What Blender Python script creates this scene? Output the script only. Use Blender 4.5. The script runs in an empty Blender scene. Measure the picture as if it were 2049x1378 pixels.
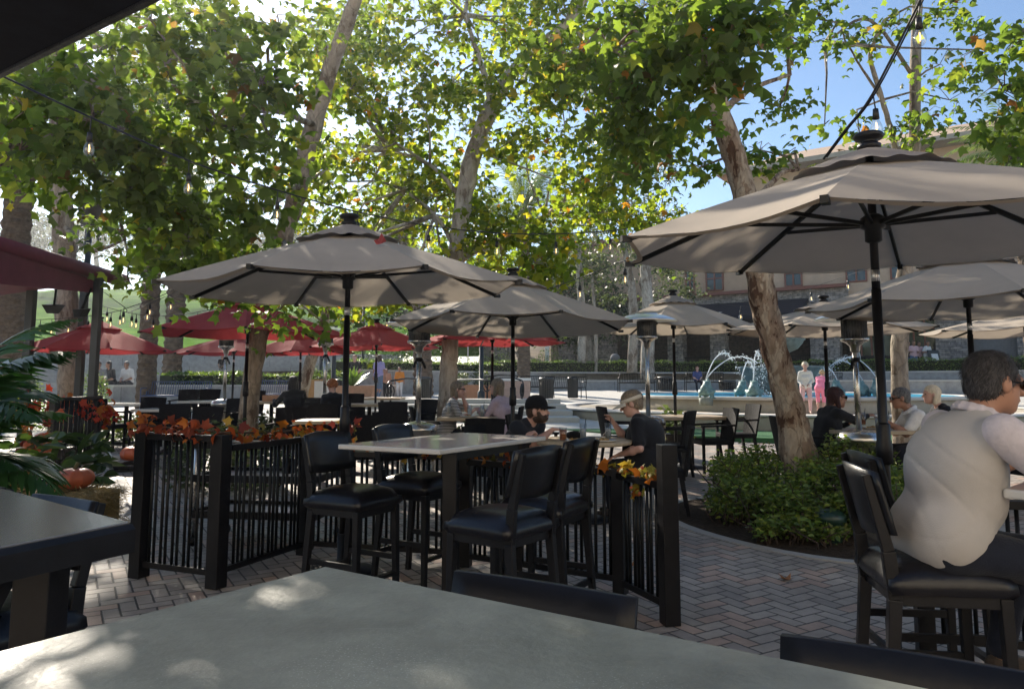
import bpy, math, random
import numpy as np
from mathutils import Vector, Matrix
R = math.radians
PI = math.pi
sc = bpy.context.scene
col = sc.collection

# ---------------------------------------------------------------- camera, sky, sun, exposure
CAMH, FPX, PITCH = 1.45, 1500.0, R(5.94)
cam = bpy.data.cameras.new("camera"); co = bpy.data.objects.new("camera", cam); col.objects.link(co)
cam.sensor_width = 36; cam.lens = FPX/2049*36; cam.shift_y = -80/2049
cam.clip_start = .05; cam.clip_end = 2000
co.location = (0, 0, CAMH); co.rotation_euler = (PI/2+PITCH, 0, 0)
sc.camera = co
SUN_AZ, SUN_EL = R(-27), R(29)          # azimuth from +Y towards +X
w = bpy.data.worlds.new("World"); sc.world = w; w.use_nodes = True
nt = w.node_tree; bg = nt.nodes['Background']
sky = nt.nodes.new('ShaderNodeTexSky'); sky.sky_type = 'NISHITA'; sky.sun_disc = False
sky.sun_elevation = SUN_EL; sky.sun_rotation = SUN_AZ; sky.dust_density = .25; sky.air_density = 1.0; sky.ozone_density = 3.0
nt.links.new(sky.outputs[0], bg.inputs[0]); bg.inputs[1].default_value = .064
sl = bpy.data.lights.new("sun", 'SUN'); sl.energy = 3.5; sl.angle = R(.5); sl.color = (1, .9, .76)
so = bpy.data.objects.new("sun", sl); col.objects.link(so)
so.rotation_euler = Vector((-math.sin(SUN_AZ)*math.cos(SUN_EL), -math.cos(SUN_AZ)*math.cos(SUN_EL), -math.sin(SUN_EL))).to_track_quat('-Z', 'Y').to_euler()
sc.view_settings.view_transform = 'Standard'; sc.view_settings.look = 'None'
sc.view_settings.exposure = 1.5; sc.view_settings.gamma = 1
sc.cycles.max_bounces = 7; sc.cycles.diffuse_bounces = 3; sc.cycles.glossy_bounces = 3
sc.cycles.transmission_bounces = 5; sc.cycles.transparent_max_bounces = 8
sc.cycles.sample_clamp_indirect = 6; sc.cycles.caustics_reflective = False; sc.cycles.caustics_refractive = False
sc.cycles.use_denoising = True

# ---------------------------------------------------------------- pixel <-> place helpers
CP, SP = math.cos(PITCH), math.sin(PITCH)
def ray(px, py):
    u = (px-1024.5)/FPX; v = (609-py)/FPX
    return Vector((u, CP-v*SP, SP+v*CP))
def at(px, py, Y):
    d = ray(px, py); t = Y/d.y
    return Vector((d.x*t, Y, CAMH+d.z*t))
def zg(Y): return max(0.0, .033*(min(Y, 45)-5))
def gnd(px, py, h=0.):
    d = ray(px, py); lo, hi = .3, 200.
    for _ in range(50):
        m = (lo+hi)/2
        if CAMH+d.z*m-zg(d.y*m)-h > 0: lo = m
        else: hi = m
    return Vector((d.x*lo, d.y*lo, CAMH+d.z*lo))
def atx(px, Y):      # ground point under a picture column at depth Y
    p = at(px, 765, Y); return Vector((p.x, Y, zg(Y)))

# ---------------------------------------------------------------- materials
M = {}
def nd(t, k, **kw):
    n = t.nodes.new('ShaderNode'+k)
    for a, b in kw.items(): setattr(n, a, b)
    return n
def mat(name, c, rough=.6, metal=0, var=.12, scale=8, bump=.0, bscale=None, trans=0, spec=.5, c2=None, coat=0, sheen=0, stretch=None, rvar=.0, detail=5):
    """principled with broken-up colour, roughness and bump from object-space noise"""
    m = bpy.data.materials.new(name); m.use_nodes = True; t = m.node_tree
    b = t.nodes['Principled BSDF']; b.inputs['Roughness'].default_value = rough; b.inputs['Metallic'].default_value = metal
    b.inputs['Specular IOR Level'].default_value = spec if rough < .75 else min(spec, .18); b.inputs['Coat Weight'].default_value = coat; b.inputs['Coat Roughness'].default_value = .12
    b.inputs['Sheen Weight'].default_value = sheen
    tc = nd(t, 'TexCoord'); src = tc.outputs['Object']
    if stretch:
        mp = nd(t, 'Mapping'); mp.inputs['Scale'].default_value = stretch; t.links.new(src, mp.inputs[0]); src = mp.outputs[0]
    n = nd(t, 'TexNoise'); n.inputs['Scale'].default_value = scale; n.inputs['Detail'].default_value = detail; n.inputs['Roughness'].default_value = .65
    t.links.new(src, n.inputs['Vector'])
    r = nd(t, 'ValToRGB'); r.color_ramp.elements[0].position = .32; r.color_ramp.elements[1].position = .68
    ca = tuple(x*(1-var) for x in c); cb = c2 if c2 else tuple(min(1, x*(1+var)) for x in c)
    r.color_ramp.elements[0].color = (*ca, 1); r.color_ramp.elements[1].color = (*cb, 1)
    t.links.new(n.outputs[0], r.inputs[0]); t.links.new(r.outputs[0], b.inputs['Base Color'])
    if rvar:
        mr = nd(t, 'MapRange'); mr.inputs[3].default_value = max(.02, rough-rvar); mr.inputs[4].default_value = min(1, rough+rvar)
        t.links.new(n.outputs[0], mr.inputs[0]); t.links.new(mr.outputs[0], b.inputs['Roughness'])
    if bump:
        n2 = nd(t, 'TexNoise'); n2.inputs['Scale'].default_value = bscale or scale*4; n2.inputs['Detail'].default_value = 6
        t.links.new(src, n2.inputs['Vector'])
        bp = nd(t, 'Bump'); bp.inputs['Strength'].default_value = min(1, bump); bp.inputs['Distance'].default_value = .02
        t.links.new(n2.outputs[0], bp.inputs['Height']); t.links.new(bp.outputs[0], b.inputs['Normal'])
    if trans:
        tr = nd(t, 'BsdfTranslucent'); mx = nd(t, 'MixShader'); mx.inputs[0].default_value = trans
        t.links.new(r.outputs[0], tr.inputs[0]); t.links.new(b.outputs[0], mx.inputs[1]); t.links.new(tr.outputs[0], mx.inputs[2])
        t.links.new(mx.outputs[0], t.nodes['Material Output'].inputs[0])
    M[name] = m; return m
def leafmat(name, trans=.5, rough=.45, tboost=(1.5, 1.6, .7)):
    """leaf: each leaf carries its own pigment in the 'pig' attribute; part of the light passes through"""
    m = bpy.data.materials.new(name); m.use_nodes = True; t = m.node_tree; b = t.nodes['Principled BSDF']
    b.inputs['Roughness'].default_value = rough; b.inputs['Specular IOR Level'].default_value = .35
    a = nd(t, 'Attribute'); a.attribute_name = 'pig'
    t.links.new(a.outputs['Color'], b.inputs['Base Color'])
    mu = nd(t, 'MixRGB', blend_type='MULTIPLY'); mu.inputs[0].default_value = 1; mu.inputs[2].default_value = (*tboost, 1)
    t.links.new(a.outputs['Color'], mu.inputs[1])
    tr = nd(t, 'BsdfTranslucent'); t.links.new(mu.outputs[0], tr.inputs[0])
    mx = nd(t, 'MixShader'); mx.inputs[0].default_value = trans
    t.links.new(b.outputs[0], mx.inputs[1]); t.links.new(tr.outputs[0], mx.inputs[2])
    t.links.new(mx.outputs[0], t.nodes['Material Output'].inputs[0]); M[name] = m
def glassmat(name, c=(1, 1, 1), alpha=.25, rough=.03):
    m = bpy.data.materials.new(name); m.use_nodes = True; t = m.node_tree
    g = nd(t, 'BsdfGlossy'); g.inputs['Roughness'].default_value = rough
    tr = nd(t, 'BsdfTransparent'); tr.inputs[0].default_value = (*c, 1); mx = nd(t, 'MixShader')
    fr = nd(t, 'LayerWeight'); fr.inputs[0].default_value = .25
    ad = nd(t, 'Math', operation='MULTIPLY_ADD'); ad.inputs[1].default_value = .45; ad.inputs[2].default_value = alpha*.3
    t.links.new(fr.outputs['Facing'], ad.inputs[0]); t.links.new(ad.outputs[0], mx.inputs[0]); t.links.new(tr.outputs[0], mx.inputs[1]); t.links.new(g.outputs[0], mx.inputs[2])
    t.links.new(mx.outputs[0], t.nodes['Material Output'].inputs[0]); M[name] = m
def emat(name, c, s):
    m = bpy.data.materials.new(name); m.use_nodes = True; t = m.node_tree
    b = t.nodes['Principled BSDF']; b.inputs['Base Color'].default_value = (*c, 1)
    b.inputs['Emission Color'].default_value = (*c, 1); b.inputs['Emission Strength'].default_value = s; M[name] = m

mat('black_paint', (.006, .006, .008), .42, spec=.3, var=.3, scale=14, bump=.05, rvar=.12)
mat('black_metal', (.007, .008, .009), .4, spec=.3, var=.3, rvar=.12)
mat('black_vinyl', (.006, .006, .009), .30, var=.3, scale=5, bump=.10, bscale=30, spec=.4, rvar=.08)
mat('black_satin', (.008, .009, .012), .30, spec=.4, var=.2, scale=6, bump=.04, rvar=.06)
mat('wicker', (.013, .013, .015), .7, spec=.12, var=.35, scale=60, bump=.5, bscale=160)
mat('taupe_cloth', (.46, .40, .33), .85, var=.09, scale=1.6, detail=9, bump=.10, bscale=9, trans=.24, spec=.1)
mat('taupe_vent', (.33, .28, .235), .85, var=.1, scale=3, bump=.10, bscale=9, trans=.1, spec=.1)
mat('red_cloth', (.42, .06, .065), .85, var=.10, scale=3, bump=.08, bscale=9, trans=.3, spec=.2)
mat('awning_red', (.13, .02, .035), .7, var=.15, scale=4, bump=.05, trans=.1)
mat('steel', (.55, .53, .50), .28, metal=1, var=.1, scale=5, rvar=.1)
mat('steel_dark', (.10, .10, .10), .45, metal=.8, var=.3, scale=30, bump=.3)
mat('alu', (.72, .72, .72), .32, metal=.9, var=.05)
mat('white_laminate', (.56, .55, .52), .16, var=.05, scale=5, spec=.6, coat=.3)
mat('stone_laminate', (.20, .20, .155), .46, var=.22, scale=5, bump=.10, bscale=70, spec=.5, rvar=.10, c2=(.29, .295, .235), detail=9)
def worn_top():
    """speckled solid-surface top: cloudy tone, fine grain, drifts of pale scuffs and thin scratches"""
    t = M['stone_laminate'].node_tree; b = t.nodes['Principled BSDF']; L = t.links.new; src = b.inputs['Base Color'].links[0].from_socket; tc = nd(t, 'TexCoord')
    g = nd(t, 'TexNoise'); g.inputs['Scale'].default_value = 260; g.inputs['Detail'].default_value = 2; L(tc.outputs['Object'], g.inputs[0])
    mk = nd(t, 'TexNoise'); mk.inputs['Scale'].default_value = 3.2; mk.inputs['Detail'].default_value = 4; L(tc.outputs['Object'], mk.inputs[0])
    sp = nd(t, 'MapRange'); sp.inputs[1].default_value = .60; sp.inputs[2].default_value = .68; L(g.outputs[0], sp.inputs[0]); mm = nd(t, 'MapRange'); mm.inputs[1].default_value = .50; mm.inputs[2].default_value = .66; L(mk.outputs[0], mm.inputs[0])
    mp = nd(t, 'Mapping'); mp.inputs['Rotation'].default_value = (0, 0, .7); mp.inputs['Scale'].default_value = (3, 120, 1); L(tc.outputs['Object'], mp.inputs[0]); sn = nd(t, 'TexNoise'); sn.inputs['Scale'].default_value = 1.5; sn.inputs['Detail'].default_value = 3; L(mp.outputs[0], sn.inputs[0])
    ss = nd(t, 'MapRange'); ss.inputs[1].default_value = .70; ss.inputs[2].default_value = .74; L(sn.outputs[0], ss.inputs[0])
    f = mnode(t, 'MINIMUM', mnode(t, 'ADD', mnode(t, 'MULTIPLY', sp.outputs[0], mm.outputs[0]), mnode(t, 'MULTIPLY', ss.outputs[0], .35)), 1)
    mx = nd(t, 'MixRGB'); L(mnode(t, 'MULTIPLY', f, .55), mx.inputs[0]); L(src, mx.inputs[1]); mx.inputs[2].default_value = (.55, .56, .50, 1); L(mx.outputs[0], b.inputs['Base Color'])
mat('brown_laminate', (.10, .085, .06), .25, var=.2, scale=4, spec=.5, rvar=.06)
mat('wood_top', (.42, .33, .22), .45, var=.15, scale=3, stretch=(1, 9, 1), bump=.05)
mat('grey_top', (.16, .15, .14), .3, var=.2)
mat('concrete', (.38, .37, .345), .85, var=.14, scale=1.6, bump=.15, bscale=40, detail=8)
mat('concrete_pale', (.52, .50, .46), .85, var=.12, scale=1.5, bump=.12, bscale=40, detail=8)
mat('concrete_tan', (.42, .37, .29), .85, var=.16, scale=2, bump=.12, bscale=40, detail=8)
mat('terracotta', (.46, .24, .14), .75, var=.12, bump=.1)
mat('terracotta_pale', (.50, .36, .30), .75, var=.12, bump=.1)
mat('soil', (.045, .032, .022), .95, var=.5, scale=25, bump=1, bscale=60)
def bark_mat(name, pale, tan, dark, sc_=1.0, cover=.5):
    """plane-tree bark: pale skin, tan plates, dark peeled scars and cracks"""
    m = bpy.data.materials.new(name); m.use_nodes = True; t = m.node_tree; b = t.nodes['Principled BSDF']; L = t.links.new
    b.inputs['Roughness'].default_value = .9; b.inputs['Specular IOR Level'].default_value = .12
    tc = nd(t, 'TexCoord'); mp = nd(t, 'Mapping'); mp.inputs['Scale'].default_value = (1, 1, .42); L(tc.outputs['Object'], mp.inputs[0])
    wn = nd(t, 'TexNoise'); wn.inputs['Scale'].default_value = 6*sc_; wn.inputs['Detail'].default_value = 5; L(mp.outputs[0], wn.inputs[0])
    wv = nd(t, 'VectorMath', operation='MULTIPLY_ADD'); L(wn.outputs[1], wv.inputs[0]); wv.inputs[1].default_value = (.22, .22, .22); L(mp.outputs[0], wv.inputs[2])
    n1 = nd(t, 'TexNoise'); n1.inputs['Scale'].default_value = 5*sc_; n1.inputs['Detail'].default_value = 7; n1.inputs['Roughness'].default_value = .62; L(wv.outputs[0], n1.inputs[0])
    r = nd(t, 'ValToRGB'); cr = r.color_ramp; cr.interpolation = 'LINEAR'
    cr.elements[0].position = .43; cr.elements[0].color = (*dark, 1); cr.elements[1].position = .455; cr.elements[1].color = (*tan, 1)
    e = cr.elements.new(.455+.13*cover); e.color = (*tan, 1); e = cr.elements.new(.475+.13*cover); e.color = (*pale, 1); L(n1.outputs[0], r.inputs[0])
    vo = nd(t, 'TexVoronoi', feature='DISTANCE_TO_EDGE'); vo.inputs['Scale'].default_value = 5.5*sc_; L(wv.outputs[0], vo.inputs[0])
    ck = nd(t, 'MapRange'); ck.inputs[1].default_value = .0; ck.inputs[2].default_value = .035; ck.inputs[3].default_value = .72; L(vo.outputs[0], ck.inputs[0])
    mu = nd(t, 'MixRGB', blend_type='MULTIPLY'); mu.inputs[0].default_value = 1; L(r.outputs[0], mu.inputs[1]); L(ck.outputs[0], mu.inputs[2])
    n2 = nd(t, 'TexNoise'); n2.inputs['Scale'].default_value = 22*sc_; n2.inputs['Detail'].default_value = 6; L(mp.outputs[0], n2.inputs[0])
    mr = nd(t, 'MapRange'); mr.inputs[1].default_value = .3; mr.inputs[2].default_value = .7; mr.inputs[3].default_value = .75; mr.inputs[4].default_value = 1.2; L(n2.outputs[0], mr.inputs[0])
    m2 = nd(t, 'MixRGB', blend_type='MULTIPLY'); m2.inputs[0].default_value = 1; L(mu.outputs[0], m2.inputs[1]); L(mr.outputs[0], m2.inputs[2]); L(m2.outputs[0], b.inputs['Base Color'])
    bp = nd(t, 'Bump'); bp.inputs['Strength'].default_value = .8; bp.inputs['Distance'].default_value = .03
    h = nd(t, 'Math', operation='ADD'); L(ck.outputs[0], h.inputs[0]); L(n2.outputs[0], h.inputs[1]); h2 = nd(t, 'Math', operation='ADD'); L(h.outputs[0], h2.inputs[0]); L(r.outputs[0], h2.inputs[1]); L(h2.outputs[0], bp.inputs['Height']); L(bp.outputs[0], b.inputs['Normal'])
    M[name] = m
bark_mat('bark', (.40, .33, .25), (.27, .20, .145), (.105, .06, .04), 1.0, .55)
bark_mat('bark_mid', (.34, .29, .23), (.26, .22, .175), (.15, .115, .085), .7, .4)
bark_mat('bark_pale', (.44, .40, .34), (.36, .32, .27), (.22, .18, .14), .6, .35)
mat('palm_bark', (.13, .10, .075), .95, spec=.05, var=.35, scale=6, bump=1, bscale=20, stretch=(1, 1, 2))
mat('twig', (.07, .05, .04), .9, var=.3)
mat('straw', (.40, .29, .13), .9, var=.35, scale=30, bump=.8, bscale=90, stretch=(1, 4, 4))
mat('pumpkin', (.50, .11, .04), .45, var=.2, scale=6, bump=.1)
mat('pumpkin_stem', (.16, .13, .06), .9)
mat('skin', (.46, .26, .18), .5, var=.06, scale=12, bump=.05, bscale=60)
mat('skin_tan', (.36, .185, .12), .5, var=.08, scale=12, bump=.05, bscale=60)
mat('skin_pink', (.58, .34, .27), .5, var=.06, scale=12)
for n_, c_, v_ in [('hair_grey', (.045, .042, .045), .6), ('hair_silver', (.16, .15, .14), .5), ('hair_blonde', (.50, .38, .22), .3), ('hair_platinum', (.70, .60, .44), .2),
                   ('hair_ash', (.24, .19, .135), .4), ('hair_brown', (.07, .042, .028), .4), ('hair_black', (.014, .011, .012), .4), ('hair_red', (.30, .10, .035), .4),
                   ('hair_wine', (.045, .014, .014), .4)]:
    mat(n_, c_, .5, var=v_, scale=22, bump=.7, bscale=60, stretch=(3, 3, .6), spec=.35)
for n_, c_ in [('tee_black', (.014, .015, .019)), ('tee_navy', (.016, .019, .028)), ('denim_dark', (.012, .015, .026)), ('denim', (.10, .16, .25)),
               ('cloth_white', (.74, .72, .69)), ('sleeve_pale', (.55, .50, .53)), ('cloth_lavender', (.34, .31, .56)), ('hoodie_mauve', (.46, .36, .41)), ('cloth_pink', (.85, .26, .40)), ('cloth_rose', (.72, .46, .46)),
               ('cloth_peach', (.52, .27, .17)), ('cloth_orange', (.75, .27, .04)), ('cloth_grey', (.20, .20, .21)), ('shoe_dark', (.03, .026, .024)), ('shoe_brown', (.06, .045, .035)),
               ('cloth_pattern', (.45, .47, .55)), ('cap_black', (.008, .008, .010)), ('cloth_blue', (.07, .09, .22))]:
    mat(n_, c_, .85, var=.1, scale=30, bump=.2, bscale=120, spec=.2, sheen=.1)
def stripe_mat():
    m = bpy.data.materials.new('stripe'); m.use_nodes = True; t = m.node_tree; b = t.nodes['Principled BSDF']; b.inputs['Roughness'].default_value = .85
    tc = nd(t, 'TexCoord'); wv = nd(t, 'TexWave'); wv.bands_direction = 'Z'; wv.inputs['Scale'].default_value = 14; wv.inputs['Distortion'].default_value = 1.2; t.links.new(tc.outputs['Object'], wv.inputs[0])
    r = nd(t, 'ValToRGB'); r.color_ramp.interpolation = 'CONSTANT'; r.color_ramp.elements[1].position = .55; r.color_ramp.elements[0].color = (.03, .03, .04, 1); r.color_ramp.elements[1].color = (.6, .58, .55, 1)
    t.links.new(wv.outputs[0], r.inputs[0]); t.links.new(r.outputs[0], b.inputs['Base Color']); M['stripe'] = m
stripe_mat()
mat('shirt_beige', (.43, .405, .385), .8, var=.02, scale=30, bump=.12, bscale=200, spec=.2, sheen=.1)
mat('visor_cloth', (.62, .56, .46), .8)
mat('lens_dark', (.01, .008, .008), .12)
mat('lens_brown', (.05, .02, .01), .12)
mat('eye_dark', (.02, .015, .012), .3)
mat('lip', (.35, .12, .09), .5)
mat('white_plain', (.8, .8, .78), .4, var=.03)
mat('plate', (.66, .64, .60), .25, var=.03)
mat('food', (.42, .26, .10), .8, var=.5, scale=40, bump=.6)
mat('beer', (.65, .20, .02), .15, var=.1, trans=.5)
mat('foam', (.85, .78, .65), .8)
mat('ice_water', (.62, .66, .68), .1, var=.2, scale=60, trans=.5)
mat('cable', (.01, .01, .01), .5)
glassmat('glass', (.96, .97, .97), .25)
glassmat('bulb_glass', (1, .98, .94), .35)
emat('filament', (1, .62, .25), 1.6)
mat('patina', (.07, .14, .14), .55, var=.0, scale=9, c2=(.20, .33, .31), bump=.3, bscale=14)
mat('bowl_stone', (.20, .22, .19), .7, var=.25, scale=3, bump=.2, stretch=(3, 3, .4))
mat('blue_metal', (.045, .07, .15), .4, var=.1)
mat('grass_blade', (.05, .15, .018), 1, var=.2, scale=.09, bump=.3, bscale=3, c2=(.15, .29, .03), spec=0)
mat('turf', (.05, .14, .06), .9, var=.2, scale=20, bump=.6, bscale=120)
mat('dirt_bank', (.20, .165, .12), .95, var=.3, scale=.8, bump=.4)
mat('lamp_paint', (.03, .035, .035), .45)
mat('green_plastic', (.012, .035, .025), .35)
mat('paper_white', (.8, .78, .74), .7, var=.05)
mat('paper_kraft', (.45, .27, .13), .8)
leafmat('leaf', .66, .45, (1.9, 1.95, .8)); leafmat('leaf_far', .35); leafmat('leaf_autumn', .3, .6, (1.3, 1.2, 1.0)); leafmat('leaf_gloss', .35, .28); leafmat('frond', .35, .4)

# water, paving, stone: node work of their own
def mnode(t, op, a, b=None, c=None):
    n = nd(t, 'Math', operation=op)
    for i, x in enumerate((a, b, c)):
        if x is None: continue
        if isinstance(x, (int, float)): n.inputs[i].default_value = x
        else: t.links.new(x, n.inputs[i])
    return n.outputs[0]
def paver_mat():
    m = bpy.data.materials.new('paving'); m.use_nodes = True; t = m.node_tree; b = t.nodes['Principled BSDF']; L = t.links.new
    tc = nd(t, 'TexCoord'); mp = nd(t, 'Mapping'); mp.inputs['Rotation'].default_value = (0, 0, R(-31)); mp.inputs['Scale'].default_value = (9.6, 9.6, 9.6)
    L(tc.outputs['Object'], mp.inputs[0])
    wob = nd(t, 'TexNoise'); wob.inputs['Scale'].default_value = 3; L(mp.outputs[0], wob.inputs[0])
    vm = nd(t, 'VectorMath', operation='MULTIPLY_ADD'); L(wob.outputs[1], vm.inputs[0]); vm.inputs[1].default_value = (.07, .07, 0); L(mp.outputs[0], vm.inputs[2])
    sx = nd(t, 'SeparateXYZ'); L(vm.outputs[0], sx.inputs[0]); x, y = sx.outputs[0], sx.outputs[1]
    fx, fy = mnode(t, 'FLOOR', x), mnode(t, 'FLOOR', y); rx, ry = mnode(t, 'SUBTRACT', x, fx), mnode(t, 'SUBTRACT', y, fy)
    k = mnode(t, 'FLOORED_MODULO', mnode(t, 'SUBTRACT', fx, fy), 4)
    k1 = mnode(t, 'COMPARE', k, 1, .1); k2 = mnode(t, 'COMPARE', k, 2, .1); hz = mnode(t, 'LESS_THAN', k, 1.5)
    u = mnode(t, 'ADD', rx, k1); v = mnode(t, 'ADD', ry, k2)
    wu = mnode(t, 'ADD', 1, hz); wv = mnode(t, 'SUBTRACT', 2, hz)
    d = mnode(t, 'MINIMUM', mnode(t, 'MINIMUM', u, mnode(t, 'SUBTRACT', wu, u)), mnode(t, 'MINIMUM', v, mnode(t, 'SUBTRACT', wv, v)))
    cx = nd(t, 'CombineXYZ'); L(mnode(t, 'SUBTRACT', fx, k1), cx.inputs[0]); L(mnode(t, 'SUBTRACT', fy, k2), cx.inputs[1])
    wn = nd(t, 'TexWhiteNoise'); L(cx.outputs[0], wn.inputs[0])
    # red courses: stripes across the paving, plus scattered red bricks
    st = mnode(t, 'FLOORED_MODULO', mnode(t, 'ADD', mnode(t, 'SUBTRACT', fx, k1), mnode(t, 'SUBTRACT', fy, k2)), 13)
    red = mnode(t, 'MAXIMUM', mnode(t, 'MULTIPLY', mnode(t, 'LESS_THAN', st, 1.5), mnode(t, 'GREATER_THAN', wn.outputs[0], .3)), mnode(t, 'GREATER_THAN', wn.outputs[0], .86))
    gr = nd(t, 'ValToRGB'); L(wn.outputs[0], gr.inputs[0]); gr.color_ramp.elements[0].color = (.30, .265, .23, 1); gr.color_ramp.elements[1].color = (.46, .40, .34, 1)
    rd = nd(t, 'ValToRGB'); L(wn.outputs[0], rd.inputs[0]); rd.color_ramp.elements[0].color = (.38, .27, .21, 1); rd.color_ramp.elements[1].color = (.44, .32, .25, 1)
    mx = nd(t, 'MixRGB'); L(red, mx.inputs[0]); L(gr.outputs[0], mx.inputs[1]); L(rd.outputs[0], mx.inputs[2])
    n = nd(t, 'TexNoise'); n.inputs['Scale'].default_value = 2.2; n.inputs['Detail'].default_value = 9; n.inputs['Roughness'].default_value = .7; L(tc.outputs['Object'], n.inputs[0])
    nr = nd(t, 'MapRange'); nr.inputs[1].default_value = .3; nr.inputs[2].default_value = .7; nr.inputs[3].default_value = .58; nr.inputs[4].default_value = 1.28; L(n.outputs[0], nr.inputs[0])
    sc2 = nd(t, 'MixRGB', blend_type='MULTIPLY'); sc2.inputs[0].default_value = 1; L(mx.outputs[0], sc2.inputs[1]); L(nr.outputs[0], sc2.inputs[2])
    jt = nd(t, 'MapRange'); jt.inputs[1].default_value = .03; jt.inputs[2].default_value = .085; L(d, jt.inputs[0])
    fj = nd(t, 'MixRGB'); L(jt.outputs[0], fj.inputs[0]); fj.inputs[1].default_value = (.05, .045, .038, 1); L(sc2.outputs[0], fj.inputs[2])
    L(fj.outputs[0], b.inputs['Base Color'])
    n3 = nd(t, 'TexNoise'); n3.inputs['Scale'].default_value = 70; L(tc.outputs['Object'], n3.inputs[0])
    hgt = mnode(t, 'ADD', mnode(t, 'ADD', jt.outputs[0], mnode(t, 'MULTIPLY', n3.outputs[0], .25)), mnode(t, 'MULTIPLY', wn.outputs[0], .25))
    bp = nd(t, 'Bump'); bp.inputs['Strength'].default_value = .7; bp.inputs['Distance'].default_value = .006; L(hgt, bp.inputs['Height']); L(bp.outputs[0], b.inputs['Normal'])
    rr = nd(t, 'MapRange'); rr.inputs[3].default_value = .48; rr.inputs[4].default_value = .75; L(n.outputs[0], rr.inputs[0]); L(rr.outputs[0], b.inputs['Roughness'])
    M['paving'] = m
paver_mat()
worn_top()
def brick_mat(name, c1, c2, mortar, bw, rh, bump=.6, off=.5, vert=True, noise=.5, mort=.008):
    m = bpy.data.materials.new(name); m.use_nodes = True; t = m.node_tree; b = t.nodes['Principled BSDF']; b.inputs['Roughness'].default_value = .85; L = t.links.new
    tc = nd(t, 'TexCoord'); s = nd(t, 'SeparateXYZ'); c = nd(t, 'CombineXYZ'); L(tc.outputs['Object'], s.inputs[0])
    L(mnode(t, 'ADD', s.outputs[0], s.outputs[1]), c.inputs[0]); L(s.outputs[2], c.inputs[1])
    wb = nd(t, 'TexNoise'); wb.inputs['Scale'].default_value = 3; L(tc.outputs['Object'], wb.inputs[0])
    va = nd(t, 'VectorMath', operation='MULTIPLY_ADD'); L(wb.outputs[1], va.inputs[0]); va.inputs[1].default_value = (.12, .05, 0); L(c.outputs[0], va.inputs[2])
    br = nd(t, 'TexBrick'); L(va.outputs[0], br.inputs[0]); br.inputs['Color1'].default_value = (*c1, 1); br.inputs['Color2'].default_value = (*c2, 1); br.inputs['Mortar'].default_value = (*mortar, 1)
    br.inputs['Scale'].default_value = 1; br.inputs['Brick Width'].default_value = bw; br.inputs['Row Height'].default_value = rh; br.inputs['Mortar Size'].default_value = mort; br.offset = off
    n = nd(t, 'TexNoise'); n.inputs['Scale'].default_value = 5; n.inputs['Detail'].default_value = 6; L(tc.outputs['Object'], n.inputs[0])
    nr = nd(t, 'MapRange'); nr.inputs[1].default_value = .3; nr.inputs[2].default_value = .7; nr.inputs[3].default_value = 1-noise; nr.inputs[4].default_value = 1+noise; L(n.outputs[0], nr.inputs[0])
    mu = nd(t, 'MixRGB', blend_type='MULTIPLY'); mu.inputs[0].default_value = 1; L(br.outputs[0], mu.inputs[1]); L(nr.outputs[0], mu.inputs[2]); L(mu.outputs[0], b.inputs['Base Color'])
    bp = nd(t, 'Bump'); bp.inputs['Strength'].default_value = bump; bp.inputs['Distance'].default_value = .03; bp.invert = True
    L(mnode(t, 'ADD', br.outputs['Fac'], mnode(t, 'MULTIPLY', n.outputs[0], -.5)), bp.inputs['Height']); L(bp.outputs[0], b.inputs['Normal'])
    M[name] = m
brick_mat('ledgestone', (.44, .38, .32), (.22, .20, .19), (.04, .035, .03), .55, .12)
brick_mat('ledgestone_shaded', (.10, .08, .065), (.06, .052, .048), (.02, .02, .02), .55, .12)  # darker copy of the column stone: shade of the arcade openings put into the colour
brick_mat('wall_block', (.36, .35, .33), (.33, .32, .30), (.16, .15, .14), 3.1, 3.0, .2, 0., noise=.18, mort=.015)
brick_mat('plaza_slab', (.50, .485, .45), (.46, .445, .41), (.28, .27, .25), 2.0, 2.0, .1, 0., noise=.15, mort=.012)
def water_mat():
    m = bpy.data.materials.new('pool_water'); m.use_nodes = True; t = m.node_tree; b = t.nodes['Principled BSDF']
    b.inputs['Roughness'].default_value = .3; b.inputs['Specular IOR Level'].default_value = .12
    n = nd(t, 'TexNoise'); n.inputs['Scale'].default_value = 4; n.inputs['Detail'].default_value = 4; tc = nd(t, 'TexCoord'); t.links.new(tc.outputs['Object'], n.inputs[0])
    bp = nd(t, 'Bump'); bp.inputs['Strength'].default_value = .35; bp.inputs['Distance'].default_value = .08; t.links.new(n.outputs[0], bp.inputs['Height']); t.links.new(bp.outputs[0], b.inputs['Normal'])
    r = nd(t, 'ValToRGB'); r.color_ramp.elements[0].position = .35; r.color_ramp.elements[1].position = .65; r.color_ramp.elements[0].color = (.02, .30, .52, 1); r.color_ramp.elements[1].color = (.08, .46, .62, 1)
    t.links.new(n.outputs[0], r.inputs[0]); t.links.new(r.outputs[0], b.inputs['Base Color']); M['pool_water'] = m
water_mat()
mat('spray', (.85, .88, .9), .2, var=.05, trans=.5)
def window_mat():
    m = bpy.data.materials.new('window_pane'); m.use_nodes = True; b = m.node_tree.nodes['Principled BSDF']
    b.inputs['Base Color'].default_value = (.03, .04, .045, 1); b.inputs['Roughness'].default_value = .05; b.inputs['Specular IOR Level'].default_value = 1.0; b.inputs['Metallic'].default_value = .35; M['window_pane'] = m
window_mat()
mat('stucco', (.52, .36, .24), .9, var=.08, scale=2, bump=.15, bscale=60)
mat('stucco_pale', (.58, .42, .29), .9, var=.08, scale=2, bump=.15, bscale=60)
mat('red_trim', (.24, .09, .06), .7)
mat('dark_interior', (.018, .016, .015), .9)
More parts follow.
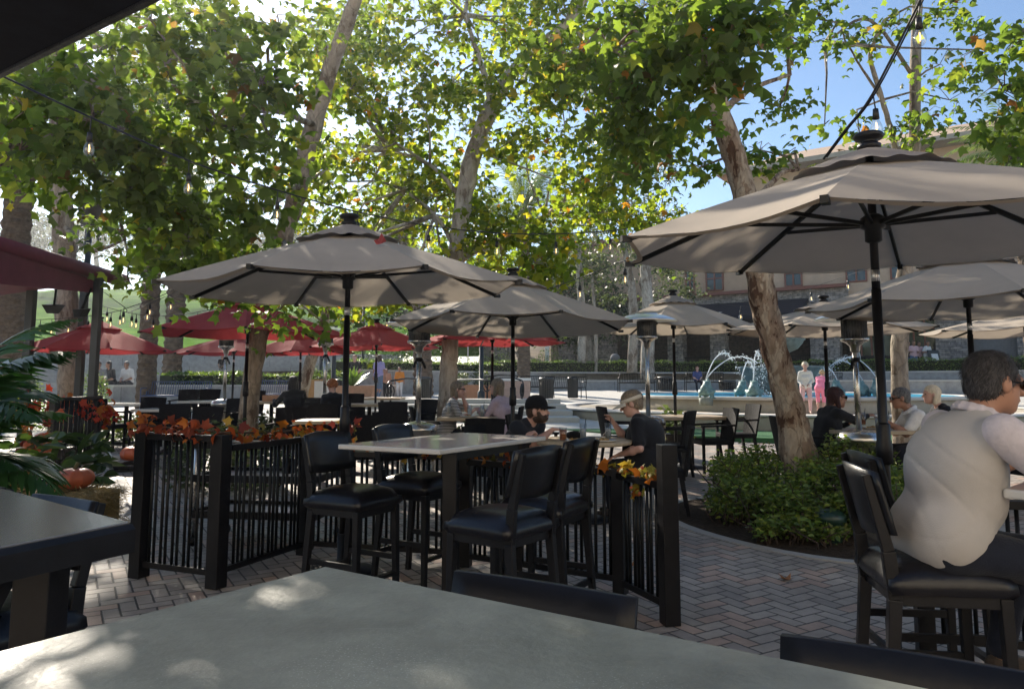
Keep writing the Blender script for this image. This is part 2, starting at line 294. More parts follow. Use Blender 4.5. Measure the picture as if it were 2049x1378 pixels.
mat('dark_awning', (.018, .021, .030), .8, var=.2)
mat('white_awning', (.62, .62, .60), .7)
mat('grey_door', (.20, .195, .19), .7)

# ---------------------------------------------------------------- mesh builder
class MB:
    def __init__(s): s.v = []; s.f = []; s.sm = []
    def add(s, vs, fs, smooth=False, T=None):
        o = len(s.v)
        if T is not None: vs = [T @ Vector(p) for p in vs]
        s.v.extend([tuple(p) for p in vs]); s.f.extend([tuple(i+o for i in f) for f in fs]); s.sm.extend([smooth]*len(fs)); return s
    def box(s, c, d, T=None, rz=0):
        x, y, z = (k/2 for k in d); cs, sn = math.cos(rz), math.sin(rz)
        vs = []
        for (i, j, k) in ((-1,-1,-1),(1,-1,-1),(1,1,-1),(-1,1,-1),(-1,-1,1),(1,-1,1),(1,1,1),(-1,1,1)):
            a, b = i*x, j*y; vs.append((c[0]+a*cs-b*sn, c[1]+a*sn+b*cs, c[2]+k*z))
        return s.add(vs, [(0,3,2,1),(4,5,6,7),(0,1,5,4),(1,2,6,5),(2,3,7,6),(3,0,4,7)], T=T)
    def bar(s, a, b, w, h, w2=None, h2=None, up=(0, 0, 1)):
        a, b = Vector(a), Vector(b); d = (b-a).normalized(); u = Vector(up)
        if abs(d.dot(u)) > .98: u = Vector((0, 1, 0))
        r = d.cross(u).normalized(); u = r.cross(d).normalized(); vs = []
        for p, W, H in ((a, w, h), (b, w2 or w, h2 or h)):
            for i, j in ((-1,-1),(1,-1),(1,1),(-1,1)): vs.append(p+r*i*W/2+u*j*H/2)
        return s.add(vs, [(0,3,2,1)[::-1],(4,5,6,7)[::-1],(0,1,5,4)[::-1],(1,2,6,5)[::-1],(2,3,7,6)[::-1],(3,0,4,7)[::-1]])
    def tube(s, pts, r, n=8, caps=True):
        pts = [Vector(p) for p in pts]; k = len(pts); rs = r if hasattr(r, '__len__') else [r]*k
        vs = []; ref = None
        for i, p in enumerate(pts):
            d = (pts[min(i+1, k-1)]-pts[max(i-1, 0)]).normalized()
            if ref is None: ref = Vector((1, 0, 0)) if abs(d.x) < .9 else Vector((0, 1, 0))
            a = (ref-d*ref.dot(d)).normalized(); ref = a; b = d.cross(a)
            for j in range(n):
                t = 2*PI*j/n; vs.append(p+(a*math.cos(t)+b*math.sin(t))*rs[i])
        fs = [(i*n+j, i*n+(j+1) % n, (i+1)*n+(j+1) % n, (i+1)*n+j) for i in range(k-1) for j in range(n)]
        s.add(vs, fs, True)
        if caps: o = len(s.v)-k*n; s.f += [tuple(o+j for j in range(n))[::-1], tuple(o+(k-1)*n+j for j in range(n))]; s.sm += [False, False]
        return s
    def lathe(s, prof, c=(0, 0, 0), n=24, T=None, closed=False):
        vs = [(c[0]+r*math.cos(2*PI*j/n), c[1]+r*math.sin(2*PI*j/n), c[2]+z) for r, z in prof for j in range(n)]
        k = len(prof); fs = [(i*n+j, i*n+(j+1) % n, (i+1)*n+(j+1) % n, (i+1)*n+j) for i in range(k-1) for j in range(n)]
        if not closed:
            if prof[0][0] > 1e-4: fs.append(tuple(range(n))[::-1])
            if prof[-1][0] > 1e-4: fs.append(tuple((k-1)*n+j for j in range(n)))
        else: fs += [((k-1)*n+j, (k-1)*n+(j+1) % n, (j+1) % n, j) for j in range(n)]
        return s.add(vs, fs, True, T)
    def prism(s, poly, z0, z1, T=None):
        n = len(poly); vs = [(x, y, z0) for x, y in poly]+[(x, y, z1) for x, y in poly]
        return s.add(vs, [tuple(range(n))[::-1], tuple(range(n, 2*n))]+[(i, (i+1) % n, n+(i+1) % n, n+i) for i in range(n)], T=T)
    def ball(s, c, r, n=12, T=None):
        rr = r if hasattr(r, '__len__') else (r, r, r); m = n//2
        vs = []; fs = []
        for i in range(m+1):
            a = PI*i/m
            for j in range(n): t = 2*PI*j/n; vs.append((c[0]+rr[0]*math.sin(a)*math.cos(t), c[1]+rr[1]*math.sin(a)*math.sin(t), c[2]-rr[2]*math.cos(a)))
        for i in range(m):
            for j in range(n): fs.append((i*n+j, i*n+(j+1) % n, (i+1)*n+(j+1) % n, (i+1)*n+j))
        return s.add(vs, fs, True, T)
    def build(s, name, m, parent=None, bevel=0, loc=None):
        me = bpy.data.meshes.new(name); me.from_pydata(s.v, [], s.f); me.polygons.foreach_set('use_smooth', s.sm); me.validate(); me.update()
        return link(name, me, m, parent, bevel, loc)
def link(name, me, m, parent=None, bevel=0, loc=None):
    me.materials.append(M[m] if isinstance(m, str) else m)
    o = bpy.data.objects.new(name, me); col.objects.link(o)
    if parent is not None: o.parent = parent
    if loc is not None: o.location = loc
    if bevel:
        b = o.modifiers.new('bevel', 'BEVEL'); b.width = bevel; b.segments = 2; b.limit_method = 'ANGLE'; b.angle_limit = R(40); b.harden_normals = False
    return o
def tag(o, label=None, cat=None, group=None, kind=None):
    if label: o['label'] = label
    if cat: o['category'] = cat
    if group: o['group'] = group
    if kind: o['kind'] = kind
    return o
def empty(name, loc, rz=0, label=None, cat=None, group=None):
    o = bpy.data.objects.new(name, None); col.objects.link(o); o.location = loc; o.rotation_euler = (0, 0, rz); o.empty_display_size = .1
    return tag(o, label, cat, group)
def struct(name, mb, m, **k): o = mb.build(name, m, **k); o['kind'] = 'structure'; return o
KIDS = {}
def copy_tree(o, parent=None):
    c = o.copy(); col.objects.link(c); c.parent = parent
    for ch in KIDS.setdefault(o.name, [x for x in bpy.data.objects if x.parent == o]): copy_tree(ch, c)
    return c
def place(proto, used, loc, rz, label, scale=1):
    """first call uses the proto itself, later calls copy it"""
    o = proto if not used.get(proto.name) else copy_tree(proto)
    used[proto.name] = True
    o.location = loc; o.rotation_euler = (0, 0, rz); o.scale = (scale,)*3; o['label'] = label; return o
USED = {}
def npmesh(name, V, F, smooth=False, pig=None, fv=None):
    """fast mesh from numpy: V (n,3), F (m,k)"""
    me = bpy.data.meshes.new(name); V = np.asarray(V, np.float32); F = np.asarray(F, np.int32); k = F.shape[1]
    me.vertices.add(len(V)); me.vertices.foreach_set('co', V.ravel()); me.loops.add(F.size); me.loops.foreach_set('vertex_index', F.ravel())
    me.polygons.add(len(F)); me.polygons.foreach_set('loop_start', np.arange(0, F.size, k, dtype=np.int32)); me.polygons.foreach_set('loop_total', np.full(len(F), k, np.int32))
    me.update(calc_edges=True)
    if smooth: me.polygons.foreach_set('use_smooth', np.ones(len(F), bool))
    if pig is not None:
        a = me.attributes.new('pig', 'FLOAT_COLOR', 'POINT'); c = np.ones((len(V), 4), np.float32); c[:, :3] = pig; a.data.foreach_set('color', c.ravel())
    me.update(); return me

# ---------------------------------------------------------------- signed distance bodies -> one smooth surface
def surf(prims, cell=.01, k=.03, noise=None, pad=.03):
    """smooth union of tapered capsules ('c',a,b,ra,rb[,k]) and ellipsoids ('e',c,(rx,ry,rz),M3); ('x',...) cuts away; surface nets"""
    lo = np.full(3, 1e9); hi = -lo; P = []
    for p in prims:
        kind = p[0]
        if kind in 'cC':
            a, b = np.array(p[1], float), np.array(p[2], float); r = max(p[3], p[4]); l = np.minimum(a, b)-r; h = np.maximum(a, b)+r
        else:
            c = np.array(p[1], float); r = max(p[2]); l = c-r; h = c+r
        P.append((p, l, h))
        if not kind.isupper() and kind != 'x': lo = np.minimum(lo, l); hi = np.maximum(hi, h)
    lo -= pad; hi += pad; n = np.ceil((hi-lo)/cell).astype(int)+1
    D = np.full(n, .12, np.float32); ax = [lo[i]+cell*np.arange(n[i]) for i in range(3)]
    for p, l, h in P:
        i0 = np.maximum(0, np.floor((l-lo-.11)/cell).astype(int)); i1 = np.minimum(n, np.ceil((h-lo+.11)/cell).astype(int)+1)
        if (i1 <= i0).any(): continue
        X, Y, Z = np.meshgrid(*[ax[i][i0[i]:i1[i]] for i in range(3)], indexing='ij')
        G = np.stack([X, Y, Z], -1).astype(np.float32); sl = tuple(slice(a, b) for a, b in zip(i0, i1))
        if p[0] == 'c':
            a, b = np.array(p[1], np.float32), np.array(p[2], np.float32); ab = b-a; L = max(1e-8, float(ab @ ab))
            t = np.clip(((G-a) @ ab)/L, 0, 1); d = np.linalg.norm(G-a-t[..., None]*ab, axis=-1)-(p[3]+(p[4]-p[3])*t); kk = p[5] if len(p) > 5 else k
        else:
            q = G-np.array(p[1], np.float32)
            if len(p) > 3 and p[3] is not None: q = q @ np.array(p[3], np.float32)
            rr = np.array(p[2], np.float32); k0 = np.linalg.norm(q/rr, axis=-1); k1 = np.linalg.norm(q/rr**2, axis=-1)+1e-9
            d = k0*(k0-1)/k1; kk = p[4] if len(p) > 4 else k
        S = D[sl]
        if p[0] == 'x': D[sl] = np.maximum(S, -d)
        else:
            hh = np.clip(.5+.5*(S-d)/kk, 0, 1); D[sl] = S*(1-hh)+d*hh-kk*hh*(1-hh)
    if noise:
        X, Y, Z = np.meshgrid(*ax, indexing='ij'); D += noise(X, Y, Z).astype(np.float32)
    # surface nets
    neg = D < 0; c = np.zeros(tuple(n-1), np.int8)
    for i in (0, 1):
        for j in (0, 1):
            for m in (0, 1): c += neg[i:n[0]-1+i, j:n[1]-1+j, m:n[2]-1+m]
    act = (c > 0) & (c < 8); idx = np.argwhere(act); num = -np.ones(act.shape, np.int64); num[act] = np.arange(len(idx))
    acc = np.zeros((len(idx), 3)); cnt = np.zeros(len(idx)); cor = [(i, j, m) for i in (0, 1) for j in (0, 1) for m in (0, 1)]
    val = {q: D[idx[:, 0]+q[0], idx[:, 1]+q[1], idx[:, 2]+q[2]] for q in cor}
    for q in cor:
        for a in range(3):
            if q[a] == 0:
                q2 = list(q); q2[a] = 1; q2 = tuple(q2); d0, d1 = val[q], val[q2]; cr = (d0 < 0) != (d1 < 0)
                t = np.where(cr, d0/np.where(cr, d0-d1, 1), 0); pt = np.array(q, float)[None]+np.eye(3)[a][None]*t[:, None]
                acc[cr] += pt[cr]; cnt[cr] += 1
    V = lo+(idx+acc/cnt[:, None])*cell; F = []
    for a in range(3):
        b, d = (a+1) % 3, (a+2) % 3
        s0 = [slice(None)]*3; s1 = [slice(None)]*3; s0[a] = slice(0, n[a]-1); s1[a] = slice(1, n[a])
        for o in (b, d): s0[o] = slice(1, n[o]-1); s1[o] = slice(1, n[o]-1)
        A, B = neg[tuple(s0)], neg[tuple(s1)]; e = np.argwhere(A != B)
        if not len(e): continue
        sg = A[e[:, 0], e[:, 1], e[:, 2]]; e = e.copy(); e[:, b] += 1; e[:, d] += 1
        def g(db, dd):
            q = e.copy(); q[:, b] -= db; q[:, d] -= dd; return num[q[:, 0], q[:, 1], q[:, 2]]
        Q = np.stack([g(1, 1), g(0, 1), g(0, 0), g(1, 0)], 1); Q[~sg] = Q[~sg][:, ::-1]; F.append(Q)
    F = np.concatenate(F)
    return V, F
def sdf(name, prims, m, parent=None, cell=.01, k=.03, noise=None):
    V, F = surf(prims, cell, k, noise); return link(name, npmesh(name, V, F, True), m, parent)
# ---------------------------------------------------------------- umbrellas
def umbrella(name, label, cat_group, X, Y, ze, cloth, vent, rot=.39, Rr=1.37, rise=.50, tilt=(0, 0), z0=None, hub_dz=.09, base=True):
    rng = random.Random(label)
    g = zg(Y) if z0 is None else z0
    root = empty(name, (X, Y, g), rot, label, 'umbrella', cat_group); ze = ze-g
    zr = lambda r: ze+rise*(1-(r/Rr)**1.12)
    def tl(x, y, z):       # lean of the canopy about the pole top
        return (x, y, z+tilt[0]*x+tilt[1]*y)
    cn = MB(); nr, na = 9, 8; r0 = .20*Rr
    for k in range(8):
        a0 = k*PI/4; vs = []; ph = rng.uniform(0, 6)
        for i in range(nr+1):
            f = i/nr; r = r0+(Rr-r0)*f
            for j in range(na+1):
                t = j/na; s = math.sin(PI*t)
                A = Vector((math.cos(a0), math.sin(a0)))*(1-t)+Vector((math.cos(a0+PI/4), math.sin(a0+PI/4)))*t
                rr = r*(1-.045*s*f*f)
                z = zr(r)-.035*s*f+.003*math.sin(9*f+ph+5*t)*s+.002*math.sin(17*t+ph)*f*s
                vs.append(tl(A.x*rr, A.y*rr, z))
        w1 = na+1
        cn.add(vs, [(i*w1+j, (i+1)*w1+j, (i+1)*w1+j+1, i*w1+j+1) for i in range(nr) for j in range(na)], True)
        # hem band
        hv = []
        for j in range(na+1):
            t = j/na; s = math.sin(PI*t); A = Vector((math.cos(a0), math.sin(a0)))*(1-t)+Vector((math.cos(a0+PI/4), math.sin(a0+PI/4)))*t
            for rr, dz in ((Rr*(1-.045*s), -.002), (Rr*(1-.045*s)-.03, -.010)): hv.append(tl(A.x*rr, A.y*rr, ze-.035*s+dz))
        cn.add(hv, [(j*2, j*2+2, j*2+3, j*2+1) for j in range(na)], True)
    cn.build('canopy', cloth, root)
    vt = MB(); n = 240; vs = []
    for i in range(5):
        f = i/4; r = .03+f*(.30*Rr-.03)
        for j in range(n):
            t = 2*PI*j/n; m = abs(math.sin(4*t)); k = 1-.07*abs(math.sin(4*t))
            z = zr(r)+.035+.035*(1-f)+(.006*math.sin(16*t+1.2*math.sin(3*t)) if i == 4 else 0)*1
            vs.append(tl(r*k*math.cos(t), r*k*math.sin(t), z))
    vt.add(vs, [(i*n+j, i*n+(j+1) % n, (i+1)*n+(j+1) % n, (i+1)*n+j) for i in range(4) for j in range(n)], True)
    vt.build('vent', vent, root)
    zt = zr(0)+.06
    MB().lathe([(.022, -.02), (.045, .0), (.058, .012), (.06, .03), (.045, .038), (.042, .055), (.068, .062), (.078, .078), (.066, .092), (.0, .096)], (0, 0, zt-.01), 20).build('finial', 'black_paint', root)
    zh = ze+hub_dz
    MB().lathe([(.025, -.10), (.042, -.09), (.042, -.03), (.06, -.02), (.06, .03), (.035, .05)], (0, 0, zh), 16).build('hub', 'black_metal', root)
    for k in range(8):
        a = k*PI/4; c, s = math.cos(a), math.sin(a); rb = MB()
        pts = [tl(c*r, s*r, zr(r)-.020) for r in (.02, Rr*.3, Rr*.6, Rr*.985)]
        for p, q in zip(pts, pts[1:]): rb.bar(p, q, .016, .026)
        rb.box(tl(c*Rr*.992, s*Rr*.992, ze-.012), (.05, .03, .03), rz=a)
        o = rb.build('rib', 'black_metal', root)
        st = MB(); q = tl(c*Rr*.56, s*Rr*.56, zr(Rr*.56)-.035); st.bar((c*.05, s*.05, zh), q, .014, .020); st.build('strut', 'black_metal', o)
    pl = MB(); pl.tube([(0, 0, .02), (0, 0, zh-.34)], .024, 14); pl.tube([(0, 0, zh-.34), (0, 0, zt)], .021, 14)
    pl.lathe([(.024, 0), (.04, .01), (.04, .10), (.034, .12), (.034, .2), (.024, .21)], (0, 0, 1.08-(.04 if ze > 2 else 0)), 14)
    pl.build('pole', 'black_paint', root)
    MB().tube([(0, 0, zh-.30), (0, 0, zh-.24)], .0215, 12).build('collar', 'alu', root)
    if base: MB().lathe([(.24, 0), (.24, .04), (.08, .07), (.035, .1), (.035, .3), (.03, .3)], (0, 0, 0), 24).build('base', 'black_metal', root)
    return root

# ---------------------------------------------------------------- chairs, stools, tables, heaters
def wicker_chair(label='', arms=True):
    t = empty('wicker_chair', (0, 0, 0), 0, label, 'chair', 'dark wicker dining chairs on the patio')
    s = MB(); s.box((0, 0, .425), (.46, .45, .07)); s.build('seat', 'wicker', t, .012)
    b = MB(); T = Matrix.Translation((0, -.215, .40)) @ Matrix.Rotation(R(10), 4, 'X'); vs = []; nx, nz = 6, 5      # gently curved panel, flared to the top
    for sd in (0, .028):
        for i in range(nz+1):
            for j in range(nx+1):
                u = j/nx*2-1; v = i/nz; hw = .215+.03*v
                vs.append((u*hw, -.035*(1-u*u)-sd, v*.50+.015*(1-u*u)*v))
    w = nx+1; n = w*(nz+1); fs = []
    for i in range(nz):
        for j in range(nx): a = i*w+j; fs += [(a, a+1, a+w+1, a+w), (n+a, n+a+w, n+a+w+1, n+a+1)]
    for j in range(nx): fs += [(j, n+j, n+j+1, j+1), (nz*w+j, nz*w+j+1, n+nz*w+j+1, n+nz*w+j)]
    for i in range(nz): a = i*w; fs += [(a, a+w, n+a+w, n+a), (a+nx, n+a+nx, n+a+w+nx, a+w+nx)]
    b.add(vs, fs, False, T); b.build('backrest', 'wicker', t)
    for sx in (-1, 1):
        l = MB(); l.bar((sx*.21, .20, 0), (sx*.21, .20, .40 if not arms else .64), .035, .035); l.build('leg', 'wicker', t)
        l = MB(); l.bar((sx*.205, -.27, 0), (sx*.21, -.205, .42), .032, .034, .04, .04); l.build('leg', 'wicker', t)
        if arms:
            a = MB(); a.bar((sx*.225, .235, .65), (sx*.235, -.28, .665), .045, .028); a.build('arm', 'wicker', t, .006)
    return t
def bar_stool(label='', flat=False):
    t = empty('bar_stool', (0, 0, 0), 0, label, 'bar stool', 'black bar stools with padded seats')
    n = 10; vs = []; fs = []
    for i in range(n+1):
        for j in range(n+1):
            u, v = i/n*2-1, j/n*2-1; e = (1-abs(u)**5)*(1-abs(v)**5)
            k = .225; x = u*k*(1-.04*v); y = v*k; z = .70+.045*e**.5+.03*math.sqrt(max(0, (1-u*u)*(1-v*v)))
            vs.append((x, y, z))
    w = n+1; fs = [(i*w+j, (i+1)*w+j, (i+1)*w+j+1, i*w+j+1) for i in range(n) for j in range(n)]
    ring = [(i, 0) for i in range(n)]+[(n, j) for j in range(n)]+[(i, n) for i in range(n, 0, -1)]+[(0, j) for j in range(n, 0, -1)]
    o = len(vs)
    for i, j in ring: p = vs[i*w+j]; vs.append((p[0]*1.02, p[1]*1.02, .665))
    for i, j in ring: p = vs[i*w+j]; vs.append((p[0]*.96, p[1]*.96, .645))
    m = len(ring)
    for q in range(m):
        a, b = ring[q], ring[(q+1) % m]; fs.append((a[0]*w+a[1], o+q, o+(q+1) % m, b[0]*w+b[1])); fs.append((o+q, o+m+q, o+m+(q+1) % m, o+(q+1) % m))
    s = MB(); s.add(vs, fs, True); s.build('seat_cushion', 'black_vinyl', t)
    f = MB()
    for sx in (-1, 1): f.bar((sx*.185, -.20, .625), (sx*.185, .20, .625), .03, .05)
    for sy in (-1, 1): f.bar((-.185, sy*.19, .625), (.185, sy*.19, .625), .03, .05)
    f.build('seat_frame', 'black_paint', t, .003)
    for sx in (-1, 1):
        l = MB(); l.bar((sx*.20, .20, 0), (sx*.185, .19, .64), .034, .034, .045, .045); l.build('leg', 'black_paint', t, .004)
        l = MB(); l.bar((sx*.20, -.25, 0), (sx*.185, -.20, .62), .036, .036, .04, .05); l.bar((sx*.185, -.20, .62), (sx*.185, -.215, .80), .036, .05); l.bar((sx*.185, -.215, .80), (sx*.185, -.285, 1.09), .036, .045, .03, .03); l.build('leg', 'black_paint', t, .004)
    b = MB(); vs = []; nx, nz = 10, 4
    for sd in (0, .016):
        for i in range(nz+1):
            for j in range(nx+1):
                u = j/nx*2-1; v = i/nz; vs.append((u*.215, -.185-.06*v-.045*(1-u*u)*(.3 if flat else 1)-sd, .865+v*.235+(0 if flat else .018*(1-u*u)*v-.02*(1-u*u)*(1-v))))
    w = nx+1; n = w*(nz+1); fs = []
    for i in range(nz):
        for j in range(nx): a = i*w+j; fs += [(a, a+1, a+w+1, a+w), (n+a, n+a+w, n+a+w+1, n+a+1)]
    for j in range(nx): fs += [(j, n+j, n+j+1, j+1), (nz*w+j, nz*w+j+1, n+nz*w+j+1, n+nz*w+j)]
    for i in range(nz): a = i*w; fs += [(a, a+w, n+a+w, n+a), (a+nx, n+a+nx, n+a+w+nx, a+w+nx)]
    b.add(vs, fs, True); bo = b.build('backrest', 'black_paint' if flat else 'black_satin', t)
    for sx in (-1, 1):
        for z, y in ((.90, -.222), (1.06, -.268)):
            MB().ball((sx*.185, y-.003, z), (.009, .006, .009), 8).build('bolt', 'steel_dark', bo)
    for sx in (-1, 1): MB().bar((sx*.19, -.225, .30), (sx*.19, .19, .30), .02, .035).build('stretcher', 'black_paint', t)
    MB().bar((-.19, .20, .20), (.19, .20, .20), .035, .022).build('stretcher', 'black_paint', t)
    MB().bar((-.19, -.225, .22), (.19, -.225, .22), .022, .035).build('stretcher', 'black_paint', t)
    return t
def pedestal_table(name, label, w, d, top, h=.75, loc=(0, 0, 0), rz=0, group=None, round_=False, foot='disc'):
    t = empty(name, loc, rz, label, 'table', group)
    b = MB()
    if round_: b.lathe([(0, h-.045), (w/2-.01, h-.045), (w/2, h-.035), (w/2, h-.008), (w/2-.008, h), (0, h)], n=40)
    else: b.box((0, 0, h-.0225), (w, d, .045))
    b.build('tabletop', top, t, 0 if round_ else .006)
    ps = [(0, 0)] if max(w, d) < 1.3 or round_ else ([(0, -d*.32), (0, d*.32)] if d > w else [(-w*.32, 0), (w*.32, 0)])
    for x, y in ps:
        MB().tube([(x, y, .05), (x, y, h-.05)], .038, 14).build('column', 'black_metal', t)
        if foot == 'disc': MB().lathe([(.30, 0), (.30, .012), (.12, .035), (.06, .07), (.045, .09)], (x, y, 0), 28).build('foot', 'black_metal', t)
        else:
            f = MB(); f.bar((x-.27, y, .02), (x+.27, y, .02), .07, .035); f.bar((x, y-.27, .02), (x, y+.27, .02), .07, .035); f.build('foot', 'black_metal', t)
    return t
def heater(label, loc, h=2.2, dome=True, tie=True):
    t = empty('patio_heater', loc, 0, label, 'patio heater', 'steel mushroom patio heaters')
    MB().lathe([(.23, .02), (.235, .05), (.225, .06), (.225, .70), (.235, .71), (.235, .74), (.21, .79), (.10, .82), (.04, .83)], n=32).build('tank_housing', 'steel', t)
    v = MB()
    for k in range(20):
        a = 2*PI*k/20; v.box((math.cos(a)*.226, math.sin(a)*.226, .62), (.006, .016, .06), rz=a)
    v.build('vent_slots', 'black_metal', t)
    MB().tube([(0, 0, .82), (0, 0, h-.42)], .032, 16).build('post', 'steel', t)
    MB().lathe([(.035, 0), (.05, .02), (.055, .07), (.10, .11), (.145, .125), (.15, .14), (.15, .155)], (0, 0, h-.47), 24).build('burner', 'steel', t)
    c = MB(); c.lathe([(.125, 0), (.128, .10), (.125, .21)], (0, 0, h-.315), 28)
    for k in range(28):
        a = 2*PI*k/28; c.box((math.cos(a)*.132, math.sin(a)*.132, h-.21), (.006, .008, .2), rz=a)
    c.build('flame_screen', 'steel_dark', t)
    if dome:
        MB().lathe([(.415, 0), (.42, .004), (.38, .03), (.27, .075), (.16, .095), (.15, .11), (.10, .115), (.0, .118)], (0, 0, h-.11), 36).build('dome', 'alu', t)
    if tie:
        k = MB(); k.ball((0.0, 0, h-.55), (.05, .05, .035), 8); k.bar((.03, 0, h-.55), (.085, -.02, h-.66), .03, .02); k.bar((-.03, 0, h-.55), (-.06, -.03, h-.65), .03, .02); k.build('strap', 'cap_black', t)
    return t
def bench(name, label, loc, rz, m='black_metal', group='metal slat benches', L=1.75, n=26, cat='bench'):
    t = empty(name, loc, rz, label, cat, group); b = MB(); s = MB()
    for i in range(n):
        x = -L/2+.06+(L-.12)*i/(n-1)
        b.tube([(x, -.20, .44), (x, -.24, .60), (x, -.31, .84), (x, -.335, .86)], .011, 4); s.tube([(x, -.2, .435), (x, .2, .44), (x, .235, .42)], .011, 4)
    b.tube([(-L/2, -.335, .865), (L/2, -.335, .865)], .017, 6); b.tube([(-L/2, -.205, .45), (L/2, -.205, .45)], .014, 6); s.tube([(-L/2, .235, .42), (L/2, .235, .42)], .017, 6)
    b.build('backrest', m, t); s.build('seat', m, t)
    for sx in (-1, 1):
        x = sx*L/2; MB().tube([(x, -.33, .86), (x, -.24, .58), (x, -.2, .43), (x, -.26, .0)], .02, 6).build('leg', m, t)
        MB().tube([(x, .24, 0), (x, .22, .42), (x, .25, .60), (x, .20, .66), (x, .05, .665), (x, -.26, .66)], .02, 6).build('arm', m, t)
    return t

# ---------------------------------------------------------------- leaves
LT = np.array([(0, .35), (0, 0), (.32, -.10), (.34, .12), (.62, .36), (.30, .54), (0, 1.0), (-.30, .54), (-.62, .36), (-.34, .12), (-.32, -.10)], float)
LZ = np.array([.05, 0, -.08, 0, -.13, .0, -.16, .0, -.13, 0, -.08])
LF = np.array([(0, i, i % 10+1) for i in range(1, 11)])
KT = np.array([(0, 0), (.28, .45), (0, 1.0), (-.28, .45)], float); KZ = np.array([0, .05, -.1, .05]); KF = np.array([(0, 1, 2, 3)])
OT = np.array([(0, 0), (.19, .25), (.21, .6), (0, 1.0), (-.21, .6), (-.19, .25)], float); OZ = np.array([0, .05, .03, -.07, .03, .05]); OF = np.array([(0, 1, 2, 3), (0, 3, 4, 5)])
def scatter(P, size, pal, rng, kind='star', droop=.5, axis=None, flat=.6, clumpid=None):
    """one leaf at each point of P; returns V, F, pigment"""
    T, Z, F = dict(star=(LT, LZ, LF), kite=(KT, KZ, KF), oval=(OT, OZ, OF))[kind]; n = len(P)
    ax = rng.normal(size=(n, 3)); ax[:, 2] = ax[:, 2]*.35-droop
    if axis is not None: ax = ax*.6+axis
    ax /= np.linalg.norm(ax, axis=1)[:, None]
    nm = rng.normal(size=(n, 3)); nm[:, 2] = np.abs(nm[:, 2])*flat+flat; nm -= ax*(nm*ax).sum(1)[:, None]; nm /= np.linalg.norm(nm, axis=1)[:, None]
    sd = np.cross(ax, nm); s = size*rng.uniform(.5, 1.2, n)
    V = P[:, None]+s[:, None, None]*(sd[:, None]*T[None, :, 0, None]+ax[:, None]*T[None, :, 1, None]+nm[:, None]*(Z[None, :, None]*rng.uniform(.3, 3.2, n)[:, None, None]))
    k = len(T); FF = (F[None]+(np.arange(n)*k)[:, None, None]).reshape(-1, F.shape[1])
    cols = np.array([c for c, _ in pal]); wt = np.array([q for _, q in pal], float); ci = rng.choice(len(pal), n, p=wt/wt.sum())
    c = cols[ci]*rng.uniform(.7, 1.3, n)[:, None]
    return V.reshape(-1, 3), FF, np.repeat(c, k, axis=0)
PAL_SYC = [((.085, .13, .035), 6), ((.12, .17, .04), 4), ((.18, .215, .04), 1.4), ((.28, .22, .045), .15), ((.28, .11, .035), .07), ((.17, .10, .05), .12)]
PAL_YEL = [((.11, .16, .03), 4), ((.18, .23, .035), 4), ((.27, .29, .04), 2.6), ((.38, .31, .045), .5), ((.40, .16, .03), .15), ((.08, .12, .03), 1)]
PAL_EUC = [((.07, .095, .05), 4), ((.10, .13, .07), 3), ((.14, .16, .08), 1)]
PAL_BUSH = [((.09, .15, .035), 4), ((.14, .21, .045), 3), ((.23, .28, .06), 2)]
PAL_HEDGE = [((.12, .19, .045), 4), ((.17, .25, .06), 3), ((.24, .30, .08), 1)]
PAL_DARK = [((.03, .055, .018), 4), ((.05, .08, .025), 3)]
PAL_FALL = [((.34, .07, .018), 4), ((.42, .15, .02), 4), ((.40, .26, .04), 2), ((.18, .03, .02), 2), ((.13, .12, .03), 2)]
PAL_FALLY = [((.45, .33, .04), 4), ((.30, .28, .04), 3), ((.50, .16, .02), 1.5)]
def crown_points(blobs, rng, cl_per, lv_per, cr, shell=.5, flat=.45):
    P = []; C = []
    for b in blobs:
        c, r = np.array(b[0]), np.array(b[1] if hasattr(b[1], '__len__') else (b[1],)*3); wgt = b[2] if len(b) > 2 else 1
        n = max(1, int(cl_per*wgt)); u = rng.normal(size=(n, 3)); u /= np.linalg.norm(u, axis=1)[:, None]
        cc = c+u*r*(shell+(1-shell)*rng.random(n)**.7)[:, None]; C.append(cc)
        for q in cc:
            m = max(3, int(lv_per*rng.uniform(.5, 1.5))); s = cr*rng.uniform(.6, 1.3)
            # a spray: leaves along a drooping twig
            d = rng.normal(size=3); d[2] *= .4; d /= np.linalg.norm(d); t = rng.uniform(-1, 1, m)
            p = q+d*t[:, None]*s+rng.normal(size=(m, 3))*s*np.array([.38, .38, .38*flat+.12]); p[:, 2] -= (t*t)*s*.35; P.append(p)
    return np.concatenate(P), np.concatenate(C)
